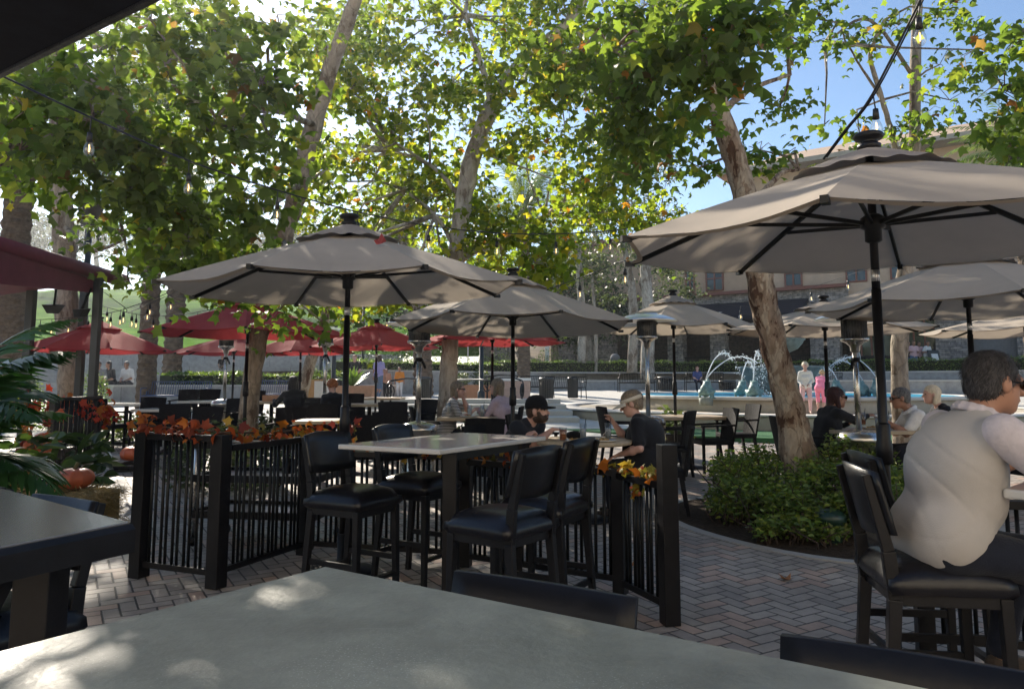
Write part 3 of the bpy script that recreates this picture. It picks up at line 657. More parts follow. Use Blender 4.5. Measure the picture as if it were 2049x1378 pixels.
def make_tree(name, label, cat, trunk, blobs, seed, cl=20, lv=14, cr=.35, size=.17, pal=PAL_SYC, bark='bark', kind='star', leafm='leaf', limbs=(), group=None, shell=.45, twigs=True, droop=.5, seg=14):
    """trunk / limbs: lists of (point, radius); blobs: foliage masses (centre, radii, weight)"""
    rng = np.random.default_rng(seed); base = Vector(trunk[0][0]); root = empty(name, base, 0, label, cat, group)
    def path(pts, mb, n, wob):
        P = [Vector(p)-base for p, r in pts]; rs = [r for p, r in pts]; Q = []; rr = []
        for i in range(len(P)-1):
            a, b = P[i], P[i+1]; a0 = P[i-1] if i else a-(b-a); b1 = P[i+2] if i+2 < len(P) else b+(b-a); k = 6
            for j in range(k+(i == len(P)-2)):
                t = j/k; q = .5*((2*a)+(b-a0)*t+(2*a0-5*a+4*b-b1)*t*t+(3*a-a0-3*b+b1)*t**3)
                r = rs[i]+(rs[i+1]-rs[i])*t; Q.append(q+Vector(rng.normal(size=3)*wob*r)); rr.append(r*(1+rng.uniform(-.05, .06)))
        mb.tube(Q, rr, n); return Q
    tb = MB(); path(trunk, tb, seg, .05)
    tr = tb.build('trunk', bark, root)
    lm = MB()
    for l in limbs: path(l, lm, 8, .12)
    P, C = crown_points(blobs, rng, cl, lv, cr, shell) if blobs else (None, None)
    if twigs and blobs:
        allp = [p for p, r in trunk[len(trunk)//2:]]+[p for l in limbs for p, r in l[1:]]; A = np.array([tuple(p) for p in allp])
        for b in blobs:
            c = np.array(tuple(b[0])); j = np.argmin(np.linalg.norm(A-c, axis=1)); a = Vector(A[j]); c = Vector(c); mid = (a+c)/2+Vector(rng.normal(size=3)*.12)+Vector((0, 0, .1))
            dd = (c-a).length
            if dd < 4.5: lm.tube([a-base, mid-base, c-base], [min(.05, .012*dd+.012), .018, .009], 5)
        bi = np.array([tuple(b[0]) for b in blobs])
        for q in C:
            j = np.argmin(np.linalg.norm(bi-q, axis=1)); a = Vector(bi[j]); b = Vector(q); m = (a+b)/2+Vector((rng.normal()*.06, rng.normal()*.06, .08))
            lm.tube([a-base, m-base, b-base], [.008, .006, .003], 3, False)
    if lm.v: lm.build('limbs', bark if not twigs or limbs else 'twig', root)
    if blobs:
        V, F, c = scatter(P, size, pal, rng, kind, droop); link('crown', npmesh('crown', V-np.array(base), F, False, c), leafm, root)
    return root
def foliage(name, label, cat, blobs, seed, n, size, pal, loc, kind='kite', leafm='leaf_far', group=None, shell=.75, stems=0, kindtag=None, stemh=.5):
    rng = np.random.default_rng(seed); P = []
    tot = sum((b[2] if len(b) > 2 else 1) for b in blobs)
    for b in blobs:
        c, r = np.array(b[0]), np.array(b[1]); m = int(n*(b[2] if len(b) > 2 else 1)/tot); u = rng.normal(size=(m, 3)); u /= np.linalg.norm(u, axis=1)[:, None]
        p = c+u*r*(shell+(1-shell)*rng.random(m))[:, None]*(1+.12*rng.normal(size=m))[:, None]; P.append(p[p[:, 2] > .01])
    P = np.concatenate(P); V, F, c = scatter(P, size, pal, rng, kind, -.1, flat=.5)
    me = npmesh(name, V, F, False, c)
    root = empty(name, loc, 0, label, cat, group)
    link('foliage', me, leafm, root)
    s = MB()
    for _ in range(stems or 6):
        b = blobs[rng.integers(len(blobs))]; c = Vector(b[0]); x, y = c.x+rng.normal()*b[1][0]*.4, c.y+rng.normal()*b[1][1]*.4
        s.tube([(x*.9, y*.9, 0), (x+rng.normal()*.04, y+rng.normal()*.04, c.z*.6), (x+rng.normal()*.12, y+rng.normal()*.12, c.z+b[1][2]*.5)], [.010, .007, .004], 4)
    s.build('stems', 'twig', root); return root
def hedge(name, label, pts, hh, ww, seed, loc=(0, 0, 0), pal=PAL_HEDGE, dens=260, size=.07, group=None, leafm='leaf_far'):
    """clipped hedge along a ground path: a dark twiggy core under a skin of leaves"""
    rng = np.random.default_rng(seed); root = empty(name, loc, 0, label, 'hedge', group); P = []; core = MB()
    for a, b in zip(pts, pts[1:]):
        a, b = np.array(a, float), np.array(b, float); d = b-a; L = np.linalg.norm(d); d /= L; nrm = np.array([-d[1], d[0], 0]); nrm /= np.linalg.norm(nrm); n = int(L*(2*hh+ww)*dens)
        t = rng.random(n)*L; side = rng.random(n)*(2*hh+ww); off = np.where(side < hh, -ww/2, np.where(side > hh+ww, ww/2, side-hh-ww/2)); z = np.where(side < hh, side, np.where(side > hh+ww, 2*hh+ww-side, hh))
        bump = .045*np.sin(t*1.7+a[0])+.03*np.sin(t*4.1)+rng.normal(size=n)*.035
        z = z+np.where((side >= hh) & (side <= hh+ww), bump, 0); off = off*(1+.1*rng.normal(size=n))
        P.append(a+d*t[:, None]+nrm*off[:, None]+np.array([0, 0, 1])*z[:, None])
        core.bar(tuple(a+np.array([0, 0, hh*.46])), tuple(b+np.array([0, 0, hh*.46])), ww*.9, hh*.9)
    P = np.concatenate(P); V, F, c = scatter(P, size, pal, rng, 'kite', -.2, flat=.4); link('foliage', npmesh('foliage', V, F, False, c), leafm, root)
    core.build('twig_core', 'hedge_core', root); return root
mat('hedge_core', (.02, .028, .010), .9, var=.4, scale=12, bump=.8)
def frond_mesh(rng, n, L, up, spread=2*PI, lf=.5, nl=46, droop=1.0, start=0, width=.035, pal=((.13, .19, .06), (.20, .24, .08), (.09, .14, .05))):
    V = []; F = []; C = []; o = 0
    for k in range(n):
        az = start+spread*k/n+rng.normal()*.15; el = up[0]+(up[1]-up[0])*rng.random(); l = L*rng.uniform(.8, 1.1); p = np.zeros(3); pts = []; e = el; st = l/14
        col_ = np.array(pal[rng.integers(len(pal))])*rng.uniform(.8, 1.2)
        for i in range(15): pts.append(p.copy()); p = p+st*np.array([math.cos(az)*math.cos(e), math.sin(az)*math.cos(e), math.sin(e)]); e -= droop*(.06+.10*i/14)*(1.2 if el < .6 else 1)
        pts = np.array(pts); side = np.array([-math.sin(az), math.cos(az), 0])
        for i in range(14):
            w = .022*(1-i/14)+.006; a, b = pts[i], pts[i+1]; V += [a-side*w, a+side*w, b+side*w*.9, b-side*w*.9]; F.append((o, o+1, o+2, o+3)); C += [col_*1.3]*4; o += 4
        for j in range(nl):
            f = .12+.88*j/nl; x = f*14; i = min(13, int(x)); q = pts[i]+(pts[i+1]-pts[i])*(x-i); tg = pts[i+1]-pts[i]; tg /= np.linalg.norm(tg); up_ = np.cross(side, tg)
            ll = lf*math.sin(PI*min(1, .15+.85*f)**.8)*rng.uniform(.85, 1.1)
            for s in (-1, 1):
                d = side*s*.75+tg*.75+up_*.25+rng.normal(size=3)*.06; d /= np.linalg.norm(d); wv = np.cross(d, up_); wv = tg-d*(tg@d); wv /= np.linalg.norm(wv)
                m = q+d*ll*.55; e2 = q+d*ll-np.array([0, 0, ll*.18]); V += [q, m+wv*width/2, e2, m-wv*width/2]; F.append((o, o+1, o+2, o+3)); C += [col_]*4; o += 4
    return np.array(V), np.array(F), np.array(C)
def palm(name, label, base, h, r, seed, crown=True, L=3.2, nf=46, lean=(0, 0), group='date palms around the plaza', z=0):
    rng = np.random.default_rng(seed); root = empty(name, base, 0, label, 'palm tree', group); t = MB(); n = 18; k = int(h/.13); vs = []
    for i in range(k+1):
        f = i/k; rr = r*(1.12-.12*min(1, f*6))*(1+(.07 if i % 2 else -.03)); 
        for j in range(n):
            a = 2*PI*j/n; q = rr*(1+.05*math.sin(5*a+i*2.4)+rng.normal()*.025); vs.append((lean[0]*f*f+q*math.cos(a), lean[1]*f*f+q*math.sin(a), f*h))
    t.add(vs, [(i*n+j, i*n+(j+1) % n, (i+1)*n+(j+1) % n, (i+1)*n+j) for i in range(k) for j in range(n)], False); t.build('trunk', 'palm_bark', root)
    if crown:
        top = np.array([lean[0], lean[1], h]); b = MB(); vs = []
        m = MB()
        for i in range(150):   # cut frond stubs below the crown
            a = rng.uniform(0, 2*PI); z = h-1.3*rng.random(); rr = r*1.0; m.bar((top[0]+rr*math.cos(a), top[1]+rr*math.sin(a), z), (top[0]+rr*1.75*math.cos(a), top[1]+rr*1.75*math.sin(a), z+.28), .12, .04, .07, .03)
        m.build('frond_stubs', 'palm_bark', root)
        V, F, c = frond_mesh(rng, nf, L, (-.5, 1.45), lf=.55, droop=.9); link('crown', npmesh('crown', V+top, F, False, c), 'frond', root)
    return root

# ---------------------------------------------------------------- people
def V3(*a): return np.array(a, float)
def unit(v): v = np.asarray(v, float); return v/(np.linalg.norm(v)+1e-12)
def ik(a, b, l1, l2, pole):
    a, b = np.array(a, float), np.array(b, float); d = b-a; L = np.linalg.norm(d); L2 = min(L, (l1+l2)*.995); b = a+d/L*L2; d = d/L
    x = (l1*l1-l2*l2+L2*L2)/(2*L2); y = math.sqrt(max(0, l1*l1-x*x)); pl = np.array(pole, float); pl = pl-d*(pl@d); return a+d*x+unit(pl)*y, b
def rotm(yaw, pitch, roll=0):
    """columns: head right, forward, up"""
    return np.array(Matrix.Rotation(yaw, 3, 'Z') @ Matrix.Rotation(pitch, 3, 'X') @ Matrix.Rotation(roll, 3, 'Y'))
HAIRC = dict(hair_grey=(.06, .057, .06), hair_silver=(.2, .19, .18), hair_blonde=(.5, .38, .22), hair_platinum=(.7, .6, .44), hair_ash=(.26, .2, .14), hair_brown=(.07, .042, .028), hair_black=(.014, .011, .012), hair_red=(.3, .1, .035), hair_wine=(.045, .014, .014))
def person(label, loc, rz, pose='sit', sc_=1.0, lean=.1, side=0., hands=None, feet=None, head=(0, 0, 0), skin='skin', shirt='tee_black', sleeve=.55, pants='denim_dark', shoes='shoe_dark',
           hair='hair_brown', style='short', cell=.011, bulk=1.0, belly=0., extras=(), seat=.47, shorts=False, group=None, neck_fwd=.03, twist=0., female=False, hand_dir=None, neckl=1.0, shw=1.0, sleeve_m=None, fold=.0035, hs=1.08, dress=False, beard=None):
    """facing +Y; every limb placed by joints, surfaces grown round them"""
    root = empty('person', loc, rz, label, 'person', group); s = sc_
    pel = V3(0, 0, (seat+.09) if pose == 'sit' else .93)
    if pose == 'sit' and seat < .5: pel[2] = .46/sc_+.075
    up = unit(V3(math.sin(side), math.sin(lean), math.cos(lean))); rt = unit(np.cross(V3(-math.sin(twist), math.cos(twist), 0), up)); fw = np.cross(up, rt)
    chest = pel+up*.30; nb = pel+up*.505; sw = (.185 if not female else .165)*(.5+.5*bulk)*shw
    sh = [nb-up*.055+rt*sw*k for k in (-1, 1)]; hp = [pel+V3(.095*k*(.6+.4*bulk), 0, -.02) for k in (-1, 1)]
    hc = nb+up*.175*neckl+V3(0, neck_fwd, 0)+fw*.01
    H0 = rotm(*head); H = H0*hs; Hi = H0/hs; hl = lambda x, y, z: hc+H @ V3(x, y, z); cl = lambda k: cell*k
    # head
    b = [('e', hc+H @ V3(0, -.012, .03), (.074, .094, .086), Hi), ('e', hc+H @ V3(0, .018, -.035), (.058, .072, .078), Hi), ('c', hl(0, .055, -.082), hl(0, .062, -.088), .024, .022, .03),
         ('c', hl(0, .083, .008), hl(0, .106, -.024), .009, .015, .012), ('c', hl(-.03, .078, .026), hl(.03, .078, .026), .012, .012, .015),
         ('c', hl(-.018, .083, -.055), hl(.018, .083, -.055), .008, .008, .008), ('e', hl(-.077, -.005, -.005), (.012, .02, .033), Hi, .008), ('e', hl(.077, -.005, -.005), (.012, .02, .033), Hi, .008),
         ('c', nb-up*.03, hc-up*.05, .058 if not female else .05, .054 if not female else .046)]
    # torso
    bk = bulk
    tor = [('c', pel-rt*.06*bk, pel+rt*.06*bk, .115*bk, .115*bk, .05), ('c', chest-rt*.07*bk, chest+rt*.07*bk, .105*bk, .105*bk, .06), ('c', pel+up*.15-rt*.05*bk, pel+up*.15+rt*.05*bk, .10*bk, .10*bk, .06),
           ('c', nb-up*.07-rt*(sw-.04), nb-up*.07+rt*(sw-.04), .062, .062, .05), ('c', nb-up*.02-rt*.05, nb-up*.02+rt*.05, .052, .052, .04)]
    if belly: tor += [('e', pel+up*.18+fw*.06*belly, (.15*bk, .13*bk*belly**.5, .15), np.stack([rt, fw, up], 1), .06), ('e', chest-fw*.05, (.16*bk, .11*bk, .17), np.stack([rt, fw, up], 1), .06)]
    if female: tor += [('e', chest+fw*.075+rt*.06*k-up*.01, (.06, .055, .06), None, .04) for k in (-1, 1)]
    arms = []; sleeves = []; HANDS = []
    for i, k in enumerate((-1, 1)):
        tgt = (hands or {}).get(i) if hands else None
        if tgt is None: tgt = sh[i]+V3(k*.08, .05, -.52) if pose != 'sit' else hp[i]+V3(k*.02, .28, .10)
        el, wr = ik(sh[i], tgt, .28, .25, V3(k*.55, -.5, -.8) if not (hands and len(hands.get(i, ())) and hands.get(('p', i)) is not None) else hands[('p', i)])
        ar = .044*(.6+.4*bk) if not female else .038*(.6+.4*bk)
        arms += [('c', sh[i], el, ar+.008, ar-.004), ('c', el, el+(wr-el)*.35, ar-.004, ar), ('c', el+(wr-el)*.35, wr, ar, .024)]
        sl_end = sh[i]+(el-sh[i])*min(1, sleeve*1.6) if sleeve < .62 else el
        sleeves += [('c', sh[i], sl_end, ar+.026, ar+.020 if sleeve < .62 else ar+.012, .035)]
        if sleeve > .7: sleeves += [('c', el, el+(wr-el)*min(1, (sleeve-.6)/.4), ar+.012, .034, .03)]
        d = unit(wr-el) if not (hand_dir and i in hand_dir) else unit(hand_dir[i]); sdv = unit(np.cross(d, V3(0, 0, 1)+.01)); pn = np.cross(sdv, d)
        hs = .92 if female else 1
        arms += [('e', wr+d*.045*hs, (.040*hs, .052*hs, .017), np.stack([sdv, d, pn], 1), .015)]
        for q, (off, ln) in enumerate(((-.030, .062), (-.010, .074), (.010, .070), (.028, .055))):
            a = wr+d*.085*hs+sdv*off*hs; m = a+d*ln*.5-pn*.008; e = m+unit(d-pn*.9)*ln*.55; arms += [('c', a, m, .0095, .009, .004), ('c', m, e, .009, .0075, .004)]
        th = wr+d*.03-sdv*k*-.035; arms += [('c', th, th+unit(d*.8-sdv*-k*.7)*.05-pn*.01, .012, .010, .01)]
        HANDS.append(wr+d*.08)
    legs = []; trous = []; shoe = []
    for i, k in enumerate((-1, 1)):
        ft = (feet or {}).get(i)
        if ft is None: ft = V3(k*.12, .42, .085) if pose == 'sit' else V3(k*.10, -.02, .085)
        kn, an = ik(hp[i], ft, .435, .42, V3(k*.15, 1, .25 if pose == 'sit' else 0)); th = .078*(.5+.5*bk)
        legs += [('c', hp[i], kn, th, .052), ('c', kn, kn+(an-kn)*.35-V3(0, .012, 0), .05, .052), ('c', kn+(an-kn)*.35-V3(0, .012, 0), an, .05, .034)]
        end = kn+(an-kn)*.15 if shorts else an
        trous += [('c', hp[i], kn, th+.018, .068, .04)] + ([('c', kn, an+(kn-an)*.06, .066, .052 if not female else .042, .03)] if not shorts else [('c', kn, end, .068, .068, .03)])
        fd = unit(V3(k*.15, 1, 0)); shoe += [('c', an-V3(0, .02, .045), an+fd*.05-V3(0, 0, .05), .038, .036, .02), ('c', an+fd*.05-V3(0, 0, .05), an+fd*.15-V3(0, 0, .058), .036, .028, .02)]
        if shoes is None: legs += [('c', an, an+fd*.13-V3(0, 0, .06), .035, .022), ('c', an, an-V3(0, .03, .05), .03, .025)]
    nz = lambda amp: (lambda X, Y, Z: amp*(np.sin(31*X+17*Z+9*np.sin(7*Y+3*Z))*.5+np.sin(23*Y-29*Z+6*np.sin(11*X))*.5+.4*np.sin(61*Z+40*X)))
    def fz(amp):
        def g_(X, Y, Z):
            w1 = np.abs(np.sin(15*(Z+.75*Y)+2.2*np.sin(4*X+3*Y)+.8*np.sin(11*Z))); w2 = np.abs(np.sin(21*(Z-.55*Y+.3*X)+1.8*np.sin(5*Y+2*Z)))
            return amp*(1.5*(1-w1)**4*(.5+.5*np.sin(6*Y+7*Z+4*X))+1.2*(1-w2)**5*(.5+.5*np.sin(8*Z-5*Y+2))-.4*np.sin(17*Z+9*Y+6*X)*np.sin(12*Y))
        return g_
    body = sdf('body', b+[p if len(p) > 5 else p for p in tor]+arms+legs, skin, root, cell, .022)
    if s != 1: root.scale = (s, s, s)
    g = .014
    inf = lambda L, e: [(p[0], p[1], p[2], p[3]+e, p[4]+e, *(p[5:])) if p[0] == 'c' else (p[0], p[1], tuple(x+e for x in p[2]), *p[3:]) for p in L]
    hem = [('c', pel+up*.03-rt*.075*bk, pel+up*.03+rt*.07*bk, .124*bk, .124*bk, .04)]+([('c', hp[i]+V3(0, -.01, .04), hp[i]+V3(0, .04, .055), .094*bk, .090*bk, .04) for i in (0, 1)] if pose == 'sit' else [])
    neckcut = [('x', nb+up*.05+fw*.03, (.066, .066, .06), None)]
    if not dress: sdf('trousers', inf(tor[:1], g-.002)+trous, pants, root, cell, .03, nz(.0022))
    if sleeve_m:
        for i in (0, 1): sdf('sleeve', [(p[0], p[1], p[2], p[3]+.006, p[4]+.010) for p in (sleeves[i*(len(sleeves)//2):(i+1)*(len(sleeves)//2)])], sleeve_m, root, cell, .03, fz(.0045))
        sleeves = [(p[0], p[1], p[1]+(p[2]-p[1])*.12, p[3]-.004, p[4]) for p in sleeves]
    sdf('shirt', inf(tor, g)+hem+sleeves+neckcut+([('c', hp[i]+V3(0, 0, 0), hp[i]*.5+hp[1-i]*.5+V3(0, .0, -.35), .15, .2) for i in (0, 1)] if dress else []), shirt, root, cell, .035, fz(fold))
    if shoes: 
        for i in (0, 1): sdf('shoe', shoe[2*i:2*i+2]+[('x', shoe[2*i][1]-V3(0, 0, .078), (.5, .5, .04), None)], shoes, root, cell, .02)
    if 'collar' in extras:
        rg_ = [nb+up*.035+fw*.012+(rt*math.cos(a)*.078+fw*math.sin(a)*.078)-up*(.018*max(0, math.sin(a))) for a in np.linspace(0, 2*PI, 15)]
        sdf('collar', [('c', p, q, .013, .013, .01) for p, q in zip(rg_, rg_[1:])]+[('c', p-up*.022+(p-nb)*.18, q-up*.022+(q-nb)*.18, .010, .010, .012) for p, q in zip(rg_, rg_[1:])], sleeve_m or shirt, root, cell*.8, .012)
    # hair
    hx = []
    top = ('e', hl(0, -.020, .042), (.083, .098, .086), Hi)
    facec = ('x', hl(0, .115, -.035), (.072, .075, .088), Hi)
    if style == 'short': hx = [top, ('e', hl(0, -.045, -.01), (.076, .065, .07), Hi), facec, ('x', hl(0, .02, -.095), (.09, .09, .085), Hi)]
    if style == 'crop': hx = [('e', hl(0, -.018, .036), (.079, .096, .083), Hi), ('e', hl(0, -.045, -.01), (.074, .064, .065), Hi), facec, ('x', hl(0, .02, -.095), (.09, .09, .085), Hi)]
    if style == 'bob': hx = [top, ('c', hl(-.062, -.03, .02), hl(-.070, -.01, -.10), .035, .028), ('c', hl(.062, -.03, .02), hl(.070, -.01, -.10), .035, .028), ('c', hl(0, -.06, .02), hl(0, -.065, -.10), .06, .052), ('x', hl(0, .115, -.03), (.062, .09, .085), Hi)]
    if style == 'long': hx = [top, ('c', hl(-.062, -.03, .02), hl(-.075, -.035, -.22), .034, .026), ('c', hl(.062, -.03, .02), hl(.075, -.035, -.22), .034, .026), ('c', hl(0, -.06, .02), hl(0, -.085, -.26), .06, .045), ('x', hl(0, .115, -.03), (.06, .09, .085), Hi)]
    if style == 'curly':
        rg = random.Random(label); hx = [top, ('x', hl(0, .125, -.03), (.06, .09, .085), Hi)]
        for _ in range(26): a = rg.uniform(0, 2*PI); e = rg.uniform(-.5, 1.4); hx.append(('e', hl(.085*math.cos(a)*math.cos(e), -.03+.085*math.sin(a)*math.cos(e)*(.55 if math.sin(a) > 0 else 1), .03+.09*math.sin(e)), (.034,)*3, None, .01))
        hx = [h for h in hx if h[0] != 'x']+[h for h in hx if h[0] == 'x']
    if style == 'up': hx = [top, ('e', hl(0, -.06, .07), (.058, .058, .05), Hi), ('e', hl(.02, -.085, .03), (.05, .05, .05), Hi), ('e', hl(0, -.05, -.02), (.074, .062, .07), Hi), facec, ('x', hl(0, .02, -.095), (.09, .09, .08), Hi)]
    if hx and cell < .0115:      # loose strands combed over the hair surface
        HV, HF = surf(hx, cell*.9, .02); rg2 = np.random.default_rng(len(label)); HV = HV[(HV-hc) @ H0[:, 1] < .07]; k_ = rg2.integers(len(HV), size=3200 if cell < .009 else 900); P_ = HV[k_]; nn_ = P_-hc; nn_ /= np.linalg.norm(nn_, axis=1)[:, None]
        d_ = np.array([0, 0, -1.])-.35*H0[:, 1]+rg2.normal(size=P_.shape)*.35; d_ -= nn_*(d_*nn_).sum(1)[:, None]; d_ = d_/np.linalg.norm(d_, axis=1)[:, None]+nn_*.22; l_ = rg2.uniform(.012, .032, len(P_))[:, None]*(1 if style != 'curly' else .7); s_ = np.cross(d_, nn_)*.0016
        V_ = np.stack([P_+nn_*.001, P_+d_*l_*.5+s_, P_+d_*l_, P_+d_*l_*.5-s_], 1).reshape(-1, 3); b_ = HAIRC[hair]; c_ = np.array(b_)*rg2.uniform(.5, 2.2, len(P_))[:, None]; link('hair_strands', npmesh('hair_strands', V_, np.arange(len(V_)).reshape(-1, 4), False, np.repeat(c_, 4, axis=0)), 'leaf_autumn', root)
    if hx: sdf('hair', hx, hair, root, cell*.9, .02, lambda X, Y, Z: .0028*np.sin(70*X+25*Z+4*np.sin(20*Y))*np.cos(65*Y+20*Z+3*np.sin(18*X))+.0018*np.sin(150*X+90*Z)*np.sin(140*Y))
    ex = set(extras); TH = Matrix.Translation(hc) @ Matrix(H.tolist()).to_4x4()
    if cell < .014:
        m = MB()
        for k in (-1, 1): m.ball((k*.031, .079, .006), (.013, .006, .007), 8, TH)
        if not ex & {'sunglasses'}: m.build('eyes', 'eye_dark', root)
        MB().ball((0, .088, -.056), (.024, .006, .006), 8, TH).build('mouth', 'lip', root)
    if beard: sdf('beard', [('e', hl(0, .02, -.065), (.062, .078, .050), Hi), ('c', hl(-.055, .03, -.02), hl(-.05, .045, -.06), .022, .022), ('c', hl(.055, .03, -.02), hl(.05, .045, -.06), .022, .022), ('c', hl(-.028, .088, -.043), hl(.028, .088, -.043), .009, .009, .01), ('x', hl(0, .10, -.005), (.05, .05, .038), Hi), ('x', hl(0, .11, -.056), (.020, .03, .007), Hi)], beard, root, cell*.8, .015)
    if 'sunglasses' in ex or 'glasses' in ex:
        gl = empty('glasses', (0, 0, 0)); gl.parent = root; f = MB(); lz = MB()
        for k in (-1, 1):
            lz.ball((k*.033, .094, .006), (.027, .006, .021), 12, TH); f.bar(tuple(TH @ Vector((k*.062, .088, .012))), tuple(TH @ Vector((k*.080, -.01, .008))), .005, .008)
        f.bar(tuple(TH @ Vector((-.06, .094, .016))), tuple(TH @ Vector((.06, .094, .016))), .005, .005)
        f.build('frame', 'cap_black', gl); lz.build('lenses', 'lens_dark' if 'sunglasses' in ex else 'lens_brown', gl)
    if 'cap' in ex:
        c = empty('cap', (0, 0, 0)); c.parent = root; m = MB(); m.lathe([(.094, -.01), (.098, .0), (.098, .03), (.086, .07), (.06, .10), (.02, .112), (0, .113)], (0, 0, 0), 24, TH @ Matrix.Translation((0, -.012, .035)) @ Matrix.Diagonal((.93, 1.1, 1, 1)))
        m.build('crown', 'cap_black', c); q = MB(); vs = []; nn = 10
        for z in (0, -.006):
            for i in range(nn+1):
                a = PI*i/nn; vs += [(.078*math.cos(a), .05+.025*math.sin(a), .045+z), (.082*math.cos(a), .06+.115*math.sin(a), .030+z-.012*abs(math.cos(a)))]
        w = 2*(nn+1); q.add(vs, [(2*i, 2*i+1, 2*i+3, 2*i+2) for i in range(nn)]+[(w+2*i, w+2*i+2, w+2*i+3, w+2*i+1) for i in range(nn)]+[(2*i+1, w+2*i+1, w+2*i+3, 2*i+3) for i in range(nn)], True, TH); q.build('brim', 'cap_black', c)
        e = MB()   # the white mark on the front: a little palm-like emblem of strokes
        for a, l in ((0, .026), (.75, .020), (-.75, .020), (1.5, .014), (-1.5, .014)):
            p0 = Vector((.0, .093, .085)); p1 = p0+Vector((math.sin(a)*l, -.012 if a == 0 else 0, math.cos(a)*l*.8)); e.bar(tuple(TH @ (p0+Vector((0, .004, 0)))), tuple(TH @ (p1+Vector((0, .004, 0)))), .004, .004)
        e.bar(tuple(TH @ Vector((0, .098, .085))), tuple(TH @ Vector((-.004, .1, .066))), .004, .004); e.build('emblem', 'white_plain', c)
    if 'visor' in ex:
        c = empty('visor', (0, 0, 0)); c.parent = root; m = MB(); m.lathe([(.096, 0), (.100, .0), (.098, .035), (.094, .035)], (0, 0, 0), 24, TH @ Matrix.Translation((0, -.016, .025)) @ Matrix.Diagonal((.93, 1.1, 1, 1)), closed=True); m.build('band', 'visor_cloth', c)
        q = MB(); vs = []; nn = 10
        for i in range(nn+1):
            a = PI*i/nn; vs += [(.084*math.cos(a), .045+.035*math.sin(a), .035), (.098*math.cos(a), .05+.135*math.sin(a), .012-.012*abs(math.cos(a)))]
        q.add(vs, [(2*i, 2*i+1, 2*i+3, 2*i+2) for i in range(nn)], True, TH); q.build('brim', 'visor_cloth', c)
    return root
# ================================================================ THE SETTING
mat('pale_front', (.72, .66, .56), .9, var=.05, scale=1.5, bump=.1)
def sheet(name, m, xs, ys, zf):
    V = [(x, y, zf(x, y)) for y in ys for x in xs]; w = len(xs)
    F = [(j*w+i, j*w+i+1, (j+1)*w+i+1, (j+1)*w+i) for j in range(len(ys)-1) for i in range(w-1)]
    mb = MB(); mb.add(V, F, True); return struct(name, mb, m)
def hz(x, y):
    s = max(0, y-45); return (3.0+s*.165+.9*math.sin(x*.09+1)*min(1, s/30)+.4*math.sin(x*.23+y*.1)*min(1, s/30)) if y >= 45 else 3.0
sheet('ground', 'dirt_bank', [-150, -60, 0, 60, 150], [-40, 5, 45, 100, 150], lambda x, y: zg(y)-.12-(1 if y > 45 else 0))
sheet('paving', 'paving', [-30, -10, 0, 10, 30], [-8, 0, 5, 15.2], lambda x, y: zg(y))
sheet('plaza', 'plaza_slab', [-60, -20, 0, 20, 60], [15.2, 25, 36, 46], lambda x, y: zg(y))
sheet('grass_hill', 'grass_blade', [-140+6*i for i in range(24)]+[-2.5], [45+4*i for i in range(22)], hz)
sheet('dirt_bank', 'dirt_bank', [-2.5, 1, 4, 8, 14, 30, 80, 150], [45.5+5*i for i in range(18)], lambda x, y: (2.1+max(0, y-52)*.22 if x < 5 else 2.0+max(0, y-85)*.2)-.0)
# amphitheatre seat walls on the left
for k in range(5):
    r0 = 31.5+2*k; z = 1.42+.42*k; mb = MB(); n = 40; cx, cy = -3.0, 5.0; a0, a1 = R(95), R(160); vs = []
    for i in range(n+1):
        a = a0+(a1-a0)*i/n
        for r, zz in ((r0, 0), (r0, z), (r0+2.2 if k < 4 else r0+3, z+.0)): vs.append((cx+r*math.cos(a), cy+r*math.sin(a), zz))
    mb.add(vs, [(i*3+j, (i+1)*3+j, (i+1)*3+j+1, i*3+j+1) for i in range(n) for j in range(2)])
    tag(mb.build('seat_wall', 'wall_block'), ['lowest', 'second lowest', 'middle', 'second highest', 'highest'][k]+' of the curved concrete seat steps under the grass hill', 'seat wall', 'curved concrete seat steps')
def arcwall(name, label, cx, cy, r0, r1, z0, z1, a0, a1, m, n=60, cat='wall', cap=None, kind=None, group=None):
    mb = MB(); vs = []
    for i in range(n+1):
        a = R(a0+(a1-a0)*i/n); c, s = math.cos(a), math.sin(a)
        for r, z in ((r0, z0), (r0, z1), (r1, z1), (r1, z0)): vs.append((cx+r*c, cy+r*s, z))
    fs = [(i*4+j, i*4+(j+1) % 4, (i+1)*4+(j+1) % 4, (i+1)*4+j) for i in range(n) for j in range(4)]
    if abs(a1-a0) < 359: fs += [(0, 3, 2, 1), (n*4, n*4+1, n*4+2, n*4+3)]
    mb.add(vs, fs); root = mb.build(name, m)
    if cap:
        cb = MB(); vs = []
        for i in range(n+1):
            a = R(a0+(a1-a0)*i/n); c, s = math.cos(a), math.sin(a)
            for r, z in ((r0-.04, z1+.002), (r0-.04, z1+.07), (r1+.03, z1+.07), (r1+.03, z1+.002)): vs.append((cx+r*c, cy+r*s, z))
        cb.add(vs, fs); cb.build('coping', cap, root)
    return tag(root, label, cat, group, kind)
FX, FY = 8.4, 23.3
arcwall('seat_ledge', 'long curved concrete seat ledge behind the fountain benches', FX, FY, 15.2, 16.6, .6, 1.50, 25, 125, 'wall_block', cat='seat ledge', cap='concrete_pale')
arcwall('retaining_wall', 'tall curved concrete wall carrying the clipped hedge behind the fountain', FX, FY, 16.8, 17.3, .6, 1.93, 15, 152, 'wall_block', cap='concrete_pale')
arcwall('planting_bank', '', FX, FY, 17.3, 26, .6, 1.95, 10, 152, 'soil', kind='structure', cat=None)
def pa(r, a): return (FX+r*math.cos(R(a)), FY+r*math.sin(R(a)), 0)
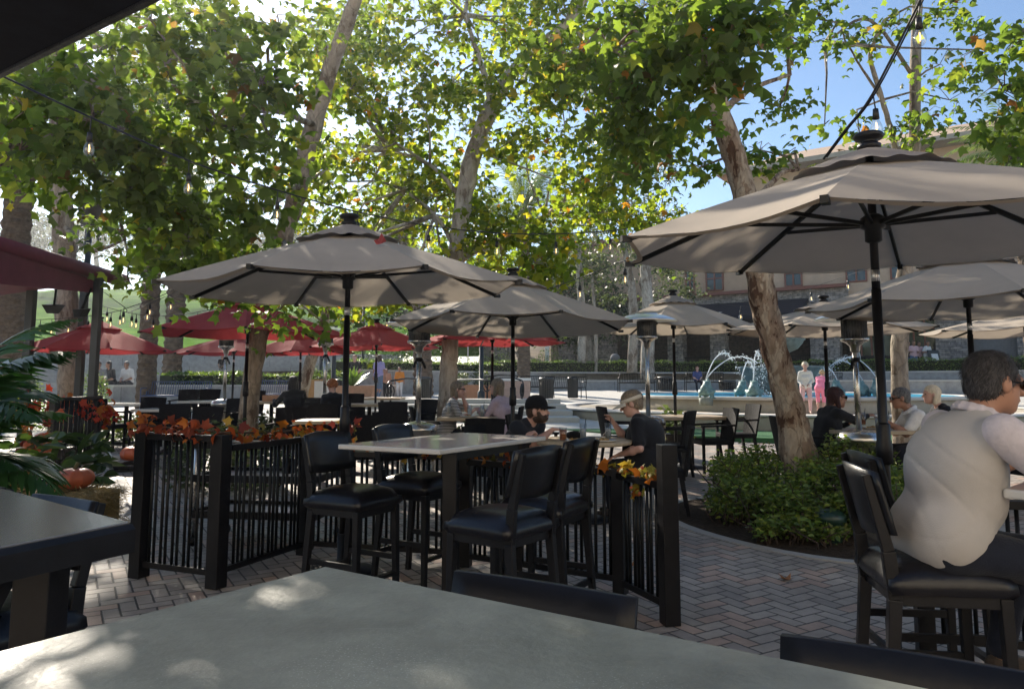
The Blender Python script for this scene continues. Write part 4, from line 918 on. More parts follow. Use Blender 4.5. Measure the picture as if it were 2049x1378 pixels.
hedge('clipped_hedge', 'long clipped box hedge on the wall behind the fountain', [pa(18, a) for a in range(18, 122, 6)], .62, .9, 3, loc=(0, 0, 1.93), dens=230, size=.09)
hedge('clipped_hedge', 'low sunlit hedge behind the wall left of the fountain', [pa(18.2, a) for a in range(120, 152, 5)], .45, 1.2, 4, loc=(0, 0, 1.93), dens=200, size=.10)
# curved retaining wall on the left with its planting
PW = [atx(222, 25.5), atx(300, 26.6), atx(420, 28), atx(560, 29.4), atx(700, 30.5), atx(800, 31)]
mb = MB()
for a, b in zip(PW, PW[1:]): mb.bar((a.x, a.y, .55), (b.x, b.y, .55), .35, 1.5)
mb.bar((PW[0].x, PW[0].y, .55), (PW[0].x-.5, PW[0].y+5, .55), .35, 1.5)
o = tag(mb.build('retaining_wall', 'wall_block'), 'low concrete planter wall behind the blue benches', 'wall'); mb = MB()
for a, b in zip(PW, PW[1:]): mb.bar((a.x, a.y, 1.335), (b.x, b.y, 1.335), .42, .065)
mb.build('coping', 'concrete_pale', o)
hedge('flowering_hedge', 'loose leafy hedge growing in the left planter wall', [(p.x, p.y+1.2, 0) for p in PW[1:5]], .50, 1.5, 7, loc=(0, 0, 1.25), dens=170, size=.12, pal=PAL_BUSH)
# steps between the two levels
SB = atx(880, 21.5)
for k in range(4):
    mb = MB(); mb.box((SB.x+.1*k, 19.4+.9*k, zg(18.8)+.06+.13*k), (7.5-.4*k, 1.0, .14)); tag(mb.build('stone_step', 'concrete_pale', bevel=.01), ['bottom', 'second', 'third', 'top'][k]+' of the broad pale steps below the spiral handrails', 'step', 'broad concrete steps')

# ---------------------------------------------------------------- fountain
fo = empty('fountain', (FX, FY, 0), 0, 'large round tiered fountain with blue water and frog spouts', 'fountain')
def ringmesh(prof, m, name, parent, n=96): mb = MB(); mb.lathe(prof, (0, 0, 0), n, closed=True); return mb.build(name, m, parent)
ringmesh([(7.3, .2), (7.3, .66), (7.27, .69), (4.7, .70), (4.7, .2)], 'concrete_tan', 'seat_ring', fo)
ringmesh([(6.4, .703), (7.33, .703), (7.33, .735), (6.4, .735)], 'concrete_pale', 'seat_coping', fo)
ringmesh([(4.9, .5), (4.9, 1.0), (4.66, 1.0), (4.66, .5)], 'concrete_tan', 'basin_wall', fo)
ringmesh([(4.98, 1.002), (4.98, 1.07), (4.95, 1.09), (4.72, 1.09), (4.70, 1.07), (4.70, 1.002)], 'concrete_pale', 'basin_rim', fo)
MB().add([(4.699*math.cos(2*PI*i/72), 4.699*math.sin(2*PI*i/72), 1.076) for i in range(72)], [tuple(range(72))]).build('water', 'pool_water', fo)
MB().lathe([(.85, .6), (.85, 1.05), (.72, 1.12), (.70, 1.2), (1.0, 1.35), (1.24, 1.70), (1.28, 1.86), (1.36, 1.88), (1.37, 1.93), (1.30, 1.95), (1.25, 1.88), (0.2, 1.80)], n=48).build('lower_bowl', 'bowl_stone', fo)
MB().lathe([(.30, 1.7), (.26, 1.9), (.16, 2.1), (.15, 2.3), (.22, 2.38), (.45, 2.48), (.60, 2.66), (.63, 2.74), (.68, 2.76), (.68, 2.80), (.62, 2.80), (.1, 2.7)], n=40).build('upper_bowl', 'bowl_stone', fo)
frog = None
def make_frog():
    t = empty('frog_spout', (0, 0, 0), 0, '', 'frog statue', 'bronze frog spouts in the fountain')
    pr = [('e', (0, 0, .30), (.19, .24, .24), None), ('e', (0, .10, .50), (.15, .15, .15), None), ('c', (0, .16, .58), (0, .20, .70), .08, .05), ('e', (-.10, .10, .62), (.045,)*3, None), ('e', (.10, .10, .62), (.045,)*3, None)]
    for k in (-1, 1):
        pr += [('c', (.14*k, -.12, .2), (.27*k, .10, .28), .09, .06), ('c', (.27*k, .10, .28), (.22*k, -.05, .05), .05, .04), ('c', (.22*k, -.05, .04), (.28*k, .16, .03), .035, .03), ('c', (.13*k, .18, .40), (.17*k, .28, .05), .05, .035)]
    sdf('body', pr, 'patina', t, .022, .05); MB().lathe([(.24, -.25), (.26, .02), (.22, .03)], n=20).build('plinth', 'bowl_stone', t); return t
FP = {}
fr = make_frog()
frogs = [(1412, 19.3, 'leftmost green frog spout near the basin edge'), (1484, 20.1, 'squat frog spout left of the leaning trunk, its back to us'), (1508, 19.3, 'pale frog spout beside the leaning tree trunk'), (1676, 19.6, 'frog spout right of the girl in pink'),
         (1727, 20.3, 'frog spout just right of the patio heater post'), (1758, 20.0, 'rightmost frog spout beside the umbrella pole')]
jets = []
for i, (px, Y, lb) in enumerate(frogs):
    p = at(px, 780, Y); a = math.atan2(FY-Y, FX-p.x)-PI/2; place(fr, FP, (p.x, Y, 1.04), a, lb, .70)
    jets.append((Vector((p.x, Y, 1.52)), Vector((FX-p.x, FY-Y, 0)).normalized()))
rng = random.Random(4)
def jet(label, p, d, L, h, seed):
    rg = random.Random(seed); mb = MB(); pts = []; n = 22
    for i in range(n+1):
        t = i/n; q = p+d*(L*t)+Vector((0, 0, 4*h*t*(1-t)-.55*t*t)); q += Vector((rg.gauss(0, 1), rg.gauss(0, 1), rg.gauss(0, 1)))*.022*t; pts.append(q)
    mb.tube(pts[:15], [.010+.008*rg.random() for _ in range(15)], 5)
    for i in range(150):
        t = rg.uniform(.3, 1); q = p+d*(L*t)+Vector((0, 0, 4*h*t*(1-t)-.55*t*t))+Vector((rg.gauss(0, .07*t), rg.gauss(0, .07*t), rg.gauss(0, .07*t))); mb.ball(q, rg.uniform(.006, .018), 5)
    for i in range(26):
        q = p+d*L+Vector((rg.gauss(0, .2), rg.gauss(0, .2), 0)); mb.ball((q.x, q.y, .07+1.0+rg.random()*.1), rg.uniform(.012, .03), 5)
    tag(mb.build('water_jet', 'spray'), label, 'water jet', 'arching fountain jets')
LJ = ['tall arching water jet from the leftmost frog', 'short looping water jet left of the leaning trunk', 'high thin water jet rising beside the leaning trunk', 'low water jet behind the dark-haired woman', 'splashing water jet right of the heater post', 'slanting water jet beside the thick umbrella pole']
for i, (p, d) in enumerate(jets): jet(LJ[i], p, (d+Vector((.0, 0, 0))).normalized(), [2.6, 1.6, 1.5, 1.5, 1.8, 2.2][i], [.84, .6, .86, .42, .66, .75][i], i)
jet('second water jet springing from the leftmost frog under the tall one', jets[0][0], (jets[0][1]+Vector((.3, -.3, 0))).normalized(), 2.8, .72, 31)
arcwall('turf_ring', '', FX, FY, 7.35, 9.6, .25, .405, 215, 300, 'turf', kind='structure', cat=None)

# ---------------------------------------------------------------- hotel building
AX, AY = 3.0, 56.2; ux, uy = .826, -.563; BROT = math.atan2(uy, ux)
def S(px, y=0):
    u = (px-1024.5)/1500; ox, oy = AX+(-uy)*y, AY+ux*y   # y metres behind the front line
    return (u*oy-ox)/(ux-u*uy)
bl = empty('hotel', (AX, AY, 2.0), BROT, 'tan hotel with stone columned ground floor beyond the fountain', 'building')
mb = MB()
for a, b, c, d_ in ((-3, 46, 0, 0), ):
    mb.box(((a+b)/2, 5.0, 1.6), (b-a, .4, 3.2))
mb.build('arcade_back_wall', 'ledgestone_shaded', bl)
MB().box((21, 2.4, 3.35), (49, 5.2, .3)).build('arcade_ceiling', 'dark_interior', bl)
for a, b in ((1113, 1150), (1184, 1226), (1257, 1286), (1336, 1366), (1421, 1451), (1530, 1556), (1621, 1680), (1872, 1945), (2035, 2080)):
    x0, x1 = S(a), S(b); o = MB().box(((x0+x1)/2, .35, 1.75), (x1-x0, .8, 3.5)).build('stone_column', 'ledgestone', bl)
    MB().box(((x0+x1)/2, .35, 3.52), (x1-x0+.15, .9, .08)).build('capstone', 'concrete_tan', o)
rail_spans = [(1150, 1184), (1226, 1257), (1286, 1336), (1366, 1421), (1451, 1530), (1556, 1621)]
for a, b in rail_spans:
    x0, x1 = S(a), S(b); r_ = MB(); r_.box(((x0+x1)/2, .3, 1.1), (x1-x0, .05, .05)); r_.box(((x0+x1)/2, .3, .15), (x1-x0, .04, .04)); n = int((x1-x0)/.14)
    for i in range(n): r_.box((x0+(x1-x0)*(i+.5)/n, .3, .62), (.025, .025, .95))
    r_.build('railing', 'black_metal', bl)
# deep fascia: dark fabric awning, stone band, red coping, stucco storeys
e = S(1700)
T_ = MB(); xa, xb = S(1290), S(1622); vs = [(xa, -.1, 4.6), (xb, -.1, 4.6), (xb, -2.6, 3.55), (xa, -2.6, 3.55), (xa, -2.6, 3.3), (xb, -2.6, 3.3), (xa, -.1, 4.35), (xb, -.1, 4.35)]
T_.add(vs, [(0, 3, 2, 1), (3, 4, 5, 2), (4, 6, 7, 5), (0, 6, 4, 3), (1, 2, 5, 7)]); T_.build('arcade_awning', 'dark_awning', bl)
MB().box((e/2-1.5, .3, 4.3), (e+3, .5, 1.7)).build('stone_band', 'ledgestone', bl)
MB().box((e/2-1.5, .12, 5.24), (e+3.2, 1.0, .20)).build('red_coping', 'red_trim', bl)
xs_ = S(1500)
MB().box((xs_/2-1.5, 4.2, 7.4), (xs_+3, 7.4, 4.1)).build('upper_wall', 'stucco', bl)
MB().box(((xs_+46)/2, 4.6, 9.4), (46-xs_, 8, 8.1)).build('tower_wall', 'stucco_pale', bl)
for x0, x1, zz, nm in ((-2, xs_, 9.55, 'lower_roof'), ):
    MB().box(((x0+x1)/2, 3.9, zz), (x1-x0, 8.4, .25)).build(nm, 'red_trim', bl)
rf = MB(); x0, x1 = xs_-1.4, 47.5; rf.add([(x0, -.9, 13.2), (x1, -.9, 13.2), (x1, 9.5, 13.2), (x0, 9.5, 13.2), (x0+4.2, 4.3, 15.2), (x1-3, 4.3, 15.2)], [(0, 1, 5, 4), (1, 2, 5), (2, 3, 4, 5), (3, 0, 4), (0, 3, 2, 1)]); rf.build('hip_roof', 'stucco_pale', bl)
MB().box(((x0+x1)/2, 4.3, 13.05), (x1-x0+.3, 10.6, .28)).build('eave', 'concrete_tan', bl)
for a, b in ((1376, 1392), (1417, 1450), (1576, 1609), (1700, 1740), (1790, 1830)):
    y = .48 if b < 1500 else .58
    x0, x1 = S(a, y), S(b, y)
    for z0_ in ((5.5, 8.6), (9.2, 12.0)) if a > 1500 else ((5.55, 8.6),):
        f_ = MB(); za, zb = z0_
        for x in (x0, (x0+x1)/2, x1): f_.box((x, y-.02, (za+zb)/2), (.10, .10, zb-za))
        for z in (za, za+.8, zb): f_.box(((x0+x1)/2, y-.03, z), (x1-x0+.1, .09, .09))
        o = f_.build('window', 'red_trim', bl); MB().box(((x0+x1)/2, y, (za+zb)/2), (x1-x0, .05, zb-za)).build('pane', 'window_pane', o)
# right-hand ground floor: white canopy over a glazed shopfront, stone and a grey panelled door
x0, x1 = S(1690), S(1885); MB().box(((x0+x1)/2, -.6, 3.3), (x1-x0, 1.6, .42)).build('entrance_canopy', 'white_awning', bl)
x0, x1 = S(1700), S(1872); MB().box(((x0+x1)/2, .5, 1.6), (x1-x0, .06, 3.1)).build('shopfront_glass', 'window_pane', bl)
f_ = MB()
for i in range(9): f_.box((x0+(x1-x0)*i/8, .44, 1.6), (.09, .09, 3.1))
f_.box(((x0+x1)/2, .43, 2.5), (x1-x0, .08, .09)); f_.box(((x0+x1)/2, .43, .1), (x1-x0, .08, .2)); f_.build('shopfront_frame', 'red_trim', bl)
x0, x1 = S(1690), 46; MB().box(((x0+x1)/2, .9, 4.4), (x1-x0, 1.0, 2.0)).build('front_wall', 'stucco_pale', bl)
x0, x1 = S(1690), S(1872)
x0, x1 = S(1945), S(2035); o = MB().box(((x0+x1)/2, .55, 1.6), (x1-x0, .1, 3.2)).build('panelled_door', 'grey_door', bl); t_ = MB()
for i in range(5):
    for j in range(2): t_.box((x0+(x1-x0)*(i+.5)/5, .49, .8+1.5*j), ((x1-x0)/5-.18, .03, 1.25))
t_.build('panel_moulding', 'grey_door', o)
sheet('terrace', 'concrete', [0, 10, 20, 34, 60], [38.5, 45, 58], lambda x, y: 1.98 if (x-FX)**2+(y-FY)**2 > 400 else 1.9)
for px, Y in ((1168, 47.5), (1392, 46.0)):
    pass
# two little white lamps above the arcade umbrella
for px in (1425, 1439):
    p = at(px, 645, 47); m_ = MB(); m_.tube([p, p+Vector((.12, 0, .45))], .03, 6); m_.box(p+Vector((.12, 0, .55)), (.26, .12, .2)); tag(m_.build('floodlight', 'white_plain'), ('left' if px < 1430 else 'right')+' of two small white floodlights on the dark arcade awning', 'floodlight', 'small white floodlights')

# unseen pale building front added behind the camera to bounce sunlight onto the patio
rw = empty('bounce_front', (1.0, -6.2, 0), 0, 'unseen pale stucco front added behind the camera to bounce sunlight', 'building'); m_ = MB(); m_.box((0, -.4, 4.6), (34, .8, 9.2)); m_.build('wall', 'pale_front', rw)
for x in (-11, -5.5, 0, 5.5, 11):
    f_ = MB(); f_.box((x, .03, 1.3), (2.4, .05, 2.5)); o = f_.build('window', 'window_pane', rw); g_ = MB()
    for dx in (-1.23, 0, 1.23): g_.box((x+dx, .07, 1.3), (.07, .08, 2.6))
    for z in (.03, 2.58): g_.box((x, .07, z), (2.53, .08, .07))
    g_.build('frame', 'black_paint', o)

hb_ = MB(); hb_.box((0, 57.5, 16), (318, 211, 38)); hzm = bpy.data.materials.new('haze_air'); hzm.use_nodes = True; t_ = hzm.node_tree; t_.nodes.remove(t_.nodes['Principled BSDF']); pv = nd(t_, 'VolumePrincipled'); pv.inputs['Density'].default_value = .00075; pv.inputs['Color'].default_value = (.93, .96, 1, 1); pv.inputs['Anisotropy'].default_value = .72
t_.links.new(pv.outputs[0], t_.nodes['Material Output'].inputs['Volume']); tag(hb_.build('haze', hzm), kind='stuff')
# ================================================================ TREES AND PLANTS
def B(px, py, Y, rx, ry=None, w=1, rd=None):
    k = Y/FPX; ry = ry or rx; return (tuple(at(px, py, Y)), (rx*k, (rd or (rx+ry)*.55)*k, ry*k), w)
def tr(pts): return [(at(px, py, Y), r) for px, py, Y, r in pts]
# right sycamore, leaning over the planter bed
bz = atx(1612, 8.6)
make_tree('sycamore_tree', 'big leaning sycamore with peeling mottled trunk in the planter bed', 'tree',
    [(bz+Vector((0, 0, -.1)), .24)]+tr([(1598, 900, 8.6, .20), (1580, 820, 8.6, .165), (1556, 720, 8.6, .15), (1532, 620, 8.6, .155), (1512, 520, 8.6, .15), (1497, 420, 8.6, .145), (1470, 320, 8.6, .135), (1442, 230, 8.5, .125), (1430, 150, 8.4, .115), (1450, 60, 8.2, .10), (1490, -60, 8, .08)]),
    [B(1400, 70, 5.6, 95, 60, 1.6), B(1425, 130, 5.4, 50, 45, .8), B(1320, 120, 6.2, 90, 60, 1.4), B(1240, 200, 6.6, 80, 60, 1.3), B(1300, 270, 7, 70, 45, 1.0), B(1490, 25, 5.6, 60, 35, .7), B(1150, 120, 7, 80, 60, 1), B(1375, 230, 7.5, 40, 35, .5),
     B(1560, 215, 10, 50, 45, .3), B(1520, 300, 10, 40, 35, .35), B(1610, 90, 10.5, 80, 35, .5), B(1570, 310, 10, 40, 25, .25), B(1400, 335, 9, 30, 25, .25), B(1330, 20, 8, 90, 40, 1), B(1590, 40, 9, 60, 30, .4), B(1250, 40, 7.5, 80, 50, 1), B(1290, 330, 8.5, 40, 30, .4)],
    11, cl=13, lv=17, cr=.33, size=.125, bark='bark',
    limbs=[tr([(1430, 150, 8.4, .07), (1390, 90, 8, .05), (1330, 60, 7.5, .04), (1260, 90, 7, .03), (1225, 105, 6.8, .02)]), tr([(1440, 230, 8.5, .05), (1500, 180, 9, .035), (1580, 150, 9.5, .02)]), tr([(1497, 420, 8.6, .05), (1560, 350, 9, .03), (1598, 340, 9.3, .015)])])
# left leaning sycamore
bz = atx(490, 11.4)
make_tree('sycamore_tree', 'slender pale sycamore leaning right behind the left taupe umbrella', 'tree',
    [(bz+Vector((0, 0, -.1)), 0.175)]+tr([(498, 820, 11.4, 0.146), (510, 720, 11.4, 0.135), (535, 600, 11.3, 0.135), (568, 480, 11.2, 0.140), (598, 370, 11.0, 0.140), (628, 250, 10.8, 0.135), (660, 140, 10.6, 0.117), (690, 60, 10.4, 0.105), (730, -60, 10.0, 0.082)]),
    [B(60, 230, 6, 90, 60, 1.1), B(190, 250, 6.2, 100, 60, 1.6), B(140, 150, 6.6, 90, 45, .9), B(330, 130, 7.2, 60, 45, .55), B(320, 330, 6.6, 90, 60, 1.4), B(440, 250, 6.8, 100, 60, 1.5), B(520, 170, 7, 90, 60, 1.6), B(250, 400, 6.8, 95, 50, 1.2), B(380, 440, 7, 90, 55, 1.4), B(480, 400, 7.2, 90, 55, 1.2), B(330, 510, 7.6, 85, 40, 1), B(545, 290, 7.6, 55, 55, .8),
     B(150, 130, 7, 80, 50, .5), B(430, 70, 7.4, 105, 45, 1.1), B(300, 40, 7, 80, 35, .5), B(560, 60, 8, 90, 50, 1), B(470, 520, 8, 60, 35, .8), B(440, 590, 8.2, 55, 20, .35), B(560, 620, 8.6, 50, 22, .30), B(640, 640, 8.6, 30, 22, .22), B(640, 110, 12.5, 60, 60, .8), B(90, 340, 6.5, 80, 30, .6), B(650, 330, 12.6, 60, 50, .7),
     B(40, 300, 5.6, 60, 40, .6), B(200, 190, 7.2, 60, 35, .45), B(700, 30, 12, 70, 50, .8)],
    21, cl=12, lv=16, cr=.38, size=.130, bark='bark_mid',
    limbs=[tr([(598, 370, 11, .05), (520, 420, 8.4, .035), (420, 440, 7.4, .02)]), tr([(628, 250, 10.8, .05), (540, 220, 8, .035), (420, 260, 7, .02), (300, 280, 6.6, .012)]), tr([(568, 480, 11.2, .035), (600, 560, 9, .02), (600, 610, 8.7, .012)])])
# central backlit sycamore
rgC = random.Random(5); blobs = []
for gx in range(640, 1290, 72):
    for gy in range(15, 600, 62):
        if rgC.random() < .06 or (970 < gx < 1130 and 270 < gy < 440): continue
        if gy > 480 and gx > 1180: continue
        blobs.append(B(gx+rgC.uniform(-35, 35), gy+rgC.uniform(-30, 30), rgC.uniform(12, 17), rgC.uniform(45, 70), rgC.uniform(32, 48), rgC.uniform(.6, 1.1)))
bz = atx(893, 13.2)
make_tree('sycamore_tree', 'tall pale sycamore with bent trunk and backlit yellow green crown', 'tree',
    [(bz+Vector((0, 0, -.1)), .20)]+tr([(896, 790, 13.2, .165), (900, 700, 13.2, .145), (906, 600, 13.2, .15), (914, 500, 13.2, .155), (928, 400, 13.2, .155), (950, 300, 13.2, .15), (985, 210, 13.2, .145), (1022, 150, 13.2, .12), (1070, 100, 13.2, .09), (1140, 40, 13, .07), (1190, -40, 13, .05)]),
    blobs, 31, cl=11, lv=19, cr=.48, size=.145, pal=PAL_YEL, bark='bark_pale', group=None,
    limbs=[tr([(985, 210, 13.2, .07), (960, 120, 13, .05), (930, 30, 13, .03)]), tr([(928, 400, 13.2, .05), (860, 330, 13.5, .035), (780, 300, 14, .02)]), tr([(914, 500, 13.2, .05), (870, 430, 13.5, .035), (810, 380, 14, .02)]),
           tr([(1022, 150, 13.2, .05), (1100, 130, 13, .035), (1180, 110, 12.6, .02)]), tr([(920, 520, 13.2, .05), (1000, 480, 14, .035), (1090, 430, 14.5, .02)])])
# left rear sycamore by the pergola
bz = atx(140, 15.5)
make_tree('sycamore_tree', 'straight sycamore trunk standing behind the black pergola posts', 'tree',
    [(bz+Vector((0, 0, -.1)), .22)]+tr([(140, 760, 15.5, 0.239), (133, 600, 15.5, 0.213), (126, 450, 15.5, 0.213), (122, 320, 15.5, 0.207), (118, 200, 15.5, 0.194), (112, 90, 15.5, 0.168), (100, -40, 15.5, 0.129)]),
    [B(40, 150, 12, 80, 50, .8), B(230, 240, 13, 70, 50, .6), B(160, 300, 11.5, 60, 40, .6), B(230, 470, 12.5, 50, 35, .5), B(255, 560, 13, 35, 25, .25), B(60, 60, 12, 90, 40, .7), B(250, 130, 13, 70, 50, .7), B(340, 150, 14, 60, 60, .7), B(460, 160, 14, 60, 60, .6), B(250, 20, 13, 80, 40, .8), B(420, 20, 13, 80, 40, .8)],
    41, cl=15, lv=18, cr=.5, size=.16, bark='bark_mid', limbs=[tr([(126, 450, 15.5, .06), (180, 500, 14.5, .04), (250, 480, 13, .02)]), tr([(118, 200, 15.5, .08), (150, 110, 14.5, .06), (220, 90, 13, .03)])])
bz = atx(598, 20)
make_tree('sycamore_tree', 'small crooked sycamore between the red umbrellas by the planters', 'tree',
    [(bz+Vector((0, 0, -.1)), .2)]+tr([(606, 780, 20, .17), (622, 720, 20, .15), (640, 670, 20, .14), (655, 620, 20, .13), (668, 560, 20, .11), (690, 480, 20, .08)]),
    [B(700, 500, 19, 60, 40, .9), B(760, 540, 19, 60, 40, .9), B(640, 520, 20, 50, 40, .6), B(830, 520, 20, 60, 45, .9), B(720, 590, 19, 50, 25, .35)], 51, cl=16, lv=20, cr=.45, size=.17, pal=PAL_YEL, bark='bark')
# thin right sycamore behind the big umbrella
bz = atx(1803, 13.4)
make_tree('sycamore_tree', 'thin straight sycamore rising behind the nearest right umbrella', 'tree',
    [(bz+Vector((0, 0, -.1)), .17)]+tr([(1800, 760, 13.4, .145), (1802, 640, 13.4, .135), (1815, 480, 13.4, .115), (1828, 320, 13.4, .10), (1832, 160, 13.4, .095), (1836, -60, 13.4, .08)]),
    [B(1800, 255, 13, 70, 30, .55), B(1880, 130, 13, 50, 40, .35), B(1700, 80, 12.5, 75, 28, .5), B(1800, 50, 12.5, 80, 35, .6), B(1900, 200, 12.5, 55, 50, .35), B(1720, 265, 13, 45, 28, .35), B(1850, 230, 13, 50, 40, .4), B(1650, 250, 12, 30, 25, .15), B(1950, 100, 10, 55, 55, .45),
     B(2010, 180, 8, 70, 60, 1.0), B(2030, 300, 8, 50, 55, .9), B(2040, 80, 8, 40, 50, .7), B(1990, 260, 8.5, 40, 40, .4), B(1640, 40, 12, 60, 35, .6), B(1900, 20, 12, 70, 25, .5)],
    61, cl=11, lv=14, cr=.38, size=.14, bark='bark_mid',
    limbs=[tr([(1815, 400, 13.4, .06), (1790, 290, 13.2, .05), (1765, 200, 13, .045), (1742, 110, 12.8, .04), (1770, 40, 12.6, .03)]), tr([(1765, 200, 13, .03), (1720, 130, 13, .02), (1690, 80, 12.8, .015)]), tr([(1832, 160, 13.4, .04), (1740, 40, 13, .03), (1650, 85, 12.5, .02)])])
# far eucalyptus, by the hotel
bz = Vector((atx(1268, 39).x, 39.5, 1.95))
make_tree('eucalyptus_tree', 'grey green eucalyptus with forked pale stems left of the hotel', 'tree',
    [(bz, .28)]+[(at(px, py, 39.5), r) for px, py, r in ((1268, 640, .24), (1262, 560, .2), (1248, 480, .16), (1255, 400, .1))],
    [B(1240, 330, 40, 55, 45, 1), B(1300, 360, 40, 50, 45, 1), B(1340, 320, 41, 40, 35, .8), B(1270, 430, 40, 60, 40, 1), B(1330, 430, 41, 50, 40, .8), B(1200, 440, 41, 50, 45, .9), B(1220, 520, 41, 45, 40, .8), B(1350, 560, 41.5, 38, 40, 1.1), B(1320, 610, 41.5, 40, 30, .8), B(1300, 500, 40, 40, 30, .6), B(1375, 590, 42, 22, 24, .5)],
    71, cl=22, lv=22, cr=.6, size=.22, pal=PAL_EUC, bark='bark_pale', kind='kite', leafm='leaf_far',
    limbs=[[(at(px, py, 39.6), r) for px, py, r in ((1288, 690, .2), (1296, 600, .17), (1284, 560, .14), (1310, 500, .1), (1320, 430, .06))]])
for px, wpx, lb, top in ((1296, 27, 'thick pale trunk rising right behind the centre patio heater', 540), (1164, 17, 'pale tree trunk before the arcade of stone columns', 560), (1192, 8, 'thin twin stemmed pale tree against the stone arcade', 600)):
    Y = 38 if px == 1296 else 40.5; k = Y/FPX; b0 = Vector((atx(px, Y).x, Y, 1.6))
    make_tree('pale_tree', lb, 'tree', [(b0, wpx*k*.55)]+[(at(px+dx, py, Y), r*k*wpx) for dx, py, r in ((0, 700, .5), (2, 640, .45), (-4, top, .4), (-8, top-80, .25))],
              [B(px-20, top-60, Y, 50, 40, 1), B(px+30, top-20, Y+1, 40, 35, .8)], int(px), cl=18, lv=20, cr=.6, size=.24, pal=PAL_EUC, bark='bark_pale', kind='kite', leafm='leaf_far', group=None)
# background woods between hill and hotel
rgW = random.Random(8)
spec = [(720, 560, 60, 'dark broadleaf tree at the right edge of the grass hill'), (830, 590, 52, 'dark bushy tree above the planters, left of the central palm'), (930, 560, 54, 'dense dark tree directly behind the bent pale trunk'), (1020, 600, 50, 'dark shrubby tree on the bank beside the central palm'),
        (1110, 560, 53, 'dense dark tree left of the stone arcade'), (1180, 600, 50, 'low dark tree overhanging the first arcade column'), (790, 470, 66, 'tall hazy tree behind the central sycamore'), (980, 460, 64, 'tall grey green tree behind the central palm crown'), (1150, 470, 62, 'tall grey green tree beside the eucalyptus')]
for i, (px, py, Y, lb) in enumerate(spec):
    k = Y/FPX; bs = [B(px+rgW.uniform(-55, 55), py+rgW.uniform(-50, 70), Y+rgW.uniform(-2, 2), rgW.uniform(35, 50), rgW.uniform(30, 42), 1) for _ in range(8)]
    gx = atx(px, Y).x; gz = (2.1+max(0, Y-52)*.22) if gx > -2.5 else hz(gx, Y)
    make_tree('background_tree', lb, 'tree', [(Vector((gx, Y, gz-.2)), .3), (at(px, py+60, Y), .24), (at(px, py, Y), .14)], bs, 80+i, cl=16, lv=20, cr=.75, size=.32, pal=PAL_DARK if i < 6 else PAL_EUC, bark='bark_mid', kind='kite', leafm='leaf_far', group='trees on the bank behind the plaza', twigs=False)
# trees on the crest of the hill, seen through bright air
crest = [(40, 470, 105, 'faint pale tree on the crest at the far left edge'), (110, 480, 112, 'hazy tree on the crest right of the left palm trunk'), (190, 470, 108, 'hazy rounded tree on the crest behind the bare looped pipes'), (300, 480, 110, 'hazy tree on the crest behind the left palms'), (400, 490, 104, 'hazy tree on the crest behind the red umbrella'), (500, 480, 100, 'hazy tree on the crest behind the leaning trunk'), (600, 490, 98, 'hazy tree on the crest right of the leaning trunk'), (690, 500, 96, 'rightmost hazy tree on the crest of the grass hill')]
for i, (px, py, Y, lb) in enumerate(crest):
    bs = [B(px+rgW.uniform(-45, 45), py+rgW.uniform(-45, 30), Y+rgW.uniform(-3, 3), rgW.uniform(26, 38), rgW.uniform(20, 30), 1) for _ in range(7)]
    gx = atx(px, Y).x
    make_tree('hillside_tree', lb, 'tree', [(Vector((gx, Y, hz(gx, Y)-.3)), .4), (at(px, py+20, Y), .3), (at(px, py-10, Y), .15)], bs, 120+i, cl=15, lv=18, cr=1.3, size=.6, pal=PAL_EUC, bark='bark_mid', kind='kite', leafm='leaf_far', group='trees on the crest of the hill', twigs=False)
# palms
palm('date_palm', 'tall date palm with patterned trunk between the red umbrellas at left', tuple(atx(293, 24)), 10.4, .27, 1, L=4.2, nf=70)
palm('date_palm', 'shorter date palm standing behind the first, in the leafy planter', tuple(atx(343, 31)), 8.9, .36, 2, L=4.4, nf=80, lean=(.25, 0))
palm('date_palm', 'thick date palm at the far left edge with hanging fronds', tuple(atx(12, 18)), 7.2, .30, 3, L=3.2, nf=44)
palm('date_palm', 'date palm behind the centre umbrella, its crown catching the light', tuple(atx(1048, 36)), 8.6, .30, 4, L=4.6, nf=80)
palm('date_palm', 'date palm trunk beside the children near the handrail', tuple(atx(847, 32)), 8.2, .38, 5, L=3.2, nf=44, lean=(-1.2, 0))
palm('date_palm', 'palm at the right edge with sunlit arching fronds', tuple(atx(2075, 26)), 8.8, .3, 6, L=3.2, nf=50)
# low bushes
def bush(label, px, Y, rpx, hpx, seed, n=700, pal=PAL_BUSH, z=None, size=.10, cat='bush', name='bush', kind='kite', group='shrubs across the plaza'):
    k = Y/FPX; g = atx(px, Y); g.z = g.z if z is None else z; r = rpx*k; h = hpx*k
    return foliage(name, label, cat, [((0, 0, h*.45), (r, r*.7, h*.55), 1), ((-r*.5, .1, h*.35), (r*.6, r*.5, h*.42), .6), ((r*.5, -.1, h*.38), (r*.55, r*.5, h*.45), .6)], seed, n, size, pal, g, kind, group=group)
bush('clipped dark shrub row left of the standing boy in black', 655, 33, 45, 60, 1, z=1.1, pal=PAL_BUSH); bush('tall dark shrub behind the woman in lavender', 760, 36, 60, 110, 2, 1500, PAL_DARK, z=1.2, size=.14); bush('dark shrub mass behind the two small children', 860, 38, 60, 90, 3, 1200, PAL_DARK, z=1.6, size=.14)
bush('rounded green shrub between the palm and the handrail', 975, 42, 50, 55, 4, 900, z=1.9); bush('square clipped shrub beside the white post', 1098, 42.5, 26, 55, 5, 700, PAL_HEDGE, z=1.95); bush('low dark shrub beneath the white sign', 1010, 44, 50, 50, 6, 800, PAL_DARK, z=1.9)
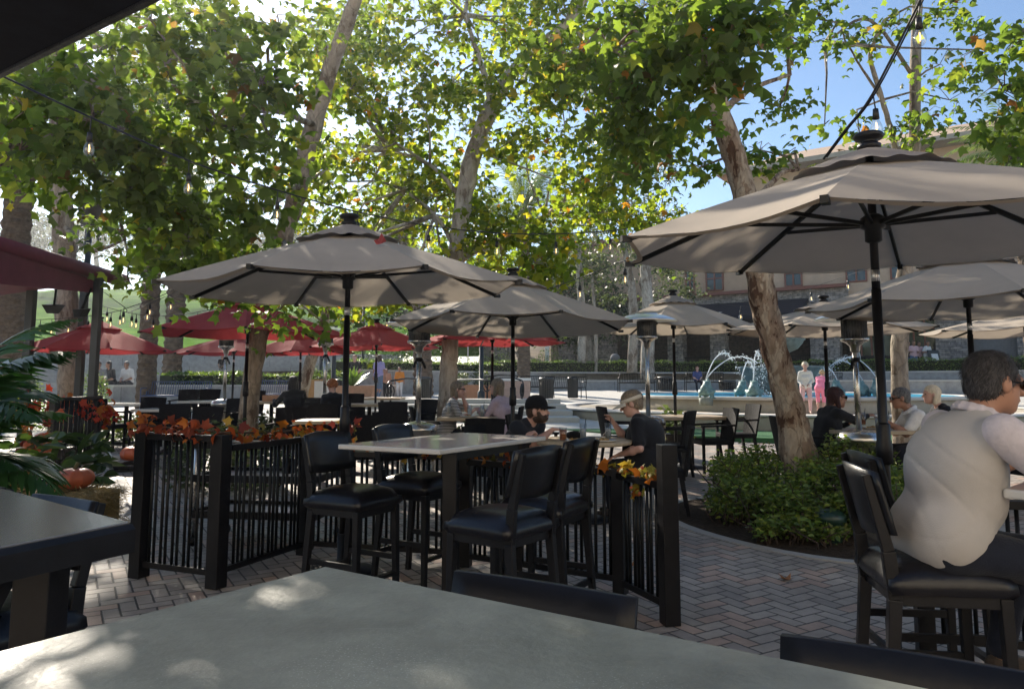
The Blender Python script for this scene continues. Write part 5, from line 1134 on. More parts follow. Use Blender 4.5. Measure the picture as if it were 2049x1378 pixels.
bush('small sunlit shrub behind the pergola at far left', 45, 24, 40, 70, 7, 900); bush('bright low shrub right of the sycamore at the pergola', 190, 24.5, 28, 75, 8, 700); bush('ivy like shrub under the pergola palm', 60, 17, 70, 60, 9, 1000)
bush('silvery plant in the middle of the patio tables', 545, 15, 40, 55, 11, 700, PAL_EUC, kind='kite'); bush('variegated shrub round the foot of the leaning left sycamore', 462, 9.4, 115, 130, 12, 2600, PAL_EUC, size=.085, kind='oval'); bush('pale leafy plant under the striped shirt woman\'s table', 960, 12, 40, 90, 13, 900, PAL_EUC, size=.09)
bush('shrub behind the wicker chair at the left patio edge', 250, 14.6, 90, 55, 14, 1400, PAL_BUSH, size=.10)
# planter bed at the right: kerb of pavers, soil and leafy shrubs
bed = atx(1690, 8.2); bx, by = 3.15, 7.6; poly = []
for i in range(40):
    a = 2*PI*i/40; rx, ry = (1.62, 1.55); q = 1+.06*math.sin(3*a); poly.append((bx+rx*math.cos(a)*q, by+ry*math.sin(a)*q))
mb = MB(); vs = []
for i, (x, y) in enumerate(poly):
    dx, dy = x-bx, y-by
    for f, z in ((1.0, -.05), (1.0, .012), (.93, .012), (.93, -.05)): vs.append((bx+dx*f, by+dy*f, zg(y)+z))
n = 40; mb.add(vs, [(i*4+j, i*4+(j+1) % 4, ((i+1) % n)*4+(j+1) % 4, ((i+1) % n)*4+j) for i in range(n) for j in range(4)]); tag(mb.build('bed_edging', 'concrete'), 'curved paver edging round the shrub bed', 'edging')
mb = MB(); vs = [(bx, by, zg(by)+.10)]+[(bx+(x-bx)*.95, by+(y-by)*.95, zg(y)+.008) for x, y in poly]; mb.add(vs, [(0, i+1, (i+1) % n+1) for i in range(n)], True); struct('planting_soil', mb, 'soil')
rgB = random.Random(3)
shr = [(1500, 8.0, .42, .62, 'leafy shrub at the left end of the planter bed'), (1455, 7.6, .28, .34, 'low shrub at the leftmost tip of the planter bed'), (1560, 7.0, .45, .50, 'shrub in the planter bed below the leaning trunk'), (1640, 8.3, .45, .78, 'tall shrub hiding the foot of the leaning trunk'), (1600, 6.75, .28, .28, 'small low shrub at the front rim of the bed'),
       (1700, 7.4, .45, .66, 'shrub in front of the patio heater base'), (1690, 6.8, .30, .42, 'low glossy shrub at the front right of the bed'), (1540, 8.9, .42, .62, 'shrub at the back left of the planter bed'), (1745, 6.8, .40, .62, 'shrub between the bed and the black bar chair'), (1760, 8.2, .45, .70, 'shrub behind the umbrella pole in the bed'), (1490, 7.5, .36, .46, 'sunlit yellow green shrub near the bed\'s left end'), (1830, 7.6, .45, .62, 'shrub at the right end of the planter bed'), (1462, 7.35, .30, .26, 'low ground hugging shrub at the left rim of the bed'), (1545, 6.75, .28, .24, 'low spreading shrub at the front left rim of the bed'), (1650, 6.62, .28, .22, 'lowest shrub at the very front of the bed'), (1470, 8.5, .4, .6, 'shrub behind the left end of the bed, before the armchairs'), (1610, 7.7, .45, .62, 'dense shrub wrapped round the trunk base')]
for i, (px, Y, r, h, lb) in enumerate(shr):
    p = atx(px, Y); bs = [((rgB.uniform(-.6, .6)*r, rgB.uniform(-.5, .5)*r, h*rgB.uniform(.45, .8)), (r*.5, r*.5, h*.30), 1) for _ in range(6)]+[((0, 0, h*.35), (r*.7, r*.6, h*.3), .5)]
    foliage('bed_shrub', lb, 'shrub', bs, 200+i, 1250 if h > .4 else 600, .06, PAL_BUSH+[((.17, .20, .04), 1.2)], p, 'oval', 'leaf_gloss', 'leafy shrubs in the planter bed', shell=.35, stems=22)
# potted palm at the left edge, close to the camera
pp = empty('potted_palm', tuple(Vector((-3.95, 5.1, .0))), 0, 'dark green potted palm with arching fronds at the left edge', 'palm plant'); rngp = np.random.default_rng(4)
MB().lathe([(.16, 0), (.24, .4), (.26, .42), (.26, .46), (.22, .46), (.20, .38), (0, .38)], n=24).build('pot', 'black_paint', pp)
for sd, n_, L_, zz, up in ((1, 18, 1.15, .75, (.5, 1.3)), (2, 14, 1.35, 1.0, (.7, 1.45)), (3, 9, .8, .6, (.1, .8))):
    rngp = np.random.default_rng(sd+30); V, F, c = frond_mesh(rngp, n_, L_, up, lf=.42, nl=26, droop=.95, width=.045, pal=((.03, .09, .025), (.05, .12, .03), (.02, .06, .02))); link('fronds', npmesh('fronds', V+np.array([0, 0, zz]), F, False, c), 'leaf_gloss', pp)
MB().tube([(0, 0, .35), (.03, 0, .95)], .05, 8).build('stem', 'palm_bark', pp)
for i, (px, Y, h, lb) in enumerate(((150, 8.2, .8, 'broad leaved dark plant behind the pumpkin'), (40, 7.0, .9, 'broad leaved plant low at the left edge'))):
    p = atx(px, Y); foliage('leafy_plant', lb, 'plant', [((0, 0, h*.6), (.35, .3, .32), 1)], 300+i, 90, .26, PAL_DARK, p, 'oval', 'leaf_gloss', stems=12)
def spiky(label, px, Y, hpx, seed, z=None):
    p = atx(px, Y); p.z = p.z if z is None else z; t = empty('spiky_plant', p, 0, label, 'plant', 'spiky plants'); rg = np.random.default_rng(seed); L = hpx*Y/FPX
    V, F, c = frond_mesh(rg, 26, L, (.2, 1.5), lf=.02, nl=2, droop=.6, pal=((.10, .16, .03), (.16, .22, .05))); V = []; F = []; C = []
    for k in range(34):
        a = rg.uniform(0, 2*PI); e = rg.uniform(.3, 1.45); d = np.array([math.cos(a)*math.cos(e), math.sin(a)*math.cos(e), math.sin(e)]); s = np.array([-math.sin(a), math.cos(a), 0])*L*.07; l = L*rg.uniform(.7, 1.1); o = len(V)
        V += [-s*.5, s*.5, d*l*.55+s, d*l*.55-s, d*l-np.array([0, 0, l*.12])]; F += [(o, o+1, o+2, o+3), (o+3, o+2, o+4, o+4)]; cc = np.array([.12, .19, .04])*rg.uniform(.6, 1.5); C += [cc]*5
    me = bpy.data.meshes.new('blades'); me.from_pydata([tuple(v) for v in V], [], [f if f[2] != f[3] else f[:3] for f in F]); a = me.attributes.new('pig', 'FLOAT_COLOR', 'POINT'); a.data.foreach_set('color', np.concatenate([np.array(C), np.ones((len(C), 1))], 1).astype(np.float32).ravel()); link('blades', me, 'leaf_gloss', t); MB().ball((0, 0, 0), L*.1, 8).build('crown_base', 'soil', t)
spiky('spiky agave like plant among the patio tables', 768, 15.5, 60, 5); spiky('pointed green plant behind the wicker chairs at centre', 850, 16.5, 40, 6)
# terracotta planter boxes with plants by the steps
for i, (px, Y, w_, h_, lb) in enumerate(((705, 27, 88, 34, 'long terracotta planter with spiky plant left of the woman in lavender'), (640, 28.5, 80, 36, 'terracotta planter beside the dark lamp posts'), (965, 27.5, 62, 34, 'terracotta planter between the handrails'), (925, 30, 40, 26, 'terracotta planter just right of the bent sycamore trunk'))):
    k = Y/FPX; p = atx(px, Y); t = empty('planter_box', p, 0, lb, 'planter', 'terracotta planter boxes'); mb = MB(); w2, hh = w_*k, h_*k
    mb.add([(x*w2*.46, y*.35, 0) for x, y in ((-1, -1), (1, -1), (1, 1), (-1, 1))]+[(x*w2*.5, y*.4, hh) for x, y in ((-1, -1), (1, -1), (1, 1), (-1, 1))]+[(x*w2*.45, y*.33, hh) for x, y in ((-1, -1), (1, -1), (1, 1), (-1, 1))]+[(x*w2*.45, y*.33, hh-.08) for x, y in ((-1, -1), (1, -1), (1, 1), (-1, 1))],
           [(0, 3, 2, 1)]+[(a, (a+1) % 4, 4+(a+1) % 4, 4+a) for a in range(4)]+[(4+a, 4+(a+1) % 4, 8+(a+1) % 4, 8+a) for a in range(4)]+[(8+a, 8+(a+1) % 4, 12+(a+1) % 4, 12+a) for a in range(4)]+[(12, 13, 14, 15)]); mb.build('box', 'terracotta', t); MB().box((0, 0, hh-.05), (w2*.88, .62, .04)).build('soil', 'soil', t)
    if i == 0: spiky('bright spiky plant growing in the long terracotta planter', px, Y, 52, 9, z=p.z+hh-.05)
    else: foliage('planter_shrub', ['', 'thin upright shrub in the planter by the lamp posts', 'grey green bushy plant in the planter between the handrails', 'green plant in the planter right of the bent trunk'][i], 'plant', [((0, 0, .25), (w2*.35, .3, .3), 1)], 400+i, 260, .13, PAL_EUC if i > 1 else PAL_BUSH, (p.x, p.y, p.z+hh-.05), stems=10)
# ================================================================ UMBRELLAS
G1, G2 = 'taupe market umbrellas', 'red market umbrellas'
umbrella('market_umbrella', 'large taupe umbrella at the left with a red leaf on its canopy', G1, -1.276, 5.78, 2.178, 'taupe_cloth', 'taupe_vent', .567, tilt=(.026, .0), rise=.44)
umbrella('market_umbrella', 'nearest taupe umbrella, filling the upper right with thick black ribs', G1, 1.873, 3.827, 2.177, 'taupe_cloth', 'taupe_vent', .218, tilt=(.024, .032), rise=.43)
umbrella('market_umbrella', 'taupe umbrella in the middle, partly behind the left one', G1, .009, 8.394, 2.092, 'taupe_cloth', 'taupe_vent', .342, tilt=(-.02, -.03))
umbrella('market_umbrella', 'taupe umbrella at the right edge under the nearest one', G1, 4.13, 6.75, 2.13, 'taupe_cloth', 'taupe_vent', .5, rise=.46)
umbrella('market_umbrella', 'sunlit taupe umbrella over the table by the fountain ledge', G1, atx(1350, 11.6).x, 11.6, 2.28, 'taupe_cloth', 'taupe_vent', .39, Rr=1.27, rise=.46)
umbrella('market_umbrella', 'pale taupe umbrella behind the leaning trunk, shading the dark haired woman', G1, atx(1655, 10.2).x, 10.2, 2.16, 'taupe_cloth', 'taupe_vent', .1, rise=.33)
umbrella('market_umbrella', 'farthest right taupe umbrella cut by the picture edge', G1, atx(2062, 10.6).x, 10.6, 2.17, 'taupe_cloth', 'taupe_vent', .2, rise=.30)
umbrella('market_umbrella', 'red umbrella behind the pergola posts, string lights crossing it', G2, atx(193, 14.2).x, 14.2, 2.05, 'red_cloth', 'red_cloth', -.139)
umbrella('market_umbrella', 'largest red umbrella, under the left taupe one', G2, atx(492, 10.4).x, 10.4, 2.13, 'red_cloth', 'red_cloth', .32, rise=.43)
umbrella('market_umbrella', 'red umbrella behind the left patio heater', G2, atx(466, 17.2).x, 17.2, 2.12, 'red_cloth', 'red_cloth', .39, rise=.40)
umbrella('market_umbrella', 'red umbrella whose pole stands between the two small benches', G2, atx(600, 16.4).x, 16.4, 2.10, 'red_cloth', 'red_cloth', .1, rise=.42, Rr=1.15)
umbrella('market_umbrella', 'brightest red umbrella with a ruffled vent, right of the left taupe pole', G2, atx(752, 16.0).x, 16.0, 2.2, 'red_cloth', 'red_cloth', .25, rise=.46)
umbrella('market_umbrella', 'red umbrella over the striped shirt woman, below the middle taupe one', G2, atx(985, 13.4).x, 13.4, 2.17, 'red_cloth', 'red_cloth', .2, rise=.34)
p = at(762, 488, 5.1); lf = MB(); lf.add([(0, 0, 0), (.035, .02, .02), (.02, .0, .05), (.0, .02, .08), (-.02, .02, .04), (-.05, .0, .025), (-.03, .0, -.005)], [(0, 1, 2), (0, 2, 3), (0, 3, 4), (0, 4, 5), (0, 5, 6)]); mat('dry_leaf', (.25, .05, .05), .8, var=.3); mat('dry_leaf_tan', (.35, .16, .07), .8, var=.3)
tag(lf.build('fallen_leaf', 'dry_leaf', loc=p), 'dry red leaf lying on the left taupe umbrella', 'leaf')
for px, py, lb in ((1262, 1133, 'curled brown leaf on the pavers right of the stools'), (1578, 1160, 'tan leaf lying alone on the pavers before the shrub bed')):
    q = gnd(px, py, .01); l2 = MB(); l2.add([(0, 0, 0), (.06, .01, .02), (.03, .04, .0), (.05, .09, .03), (0, .06, 0), (-.05, .08, .03), (-.03, .03, .0), (-.07, .0, .025)], [(0, 1, 2), (0, 2, 3), (0, 3, 4), (0, 4, 5), (0, 5, 6), (0, 6, 7)]); tag(l2.build('fallen_leaf', 'dry_leaf_tan', loc=q), lb, 'leaf')

# ================================================================ HEATERS
heater('patio heater with a wide shining dome beside the large red umbrella', tuple(atx(450, 14.5)), 2.15)
heater('patio heater behind the red haired child, black strap on its neck', tuple(atx(650, 14.2)), 2.2)
heater('patio heater in the centre, left of the bent sycamore trunk', tuple(atx(838, 9.4)), 2.14)
heater('patio heater between the middle umbrella and the fountain, dome catching sky', tuple(atx(1296, 10.3)), 2.22, tie=False)
heater('patio heater at the right, its steel housing standing behind the shrubs', tuple(atx(1714, 8.3)), 2.14)

# ================================================================ NEAR BAR FURNITURE
def slab_table(name, label, corners, h, th, top, edge=None, legs=(), leg_m='black_paint', z=0, inset=.0):
    c = sum((Vector(p) for p in corners), Vector((0, 0)))/len(corners); t = empty(name, (c.x, c.y, z), 0, label, 'table'); P = [Vector(p)-c for p in corners]
    mb = MB(); mb.prism([tuple(p) for p in P], h-th, h); mb.build('tabletop', top, t, .008)
    if edge:
        e = MB(); ring = [(p*1.004, h-.001) for p in P]; vs = []
        for p in P:
            u = p.normalized(); vs += [(*(p+u*.004), h-.004), (*(p+u*.014), h-.02), (*(p+u*.014), h-edge), (*(p*.97), h-edge)]
        n = len(P); e.add(vs, [(i*4+j, i*4+j+1, ((i+1) % n)*4+j+1, ((i+1) % n)*4+j) for i in range(n) for j in range(3)]); e.build('edge_band', 'black_paint', t)
    for x, y in legs: MB().box((x-c.x, y-c.y, (h-th)/2), (.09, .09, h-th-.004)).build('leg', leg_m, t, .004)
    return t
ft = slab_table('bar_table', 'grey green speckled table top filling the foreground', [(-.41, 1.70), (-1.20, .56), (.26, .01), (.95, .765)], 1.05, .035, 'stone_laminate', edge=None, legs=[(-.45, 1.45), (-.9, .65), (.6, .85)])
wt = slab_table('bar_table', 'tall white topped table between the four bar stools', [(-.42, 4.45), (.25, 5.55), (-.41, 5.98), (-1.11, 4.84)], 1.06, .032, 'white_laminate', legs=())
c_ = Vector(wt.location)
for x, y in ((-.38, 4.68), (.03, 5.42)):
    MB().box((x-c_.x, y-c_.y, .51), (.085, .085, 1.02)).build('leg', 'black_paint', wt, .004)
MB().bar((-.38-c_.x, 4.68-c_.y, 1.0), (.03-c_.x, 5.42-c_.y, 1.0), .07, .05).build('apron', 'black_paint', wt)
dt = slab_table('bar_table', 'dark brown table with thick black edge at the left border', [(-1.10, 2.22), (-2.1, 3.05), (-2.75, 2.45), (-1.40, 1.56)], 1.05, .05, 'brown_laminate', edge=.085)
cd = Vector(dt.location)
lg = MB(); lg.box((-1.30-cd.x, 2.14-cd.y, .49), (.10, .10, .96)); lg.build('leg', 'black_paint', dt, .004)
lg = MB(); lg.bar((-1.42-cd.x, 2.12-cd.y, .93), (-1.85-cd.x, 2.22-cd.y, .12), .07, .09); lg.build('brace', 'black_paint', dt)
lg = MB(); lg.box((-2.1-cd.x, 2.5-cd.y, .49), (.10, .10, .96)); lg.build('leg', 'black_paint', dt, .004)
MB().bar((-1.3-cd.x, 2.1-cd.y, .3), (-2.1-cd.x, 2.5-cd.y, .3), .05, .07).build('stretcher', 'black_paint', dt)
rt_ = slab_table('bar_table', 'pale table top at the right edge under the seated man\'s arm', [(1.86, 2.90), (2.05, 2.62), (3.1, 3.1), (2.75, 3.75)], 1.05, .035, 'white_laminate', legs=[(2.5, 3.2)])

st = bar_stool()
def stool(x, y, rz, label): return place(st, USED, (x, y, zg(y)), rz, label)
face = lambda dx, dy: math.atan2(-dx, dy)
stool(-1.04, 5.06, face(.86, -.5), 'bar stool at the left end of the white topped table')
stool(-.68, 5.62, face(.86, -.5), 'bar stool behind the white topped table, far left side')
stool(-.06, 4.22, face(-.80, .60), 'front bar stool with its curved back turned to the camera')
stool(.20, 4.80, face(-.86, .50), 'bar stool right behind the front one, second back on the right')
stool(1.70, 3.14, face(1, -.16), 'bar stool carrying the man in the pale shirt')
stool(1.98, 3.72, face(1, -.1), 'empty bar stool behind the seated man, beside the umbrella pole')
st2 = bar_stool(flat=True)
def chair2(rx, ry, fx, fy, label, k):      # placed by the middle of its top rail
    u = Vector((fx, fy)).normalized(); return place(st2, USED, (rx+u.x*.27*k, ry+u.y*.27*k, 0), face(u.x, u.y), label, k)
chair2(.065, 1.565, -.51, -.86, 'black chair back rising over the far edge of the foreground table', .955)
chair2(.615, 1.155, -.51, -.86, 'black chair back in the lower right corner by the foreground table', .955)
chair2(-1.62, 2.80, -.50, -.86, 'black chair tucked behind the dark table at left', .94)
chair2(-2.18, 3.15, -.50, -.86, 'black chair back cut off at the left border', .94)

# fence of posts and rods, gate, bus cart
rgF = random.Random(2)
def fence_panel(name, label, a, b, h, mode='rods', post0=True, post1=True, n=None, ph=None, bw=.085):
    a, b = Vector((*a, 0)), Vector((*b, 0)); z0 = (zg(a.y)+zg(b.y))/2; t = empty(name, (a.x, a.y, z0), 0, label, 'fence', 'black rod fence sections'); d = b-a; L = d.length; u = d/L
    for use, q in ((post0, Vector((0, 0, 0))), (post1, d)):
        if use: MB().box((q.x, q.y, (ph or h)/2), (bw, bw, (ph or h)), rz=math.atan2(u.y, u.x)).build('post', 'black_paint', t, .004)
    MB().bar(Vector((0, 0, h-.03)), d+Vector((0, 0, h-.03)), .075, .045).build('top_rail', 'black_paint', t, .004)
    MB().bar(Vector((0, 0, .10)), d+Vector((0, 0, .10)), .04, .04).build('bottom_rail', 'black_paint', t)
    x = .09
    while x < L-.06:
        g = rgF.choice((2, 2, 3)) if mode == 'rods' else 1
        for k in range(g):
            if x < L-.05:
                q = u*x; MB().tube([q+Vector((0, 0, .10)), q+Vector((0, 0, h-.04))], .012, 6).build('rod', 'black_metal', t)
            x += .045
        x += .022
    return t
fence_panel('fence', 'open gate of black rods at the left end of the fence', (-2.76, 5.72), (-2.08, 5.44), 1.06, bw=.105)
fence_panel('fence', 'short fence section right of the gate post, leading back', (-2.05, 5.50), (-1.72, 6.35), .98, post0=False)
fence_panel('fence', 'fence section behind the two left bar stools', (-1.72, 6.35), (-.36, 5.98), .86, post0=False, ph=.86)
fence_panel('fence', 'fence section behind the white table, under the orange leaves', (-.36, 5.98), (.74, 5.28), .84, post0=False, ph=.84)
fence_panel('fence', 'short fence section ending at the tall black post, right of the stools', (.74, 5.28), (.95, 4.74), .84, post0=False, post1=False)
tag(MB().box((.955, 4.70, .535), (.10, .10, 1.07), rz=.2).build('fence_post', 'black_paint', bevel=.004), 'tall free black post ending the fence at the right', 'post')
fence_panel('fence', 'piece of rod fence glimpsed beneath the seated man', (2.2, 4.15), (3.3, 3.9), .84)
cart = empty('bus_cart', (-2.15, 6.75, zg(6.75)), -.15, 'three tiered black service cart behind the gate', 'cart')
for z in (.28, .58, .86):
    f_ = MB(); 
    for s in (-1, 1): f_.box((0, s*.30, z), (1.12, .03, .06)); f_.box((s*.55, 0, z), (.03, .57, .06))
    f_.build('shelf_rim', 'black_paint', cart); MB().box((0, 0, z-.01), (1.07, .57, .02)).build('shelf', 'grey_top', cart)
for x in (-.53, .53):
    for y in (-.28, .28): MB().tube([(x, y, .06), (x, y, .95)], .018, 8).build('upright', 'steel', cart); MB().ball((x, y, .05), (.03, .045, .045), 8).build('caster', 'black_metal', cart)
for x, y, r, h_, lb in ((.22, -.12, .065, .12, 'small black bucket on the cart\'s middle shelf'), (.40, .0, .05, .10, 'black cup on the cart\'s middle shelf')):
    tag(MB().lathe([(r*.85, 0), (r, h_), (r*.9, h_), (r*.78, .01), (0, .01)], n=16).build('bucket', 'black_paint', loc=(-2.15+x, 6.75+y, zg(6.75)+.61)), lb, 'bucket')

# autumn garlands
def garland(label, pts, seed, n, size, pal, thick=.05):
    rg = np.random.default_rng(seed); P = [np.array(tuple(p)) for p in pts]; t = empty('leaf_garland', tuple(P[0]), 0, label, 'garland', 'artificial autumn leaf garlands'); Q = []
    for _ in range(n):
        i = rg.integers(len(P)-1); f = rg.random(); Q.append(P[i]+(P[i+1]-P[i])*f+rg.normal(size=3)*thick)
    Q = np.array(Q)-P[0]; V, F, c = scatter(Q, size, pal, rg, 'star', .1, flat=.2); link('leaves', npmesh('leaves', V, F, False, c), 'leaf_autumn', t)
    s = MB(); s.tube([Vector(tuple(p-P[0])) for p in P], .008, 5); s.build('vine', 'twig', t)
    b = MB()
    for _ in range(max(3, n//14)):
        q = Q[rg.integers(len(Q))]; b.ball(tuple(q), .014, 7)
    b.build('berries', 'pumpkin', t); return t
def w3(x, y, z): return Vector((x, y, z+zg(y)))
garland('rust coloured leaf garland lying along the gate top', [w3(-2.85, 5.72, 1.12), w3(-2.5, 5.6, 1.09), w3(-2.14, 5.44, 1.09)], 1, 75, .075, [((.35, .07, .02), 4), ((.22, .045, .02), 3), ((.45, .15, .03), 1)])
garland('bright orange, red and yellow leaf garland over the fence right of the gate', [w3(-2.1, 5.44, 1.08), w3(-1.9, 5.9, 1.03), w3(-1.74, 6.3, 1.02), w3(-1.5, 6.3, .98), w3(-1.28, 6.25, 1.06)], 2, 85, .08, PAL_FALL, .035)
garland('orange leaf garland along the fence behind the white table', [w3(-1.6, 6.3, .90), w3(-1.0, 6.15, .87), w3(-.36, 5.97, .86), w3(.2, 5.6, .86)], 3, 70, .07, PAL_FALL, .04)
garland('yellow green maple leaf garland on the rail beside the tall post', [w3(.45, 5.45, .86), w3(.74, 5.26, .86), w3(.86, 4.98, .86), w3(.93, 4.78, .86)], 4, 60, .075, PAL_FALLY, .022)
garland('small leaf cluster hanging under the rail by the tall post', [w3(.80, 5.1, .80), w3(.84, 5.0, .72)], 5, 10, .07, PAL_FALLY, .025)
garland('red and orange leaf garland wrapped on the pergola fence', [at(60, 820, 11), at(130, 812, 11.6), at(200, 822, 12.2), at(215, 830, 12.6)], 6, 200, .12, [((.50, .05, .02), 4), ((.45, .14, .02), 2)], .10)
garland('orange leaves trailing down behind the hay bale', [at(60, 850, 9), at(75, 930, 8.8), at(60, 990, 8.4)], 7, 110, .11, PAL_FALL, .12)

# hay bale and pumpkin
hp = gnd(160, 1040); hb = empty('hay_bale', (-4.15, 7.0, zg(7)), -.18, 'rectangular straw bale under the pumpkin', 'hay bale')
rg = np.random.default_rng(1); n = 6500; side = rg.integers(0, 5, n); u, v = rg.uniform(-1, 1, n), rg.uniform(-1, 1, n); hx_, hy_, hz_ = .48, .24, .41
P = np.where((side == 0)[:, None], np.stack([u*hx_, v*hy_, np.full(n, hz_)], 1), np.where((side < 3)[:, None], np.stack([u*hx_, np.where(side == 1, -hy_, hy_), v*hz_/2+hz_/2], 1), np.stack([np.where(side == 3, -hx_, hx_), v*hy_, u*hz_/2+hz_/2], 1)))
P += rg.normal(size=P.shape)*.014; V, F, c = scatter(P, .11, [((.42, .30, .12), 4), ((.30, .21, .08), 3), ((.52, .40, .19), 1)], rg, 'kite', 0, flat=.5); 
V = V.reshape(-1, 4, 3); m_ = (V[:, 1:2]+V[:, 3:4])/2; V[:, 1:2] = m_+(V[:, 1:2]-m_)*.10; V[:, 3:4] = m_+(V[:, 3:4]-m_)*.10
link('straw', npmesh('straw', V.reshape(-1, 3), F, False, c), 'leaf_autumn', hb); MB().box((0, 0, hz_/2), (hx_*1.96, hy_*1.94, hz_*.98)).build('packed_core', 'straw', hb, .03)
tw = MB()
for x in (-.2, .2): tw.box((x, 0, hz_/2), (.008, hy_*2.1, hz_*1.05))
tw.build('twine', 'twig', hb)
pk = empty('pumpkin', (-3.98, 6.95, zg(7)+hz_+.012), 0, 'orange red pumpkin sitting on the straw bale', 'pumpkin'); mb = MB(); vs = []; n1, n2 = 16, 60
for i in range(n1+1):
    a = PI*i/n1
    for j in range(n2): t = 2*PI*j/n2; rr = (.165*(1-.09*abs(math.sin(5*t))**.6*1.0))*math.sin(a)**.8 if 0 < i < n1 else .004; vs.append((rr*math.cos(t), rr*math.sin(t), .095-.098*math.cos(a)-.02*math.exp(-(rr/.05)**2)*(1 if i > n1/2 else -1)))
mb.add(vs, [(i*n2+j, i*n2+(j+1) % n2, (i+1)*n2+(j+1) % n2, (i+1)*n2+j) for i in range(n1) for j in range(n2)], True); mb.build('body', 'pumpkin', pk)
MB().tube([(0, 0, .17), (.005, 0, .205), (.02, .01, .235)], [.022, .015, .017], 7).build('stem', 'pumpkin_stem', pk)
for px, py, Y, s, lb in ((78, 905, 9.6, .9, 'dark orange pumpkin half hidden by palm leaves'), (268, 908, 11, .75, 'small dull pumpkin behind the gate post'), (95, 880, 9.8, .7, 'small pumpkin stacked by the pergola fence')):
    c2 = copy_tree(pk); q = at(px, py, Y); c2.location = (q.x, q.y, max(zg(Y), q.z-.1)); c2.scale = (s*1.5,)*3; c2['label'] = lb
    if q.z-.1 > zg(Y)+.1:
        st_ = empty('display_crate', (q.x, q.y, zg(Y)), .2, 'dark wooden crate under a pumpkin, '+('left by the palm' if px == 78 else 'right by the gate' if px > 200 else 'next to the pergola'), 'crate'); hh = q.z-.1-zg(Y)-.003
        m_ = MB()
        for z in (hh*.15, hh*.5, hh*.85):
            for s_ in (-1, 1): m_.box((0, s_*.22, z), (.5, .02, hh*.26)); m_.box((s_*.24, 0, z), (.02, .42, hh*.26))
        m_.box((0, 0, hh-.01), (.5, .46, .018)); m_.build('slats', 'black_paint', st_)

# ================================================================ PERGOLA, AWNINGS
pg = empty('pergola', tuple(atx(185, 12.8)), 0, 'black steel pergola with dark red fabric roof at the left', 'pergola'); g0 = Vector(pg.location)
posts = [(186, 12.8, .12), (158, 14.2, .12), (52, 13.2, .13)]
for px, Y, w_ in posts: q = atx(px, Y)-g0; MB().box((q.x, q.y, 1.52), (w_, w_, 3.04)).build('post', 'lamp_paint', pg, .01)
q1, q2, q3 = [atx(a, b)-g0 for a, b, c in posts]
for a, b in ((q1, q2), (q3, q1), (q2, q3+Vector((0, 1.2, 0)))): MB().bar((a.x, a.y, 3.08), (b.x, b.y, 3.08), .10, .14).build('beam', 'lamp_paint', pg)
tb0, tb1 = at(-40, 478, 10.2)-g0, at(248, 562, 13.6)-g0
MB().tube([tb0, tb1], .115, 16).build('awning_roller', 'awning_red', pg)
m_ = MB(); a0_, a1_ = tb0+Vector((.1, .1, -.1)), at(192, 570, 12.9)-g0+Vector((0, 0, .08)); dn = Vector((-2.6, .6, -.25)); m_.add([a0_, a1_, a1_+dn, a0_+dn, a0_+Vector((0, 0, -.02)), a1_+Vector((0, 0, -.02)), a1_+dn+Vector((0, 0, -.02)), a0_+dn+Vector((0, 0, -.02))], [(0, 1, 2, 3), (7, 6, 5, 4), (0, 4, 5, 1), (1, 5, 6, 2)]); m_.build('fabric_roof', 'awning_red', pg)
m_ = MB(); m_.add([a0_, a1_, a1_+Vector((0, 0, -.22)), a0_+Vector((0, 0, -.50))], [(0, 1, 2, 3)]); m_.build('valance', 'awning_red', pg)
m_ = MB()
for px, Y in ((108, 12.2), (162, 12.6)):
    s_ = empty('speaker', at(px if px < 150 else 164, 616 if px < 150 else 624, Y), .4 if px < 150 else -.3, ('left' if px < 150 else 'right')+' of the dark wedge loudspeakers under the pergola beam', 'loudspeaker', 'wedge loudspeakers')
    m2 = MB(); w_ = .17 if px < 150 else .13; m2.add([(-w_, -.08, .04), (w_, -.08, .04), (w_*.7, .1, .07), (-w_*.7, .1, .07), (-w_*.5, -.1, -.10), (w_*.5, -.1, -.10), (w_*.4, .06, -.08), (-w_*.4, .06, -.08)], [(0, 1, 2, 3), (7, 6, 5, 4), (0, 4, 5, 1), (1, 5, 6, 2), (2, 6, 7, 3), (3, 7, 4, 0)]); m2.build('cabinet', 'black_metal', s_, .01); MB().bar((0, 0, .05), (0, .15, .42), .03, .03).build('bracket', 'black_metal', s_)
fence_panel('fence', 'low black rod fence under the pergola posts', tuple(atx(110, 10.9).xy), tuple(atx(200, 12.4).xy), 1.02)
kb = MB(); kb.bar(atx(150, 12.2)+Vector((-1, 0, .05)), atx(262, 11.6)+Vector((0, 0, .05)), .3, .16); tag(kb.build('kerb', 'concrete'), 'low grey kerb under the pergola fence', 'kerb')
lp = MB()
for px in (168, 185): 
    q = at(px, 462, 30); r_ = .25; lp.tube([q+Vector((-r_, 0, -.9))]+[q+Vector((-r_*math.cos(a*PI/8), 0, r_*math.sin(a*PI/8))) for a in range(9)]+[q+Vector((r_, 0, -.6))], .05, 8)
tag(lp.build('bike_rack', 'lamp_paint'), 'dark looped pipes high up beside the straight sycamore trunk', 'pipes')
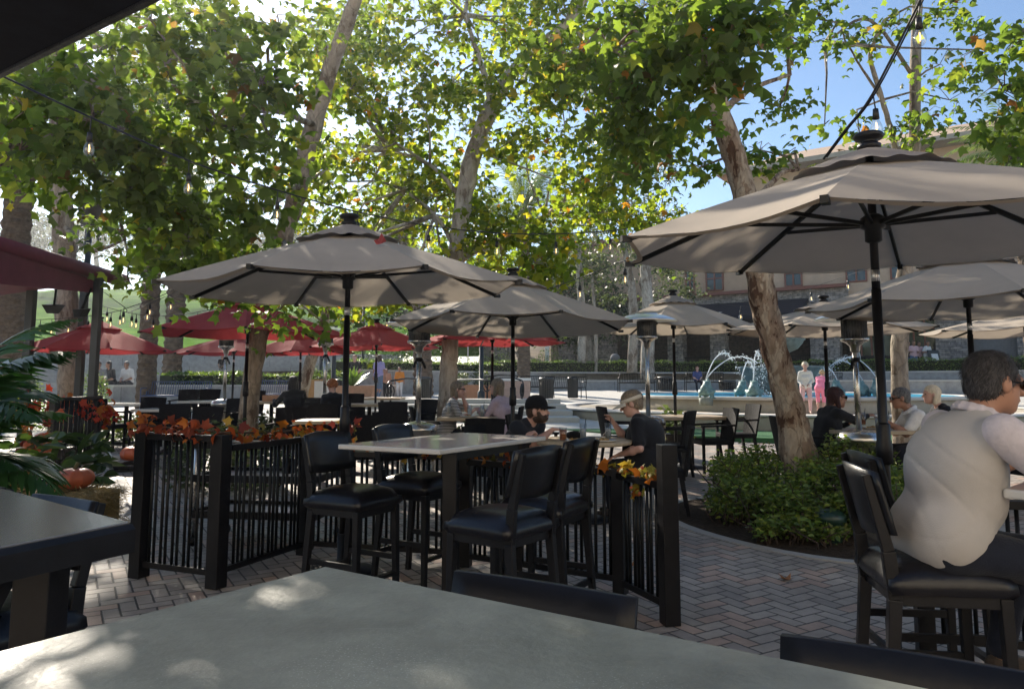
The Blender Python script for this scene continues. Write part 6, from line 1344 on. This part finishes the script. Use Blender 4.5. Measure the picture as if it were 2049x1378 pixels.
# overhead patio roof, upper left corner
m_ = MB(); A_, B_ = at(-60, 175, 2.75), at(286, -4, 3.2); A_.z = B_.z = (A_.z+B_.z)/2
E1 = at(0, 143, 2.6); E2 = Vector((ray(285, 0).x/ray(285, 0).y, 1, 0)); zt = E1.z; k2 = (zt-CAMH)/ray(285, 0).z; E2 = Vector((ray(285, 0).x*k2, ray(285, 0).y*k2, zt)); dd = (E2-E1).normalized(); E0 = E1-dd*1.6; E3 = E2+dd*.5; off = Vector((-dd.y, dd.x, 0))*-1
if off.x > 0: off = -off
off = Vector((dd.y, -dd.x, 0)); 
if (E1+off).length < E1.length: pass
inn = [E0, E3, E3+Vector((-.6, -2.6, 0)), E0+Vector((-.6, -1.6, 0))]
ro = empty('patio_roof', tuple(E1), 0, 'dark underside of the patio roof in the upper left corner', 'roof'); m_.add([p-E1 for p in inn]+[p-E1+Vector((0, 0, .10)) for p in inn], [(0, 1, 2, 3), (7, 6, 5, 4), (0, 4, 5, 1), (1, 5, 6, 2), (2, 6, 7, 3), (3, 7, 4, 0)]); m_.build('soffit', 'dark_awning', ro)
MB().bar(E0-E1+Vector((0, .02, .03)), E3-E1+Vector((0, .02, .03)), .02, .07).build('edge_trim', 'steel_dark', ro)
for k in (.35, .8): MB().bar(inn[0].lerp(inn[3], k)-E1+Vector((0, 0, -.03)), inn[1].lerp(inn[2], k)-E1+Vector((0, 0, -.03)), .06, .06).build('purlin', 'black_metal', ro)

# ================================================================ STRING LIGHTS
def string(label, pts, bulbs, r=.006, drop=.09, bs=.031, hang=.0, seed=1, lit=True):
    t = empty('string_light', tuple(pts[0]), 0, label, 'string light', 'festoon lights over the patio'); o = pts[0]; rg = random.Random(seed); Q = []
    for i in range(len(pts)-1):
        a, b = pts[i], pts[i+1]; a0 = pts[i-1] if i else a-(b-a); b1 = pts[i+2] if i+2 < len(pts) else b+(b-a)
        for j in range(5): x = j/5; Q.append(.5*((2*a)+(b-a0)*x+(2*a0-5*a+4*b-b1)*x*x+(3*a-a0-3*b+b1)*x**3))
    Q.append(pts[-1]); MB().tube([q-o for q in Q], r, 6).build('cable', 'cable', t)
    for f in bulbs:
        x = f*(len(Q)-1); i = min(len(Q)-2, int(x)); q = Q[i].lerp(Q[i+1], x-i)-o; k = bs/.031; tl_ = Vector((rg.uniform(-.012, .012), rg.uniform(-.012, .012), 0))
        s = MB(); s.tube([q, q+Vector((0, 0, -drop))+tl_], .004*k, 5); s.tube([q+Vector((0, 0, -drop))+tl_, q+Vector((0, 0, -drop-.055*k))+tl_], [.014*k, .018*k], 10); so_ = s.build('socket', 'cable', t)
        c = q+Vector((0, 0, -drop-.055*k))+tl_; MB().lathe([(.012*k, 0), (.018*k, -.012*k), (.028*k, -.035*k), (.031*k, -.055*k), (.027*k, -.075*k), (.015*k, -.088*k), (0, -.092*k)], c, 14).build('bulb', 'bulb_glass', so_)
        if lit: MB().tube([c+Vector((0, 0, -.02*k)), c+Vector((.004*k, 0, -.045*k)), c+Vector((0, 0, -.065*k))], .0035*k, 5).build('filament', 'filament', so_)
    return t
def cps(l): return [at(*q) for q in l]
def fracs(l, bpx):  # where along the point list each wanted column falls
    out = []
    for b in bpx:
        for i in range(len(l)-1):
            a, c = l[i][0], l[i+1][0]
            if min(a, c) <= b <= max(a, c): out.append((i+(b-a)/(c-a))/(len(l)-1)); break
    return out
L1 = [(-60, 118, 3.5), (0, 150, 3.8), (183, 236, 4.4), (378, 322, 5.0), (556, 381, 5.6), (715, 424, 6.2), (860, 452, 6.8), (993, 466, 7.4), (1111, 468, 8.0), (1221, 462, 8.5), (1256, 457, 8.7)]
string('string of bulbs sagging from the roof corner to the nearest umbrella', cps(L1), fracs(L1, [183, 378, 556, 715, 860, 993, 1111, 1221]))
L2 = [(1870, -60, 3.5), (1838, 8, 3.6), (1745, 190, 3.9), (1690, 262, 4.1), (1648, 318, 4.3)]
string('double wire with two clear bulbs over the nearest umbrella', cps(L2), fracs(L2, [1840, 1747]), r=.007)
string('second wire twisted along the double wire at upper right', [q+Vector((.02, .0, .012)) for q in cps(L2)], [], r=.005)
L3 = [(1256, 520, 7.5), (1240, 525, 7.8), (1160, 556, 9), (1060, 590, 10.5), (960, 612, 12), (840, 630, 13.5)]
string('short wire with small bulbs dropping behind the middle umbrella', cps(L3), fracs(L3, [1247, 1159, 1075, 960, 900]), bs=.035)
L4 = [(195, 575, 12.9), (250, 615, 13), (262, 623, 13.2), (345, 588, 14), (430, 560, 15)]
string('wire with bulbs rising from the pergola towards the left umbrella', cps(L4), fracs(L4, [248, 265, 300, 342, 390]), bs=.045)
L5 = [(60, 640, 14), (140, 636, 14), (224, 625, 14), (300, 600, 14), (345, 582, 14)]
string('wire of glowing bulbs passing behind the pergola posts', cps(L5), fracs(L5, [82, 104, 138, 176, 224, 300]), bs=.045)
L6 = [(195, 610, 15), (270, 628, 15), (330, 632, 15), (420, 620, 14), (560, 590, 14)]
string('wire of bulbs running across the largest red umbrella', cps(L6), fracs(L6, [215, 240, 273, 308, 346, 400]), bs=.045)
L7 = [(640, 600, 17), (700, 622, 17), (780, 628, 17), (840, 618, 17)]
string('wire of tiny bulbs in front of the green hill', cps(L7), fracs(L7, [667, 694, 719, 738, 775, 800, 822]), bs=.05)
L8 = [(1400, 600, 26), (1482, 612, 26), (1550, 600, 26), (1640, 570, 26), (1760, 530, 24)]
string('far wire with bulbs in front of the hotel wall', cps(L8), fracs(L8, [1482, 1552, 1624, 1700]), bs=.07, drop=.16)

# ================================================================ WICKER CHAIRS AND DINING TABLES
wc = wicker_chair()
def chair(px, Y, deg, label, dx=0): q = atx(px, Y); return place(wc, USED, (q.x+dx, q.y, q.z), R(deg), label)
chair(1420, 10.8, -262+0, 'wicker armchair pulled out at the right end of the table by the fountain'); chair(1468, 11.7, 98, 'second wicker armchair behind the pulled out one, nearer the fountain')
chair(1335, 10.3, 60, 'wicker chair at the near left corner of the fountain side table'); chair(1243, 11.2, -80, 'wicker chair whose back shows beside the heater post')
chair(1072, 9.6, -20-90, 'empty wicker chair behind the man in the black cap')
chair(1600, 9.3, -95, 'wicker chair of the dark haired woman in sunglasses'); chair(1885, 9.1, 95, 'wicker chair under the older man in white'); chair(2060, 8.0, 100, 'dark green tinted chair at the right picture edge')
chair(228, 13.2, -100, 'wicker armchair side on before the hay bale planting'); chair(290, 13.6, 175, 'wicker chair back just right of the palm trunk')
chair(338, 11.6, 184, 'wicker chair back above the rust coloured garland'); chair(396, 11.0, 172, 'wicker chair back left of the leaning sycamore trunk')
chair(368, 17.0, 180, 'far wicker chair before the left blue bench, left of a pair'); chair(410, 17.2, 178, 'far wicker chair before the left blue bench, right of a pair')
chair(458, 13.2, 165, 'wicker chair beside the left heater housing'); chair(567, 10.8, 172, 'wicker chair back behind the bright orange garland')
chair(612, 13.4, 168, 'wicker chair under the dark haired woman in black'); chair(668, 13.3, 178, 'wicker chair of the red haired child'); chair(707, 15.0, 195, 'wicker chair right of the red haired child')
chair(636, 11.6, 175, 'wicker chair facing the pale table left of the taupe pole'); chair(733, 9.3, 205, 'large wicker chair back right of the taupe umbrella pole'); chair(791, 9.9, 200, 'wicker chair left of the centre heater housing')
chair(791, 12.2, 195, 'wicker chair farther back left of the centre heater'); chair(832, 13.0, 150, 'wicker chair directly behind the centre heater post'); chair(868, 11.2, -80, 'wicker chair of the woman in the striped shirt'); chair(1000, 11.2, 85, 'wicker chair of the woman in the mauve hoodie'); chair(960, 8.8, 170, 'wicker chair half hidden behind the white topped table')
chair(1318, 8.0, 80, 'wicker armchair of the woman in the white visor'); chair(1000, 8.0, -115, 'wicker chair of the man in the black cap'); chair(500, 16.4, 178, 'wicker chair behind the leaning sycamore trunk')
PT = pedestal_table; GT = 'dining tables on the patio'
PT('dining_table', 'round brown table between the man in the cap and the woman in the visor', .98, .98, 'wood_top', .79, tuple(atx(1166, 7.7)), 0, GT, True)
PT('dining_table', 'rectangular wood table by the fountain ledge, umbrella pole through it', 1.15, .85, 'wood_top', .75, tuple(atx(1366, 11.3)), .2, GT)
PT('dining_table', 'wood table with drinks between dark haired woman and man in white', 1.0, .75, 'wood_top', .75, tuple(atx(1728, 9.2)), .1, GT)
PT('dining_table', 'wood table between the striped shirt and the mauve hoodie', .85, .75, 'wood_top', .76, tuple(atx(938, 11.0)), .0, GT)
PT('dining_table', 'pale table beside the left taupe umbrella pole', 1.15, .8, 'wood_top', .75, tuple(atx(682, 10.6)), .1, GT)
PT('dining_table', 'table behind the pale one, right of the red haired child', .9, .8, 'wood_top', .75, tuple(atx(740, 14.2)), 0, GT)
PT('dining_table', 'table with a napkin box before the dark haired woman in black', .85, .8, 'wood_top', .75, tuple(atx(545, 15.0)), 0, GT)
PT('dining_table', 'sunlit white table at the left among the wicker chairs', 1.1, .8, 'white_laminate', .75, tuple(atx(256, 14.4)), 0, GT)
PT('dining_table', 'small sunlit table before the left blue bench', .85, .75, 'white_laminate', .75, tuple(atx(414, 15.2)), 0, GT)
PT('dining_table', 'table half hidden by the leaning sycamore trunk', .9, .8, 'white_laminate', .75, tuple(atx(340, 12.9)), 0, GT)
PT('dining_table', 'distant table under the red umbrella at centre', .9, .8, 'wood_top', .75, tuple(atx(765, 16.4)), 0, GT)
# things on tables
def on(px, py, Y): q = at(px, py, Y); return q
def cup(label, x, y, z, h=.15, r=.035, fill='ice_water', ff=.7, straw=True, name='drinking_glass'):
    t = empty(name, (x, y, z), 0, label, 'glass', 'drinking glasses on the tables'); MB().lathe([(r*.8, 0), (r, h), (r*.93, h), (r*.74, .008), (0, .008)], n=18).build('glass', 'glass', t)
    MB().lathe([(r*.70, .010), (r*.70+(r*.2)*ff, h*ff), (0, h*ff)], n=16).build('drink', fill, t)
    if straw: MB().tube([(0, 0, .012), (.03, .0, h+.05)], .004, 5).build('straw', 'cable', t)
    return t
def dish(label, x, y, z, r=.12, food='food'):
    t = empty('plate', (x, y, z), 0, label, 'plate', 'plates on the tables'); MB().lathe([(r*.6, 0), (r, .018), (r*.98, .022), (r*.6, .008), (0, .008)], n=26).build('dish', 'plate', t)
    rg = random.Random(label); m = MB()
    for _ in range(9): a = rg.uniform(0, 6.3); q = rg.uniform(0, r*.5); m.ball((q*math.cos(a), q*math.sin(a), .022), (rg.uniform(.012, .03), rg.uniform(.012, .03), rg.uniform(.008, .02)), 7)
    m.build('food', food, t)
tz = zg(7.7)+.79; tx = atx(1166, 7.7).x
cup('pint of amber beer before the man in the cap', tx-.22, 7.47, tz, .13, .042, 'beer', .85, False); cup('tall iced water glass with straw, left one on the round table', tx-.02, 7.5, tz, .17, .036); cup('tall iced glass near the visor woman\'s fork hand', tx+.24, 7.6, tz, .17, .036)
dish('small plate of food beside the beer', tx-.12, 7.37, tz, .085); dish('dinner plate before the woman in the visor', tx+.16, 7.37, tz, .13)
tag(MB().ball((0, 0, .03), (.09, .06, .045), 12).build('bag', 'cap_black', loc=(tx-.08, 7.85, tz)), 'dark crumpled pouch between the beer and the iced glass', 'pouch')
fk = MB(); q = Vector((tx+.25, 7.41, tz+.16)); e_ = Vector((tx+.14, 7.37, tz+.04)); fk.tube([q, e_], .004, 6); fk.bar(e_, e_+(e_-q).normalized()*.05, .022, .004); tag(fk.build('fork', 'steel'), 'fork dipping from the visor woman\'s hand to her plate', 'fork')
tz = zg(9.2)+.75; tx = atx(1728, 9.2).x; cup('tall clear glass at the middle of the right wood table', tx+.08, 9.05, tz, .19, .038); cup('amber glass in the dark haired woman\'s hand', tx-.05, 9.15, tz+.05, .15, .034, 'beer', .4); cup('clear glass by the older man\'s hand', tx+.26, 9.2, tz, .17, .036); dish('white plate on the right wood table', tx+.1, 9.25, tz, .13)
tz = zg(11)+.76; tx = atx(938, 11).x; cup('stemless glass held by the striped shirt woman', tx-.28, 10.85, tz+.06, .14, .04); cup('tall glass in the centre of the two women\'s table', tx+.02, 10.9, tz, .17, .036, straw=False); cup('tall glass nearer the mauve hoodie', tx+.20, 10.95, tz, .17, .036); cup('short glass right beside the mauve hoodie', tx+.30, 11.0, tz, .11, .036, straw=False); dish('plate on the two women\'s table', tx, 10.8, tz, .11)
q = atx(545, 15); nb_ = MB(); nb_.box((0, 0, .06), (.32, .2, .12)); tag(nb_.build('serving_box', 'terracotta', loc=(q.x, 15, q.z+.75), bevel=.01), 'shallow wooden box on the dark haired woman\'s table', 'box')
for px, py, Y, w_, h_, m_n, lb, nm in ((632, 800, 21, .42, .55, 'paper_kraft', 'tall brown paper bag on the low wall behind the diners', 'paper_bag'), (644, 806, 19.5, .34, .55, 'paper_white', 'white paper bag left of the heater post', 'paper_bag')):
    p = atx(px, Y); b_ = MB(); zz = 0; b_.add([(x*w_/2, y*.12, z) for z in (0, h_) for x, y in ((-1, -1), (1, -1), (1, 1), (-1, 1))], [(0, 3, 2, 1), (0, 1, 5, 4), (1, 2, 6, 5), (2, 3, 7, 6), (3, 0, 4, 7)]); 
    t = empty(nm, (p.x, p.y, p.z+.46), .1, lb, 'bag'); b_.build('bag', m_n, t); MB().tube([(-.06, 0, h_-.02), (-.05, 0, h_+.08), (.05, 0, h_+.08), (.06, 0, h_-.02)], .006, 5).build('handle', 'twig', t)
    s_ = empty('side_stand', (p.x, p.y, p.z), 0, 'plain stand under the '+('brown' if 'kraft' in m_n else 'white')+' paper bag', 'stand'); k_ = MB(); k_.box((0, 0, .43), (.5, .35, .05)); 
    for x in (-.2, .2):
        for y in (-.13, .13): k_.bar((x, y, 0), (x, y, .41), .04, .04)
    k_.build('frame', 'black_paint', s_)
# little purple and yellow toy on the turf, white teapot like bucket at far left
p = gnd(1503, 884); t = empty('toy', (p.x, p.y, p.z), 0, 'small purple and yellow toy on the green turf by the fountain', 'toy'); MB().box((-.04, 0, .07), (.07, .05, .14)).build('block', 'cloth_lavender', t, .01); MB().box((.05, 0, .05), (.07, .05, .10)).build('block', 'cloth_orange', t, .01)
# potted plants under the fountain side table; green uplight in the bed
p = atx(1345, 12.4); pt_ = empty('plant_pot', p, 0, 'black pot with grassy plant beneath the fountain side table', 'plant pot'); MB().lathe([(.16, 0), (.22, .36), (.24, .38), (.2, .38), (0, .34)], n=20).build('pot', 'black_paint', pt_); rg = np.random.default_rng(8); V, F, c = scatter(rg.normal(size=(260, 3))*np.array([.16, .16, .10])+np.array([0, 0, .5]), .12, PAL_EUC, rg, 'kite', -.5); link('foliage', npmesh('foliage', V, F, False, c), 'leaf_far', pt_)
p = atx(1648, 6.7); ul = empty('bed_spotlight', (p.x, p.y, p.z+.0), .4, 'dark green utility pot among the shrubs of the bed', 'utility pot'); MB().lathe([(.10, .0), (.12, .02), (.115, .18), (.14, .20), (.135, .25), (.09, .29), (0, .30)], n=24).build('body', 'green_plastic', ul)

# ================================================================ PLAZA FURNITURE
for px, Y, deg, lb in ((1275, 35.5, 3, 'black slat bench behind the left rim of the fountain'), (1408, 36.5, -3, 'black slat bench on which the distant boy sits'), (1645, 37.2, -8, 'black slat bench behind the girl in pink'), (1845, 36.5, -14, 'black slat bench right of the umbrella pole behind the fountain'), (1127, 29.5, 20, 'black armed bench beside the trash bin left of the fountain'), (1065, 30.5, 28, 'black bench end left of the trash bin')):
    bench('park_bench', lb, tuple(atx(px, Y)), R(180+deg) if False else R(deg), n=22)
for px, Y, deg, lb in ((353, 23.6, 4, 'left blue metal bench before the planter wall'), (555, 24.6, -4, 'right blue metal bench behind the leaning sycamore')):
    bench('park_bench', lb, tuple(atx(px, Y)), R(deg+180), 'blue_metal', 'blue metal slat benches', L=1.95)
def bin_(label, px, Y, w_=.55, h_=.85, round_=True):
    t = empty('litter_bin', atx(px, Y), 0, label, 'litter bin', 'dark litter bins'); m = MB()
    for k in range(24): a = 2*PI*k/24; m.bar((w_*.46*math.cos(a), w_*.46*math.sin(a), .05), (w_*.5*math.cos(a), w_*.5*math.sin(a), h_-.08), .035, .02)
    m.build('slats', 'lamp_paint', t); MB().lathe([(w_*.42, .04), (w_*.44, h_-.1)], n=20).build('liner', 'black_paint', t); MB().lathe([(w_*.52, h_-.09), (w_*.54, h_-.05), (w_*.45, h_), (w_*.25, h_), (w_*.24, h_-.06)], n=24).build('lid', 'lamp_paint', t)
bin_('round slatted litter bin between the two left plaza benches', 1093, 29); bin_('narrow dark litter bin at the arm of the left plaza bench', 1146, 29.5, .4); bin_('dark litter bin by the fountain between two black benches', 1334, 36.5, .9, .7); bin_('litter bin by the rod handrail beside the children', 846, 26.5, .5, .95); bin_('litter bin before the boy in black', 683, 28.5, .55, .8); bin_('low dark bin on the seat ledge right of the boy\'s bench', 1455, 37, .8, .5); bin_('low dark bin between the right hand benches', 1738, 37, .6, .5)
def handrail(label, px0, Y0, px1, Y1, h=.95):
    a, b = atx(px0, Y0), atx(px1, Y1); t = empty('handrail', a, 0, label, 'handrail', 'black handrails with spiral ends'); d = b-a; m = MB(); m.tube([(0, 0, 0), (0, 0, h*.9)], .03, 8); m.build('post', 'black_metal', t); MB().tube([d, d+Vector((0, 0, h))], .03, 8).build('post', 'black_metal', t)
    u = Vector((d.x, d.y, 0)).normalized(); sp = []
    for i in range(34): ph = i*.35; r = .28*(1-i/38); sp.append(Vector((0, 0, h-.28))+(-u*math.sin(ph)+Vector((0, 0, 1))*math.cos(ph))*r)
    MB().tube(sp, .02, 6).build('spiral', 'black_metal', t); MB().tube([Vector((0, 0, h)), d*.35+Vector((0, 0, h+.05)), d+Vector((0, 0, h))], .025, 8).build('rail', 'black_metal', t)
handrail('near handrail with spiral end beside the centre heater', 990, 20.5, 915, 22.5); handrail('left handrail with spiral end beside the child in orange', 782, 21.5, 862, 23.5); handrail('right handrail with spiral end by the pink box', 1044, 22, 1000, 25); handrail('far handrail behind the bent sycamore', 975, 26, 1040, 27.5)
p = atx(1031, 25.5); b_ = MB(); b_.box((0, 0, .42), (.95, .6, .80)); t = empty('pedestal_box', p, .1, 'pink tinted box pedestal left of the black cap', 'pedestal'); b_.build('body', 'terracotta_pale', t, .02); MB().box((0, 0, .88), (1.0, .65, .09)).build('top', 'white_plain', t)
def lamp_post(label, px, Y, h, top_y=None):
    t = empty('lamp_post', atx(px, Y), 0, label, 'lamp post', 'dark plaza lamp posts'); MB().tube([(0, 0, 0), (0, 0, .5), (0, 0, .52), (0, 0, h)], [.13, .12, .075, .06], 12).build('pole', 'lamp_paint', t); MB().lathe([(.08, 0), (.22, .1), (.26, .45), (.34, .5), (.1, .68), (0, .7)], (0, 0, h), 16).build('lantern', 'lamp_paint', t)
lamp_post('dark lamp post right behind the second heater', 667, 24, 5.2); lamp_post('dark lamp post left of the second heater', 641, 30, 6.2); lamp_post('dark lamp post right of the bent sycamore trunk', 963, 25, 5.0); lamp_post('dark lamp post between the pergola posts', 161, 17, 4.6); lamp_post('thin dark lamp post between the far red umbrellas', 725, 36, 6)
t = empty('info_sign', Vector((atx(936, 43).x, 43, 1.9)), 0, 'small white and blue notice on a post by the hedge', 'sign'); MB().box((0, 0, 1.1), (.06, .06, 2.2)).build('post', 'alu', t); MB().box((0, -.05, 2.2), (1.15, .04, .75)).build('panel', 'paper_white', t); MB().box((0, -.073, 2.35), (.95, .008, .25)).build('band', 'cloth_blue', t)
tag(MB().box((0, 0, 1.9), (.22, .22, 3.8)).build('white_post', 'white_plain', loc=(atx(1095, 43).x, 43, 1.9)), 'slim white post beside the clipped square shrub', 'post')
t = empty('a_frame_board', Vector((atx(1878, 40.5).x, 40.5, 2.0)), .2, 'dark sandwich board with white notice beside the people at right', 'sign'); MB().bar((0, 0, 0), (0, .3, 1.2), .7, .04).build('panel', 'lamp_paint', t); MB().bar((0, .06, .5), (0, .2, 1.0), .4, .03).build('notice', 'paper_white', t)
t = empty('guitar_stand', Vector((atx(1720, 41).x, 41, 2.0)), 0, 'white easel near the hotel entrance', 'easel'); m_ = MB(); m_.bar((-.3, 0, 0), (0, .2, 1.7), .05, .05); m_.bar((.3, 0, 0), (0, .2, 1.7), .05, .05); m_.bar((0, .5, 0), (0, .2, 1.7), .05, .05); m_.build('legs', 'white_plain', t)
t = empty('folding_table', Vector((atx(1757, 41).x, 41, 2.0)), 0, 'dark draped table outside the hotel entrance', 'table'); MB().box((0, 0, .45), (1.7, .8, .9)).build('cloth', 'cap_black', t, .03)
t = empty('stroller', Vector((atx(1232, 43.0).x, 43.0, 1.95)), 0, 'striped stroller parked in front of the arcade', 'stroller'); MB().ball((0, .1, .9), (.28, .32, .26), 12).build('hood', 'cloth_grey', t); MB().box((0, 0, .55), (.6, .8, .25)).build('seat', 'cap_black', t, .05)
for x in (-.28, .28):
    for y in (-.4, .4): MB().lathe([(.14, -.02), (.17, 0), (.14, .02)], n=16, T=Matrix.Translation((x, y, .17)) @ Matrix.Rotation(PI/2, 4, 'Y')).build('wheel', 'black_metal', t)
# ================================================================ PEOPLE
# hands etc are given in each person's own frame: x right, y forward, z up
person('older man with grey hair in a pale shirt, seated at the right edge', (1.71, 3.10, 0), face(1, -.03), 'sit', 1.0, lean=.36, seat=.745, hands={1: (.22, .60, 1.12), 0: (-.24, .56, 1.13)}, feet={1: (.16, .28, .34), 0: (-.14, .30, .34)}, head=(.05, -.12, 0),
       skin='skin_tan', shirt='shirt_beige', sleeve=.52, pants='denim_dark', shoes='shoe_brown', hair='hair_grey', style='short', cell=.0075, bulk=1.12, belly=.85, extras=('glasses', 'collar'), neck_fwd=.03, neckl=.86, shw=1.1, hs=1.06, sleeve_m='sleeve_pale', fold=.0036)
person('bearded man in black cap and tee with folded arms on the round table', atx(1024, 7.85), R(-128), 'sit', .96, lean=.50, hands={0: (.14, .40, .90), 1: (-.14, .44, .92)}, head=(.25, .05, 0), skin='skin_pink', shirt='tee_navy', sleeve=.42, hair='hair_brown', style='crop', cell=.010, bulk=1.2, neckl=.8, hs=1.15,
       extras=('cap',), beard='hair_brown', hand_dir={0: (1, .2, 0), 1: (-1, .2, 0)}, shorts=True)
person('woman in black with a pale sun visor eating at the round table', atx(1300, 7.80), R(72), 'sit', .96, lean=.26, hands={0: (-.26, .30, .66), 1: (.10, .42, .98)}, head=(.2, -.35, 0), skin='skin_pink', shirt='tee_black', sleeve=.5, hair='hair_ash', style='up', cell=.010, bulk=1.48, female=True, belly=1.0, extras=('visor',), neckl=.85, hs=1.15)
person('dark haired woman in sunglasses and black cardigan at the right table', atx(1640, 9.25), R(-80), 'sit', .95, lean=.30, hands={1: (.05, .62, .95), 0: (-.12, .45, .84)}, head=(-.15, .0, 0), skin='skin_tan', shirt='tee_black', sleeve=1.0, hair='hair_wine', style='bob', cell=.010, bulk=1.12, female=True, extras=('sunglasses',), neckl=.85, hs=1.15)
person('older man in a white polo leaning on the right table', atx(1860, 9.15), R(80), 'sit', .98, lean=.48, hands={0: (-.12, .55, .86), 1: (.12, .52, .84)}, head=(0, -.1, 0), skin='skin_tan', shirt='cloth_white', sleeve=.45, hair='hair_silver', style='short', cell=.011, bulk=1.12, extras=('glasses', 'collar'))
person('blonde person in black behind the man in the white polo', atx(1908, 9.9), R(85), 'sit', .96, lean=.4, hands={0: (-.15, .5, .84), 1: (.12, .5, .84)}, skin='skin_pink', shirt='tee_black', sleeve=1, hair='hair_platinum', style='bob', cell=.013, female=True)
person('woman in a striped shirt and sunglasses, chin on her hand', atx(893, 11.1), R(-85), 'sit', .93, lean=.22, hands={1: (.10, .42, .90), 0: (-.05, .26, 1.13)}, head=(-.2, -.05, 0), skin='skin_pink', shirt='stripe', sleeve=.42, hair='hair_ash', style='bob', cell=.011, bulk=1.1, female=True, extras=('sunglasses',)) if 'stripe' in M else None
person('woman with short ash hair in a mauve hoodie, seen from behind', atx(1012, 11.1), R(60), 'sit', .97, lean=.18, hands={0: (-.10, .42, .86), 1: (.12, .38, .84)}, skin='skin_pink', shirt='hoodie_mauve', sleeve=1, hair='hair_ash', style='bob', cell=.011, bulk=1.05, female=True)
person('dark haired woman in black reaching over the far left table', atx(592, 14.0), R(30), 'sit', .95, lean=.28, hands={0: (-.30, .45, .86), 1: (.15, .45, .84)}, skin='skin_tan', shirt='tee_black', sleeve=1, hair='hair_black', style='long', cell=.013, bulk=1.1, female=True)
person('child with curly red hair in a dark jacket at the far table', atx(668, 13.7), R(35), 'sit', .86, lean=.12, skin='skin_pink', shirt='tee_navy', sleeve=1, hair='hair_red', style='curly', cell=.013, bulk=.9)
person('woman in a lavender tee and jeans walking away on the plaza', atx(757, 29.5), R(-15), 'stand', 1.0, skin='skin_tan', shirt='cloth_lavender', sleeve=.4, pants='denim', hair='hair_brown', style='long', cell=.018, female=True, feet={0: (-.10, .14, .085), 1: (.11, -.16, .085)}, shoes='shoe_dark')
person('youth in a black graphic tee and cap by the terracotta planter', atx(710, 30.5), R(175), 'stand', 1.0, skin='skin_pink', shirt='tee_black', sleeve=.4, pants='tee_black', hair='hair_red', style='crop', cell=.018, hands={0: (-.12, .25, .95), 1: (.08, .28, 1.0)})
person('small child in an orange top and pale trousers on the plaza', atx(800, 30.5), R(170), 'stand', .72, skin='skin_tan', shirt='cloth_orange', sleeve=.8, pants='cloth_white', hair='hair_brown', style='crop', cell=.02, bulk=1.1)
person('small child in a peach top and dark trousers beside the woman', atx(773, 30.5), R(190), 'stand', .68, skin='skin_tan', shirt='cloth_peach', sleeve=.8, pants='tee_black', hair='hair_brown', style='crop', cell=.02, bulk=1.1)
person('blonde girl in white top and pink leggings on the fountain ledge', Vector((atx(1612, 17.5).x, 17.5, .735)), R(160), 'stand', .68, skin='skin_pink', shirt='cloth_white', sleeve=1.0, pants='cloth_rose', shoes=None, hair='hair_platinum', style='curly', cell=.014, hands={0: (-.10, .20, 1.0), 1: (.12, .22, .98)}, feet={0: (-.12, .05, .085), 1: (.14, 0, .085)}, female=True)
person('small girl in bright pink bending over on the fountain ledge', Vector((atx(1640, 17.9).x, 17.9, .735)), R(-40), 'stand', .62, lean=.55, skin='skin_pink', shirt='cloth_pink', sleeve=.4, pants='cloth_pink', shoes=None, hair='hair_blonde', style='curly', cell=.014, hands={0: (-.10, .5, .85), 1: (.12, .5, .8)}, female=True, shorts=True)
person('boy in a blue top seated on the bench behind the fountain', Vector((atx(1395, 36.2).x, 36.2, zg(36))), R(180), 'sit', .85, skin='skin_pink', shirt='cloth_blue', sleeve=.5, hair='hair_red', style='crop', cell=.022)
person('person in a dark tee standing on the seat steps behind the left heater', Vector((atx(452, 36).x, 35.5, 1.42)), R(180), 'stand', .78, skin='skin_tan', shirt='shoe_dark', sleeve=.4, pants='cloth_grey', hair='hair_black', style='crop', cell=.022, hands={0: (-.1, .3, 1.0), 1: (.1, .3, 1.0)})
for i, (px, Y, sh_, hr, st_, lb, rz) in enumerate(((197, 27.5, 'cloth_grey', 'hair_brown', 'short', 'seated person in grey left of the others beyond the pergola', 200), (224, 28.0, 'tee_black', 'hair_black', 'long', 'seated person in a black hoodie beyond the pergola fence', 150), (257, 28.5, 'cloth_white', 'hair_silver', 'crop', 'seated man in white left of the palm trunk', 170))):
    person(lb, atx(px, Y)+Vector((0, 0, .15)), R(rz), 'sit', 1.0, lean=.2, skin='skin_tan', shirt=sh_, sleeve=.6, hair=hr, style=st_, cell=.020)
for i, (px, Y, sh_, pn, hr, st_, lb, fem) in enumerate(((1821, 41.2, 'tee_black', 'denim', 'hair_black', 'crop', 'man in black tee and jeans near the hotel entrance', False), (1831, 40.6, 'cloth_rose', 'denim', 'hair_brown', 'long', 'woman in rose shirt among the group at the hotel', True), (1841, 41.4, 'cloth_rose', 'tee_black', 'hair_brown', 'short', 'person in rose top and black trousers by the entrance post', False), (1858, 41.0, 'cloth_white', 'cloth_white', 'hair_brown', 'short', 'woman all in white holding a pale bag by the hotel', True))):
    person(lb, Vector((atx(px, Y).x, Y, 1.98)), R(165+10*i), 'stand', 1.0, skin='skin_tan', shirt=sh_, sleeve=.45, pants=pn, hair=hr, style=st_, cell=.024, female=fem, hands={0: (-.12, .25, 1.05), 1: (.14, .2, 1.1)})
for px, dY in ((1020, 0),): pass
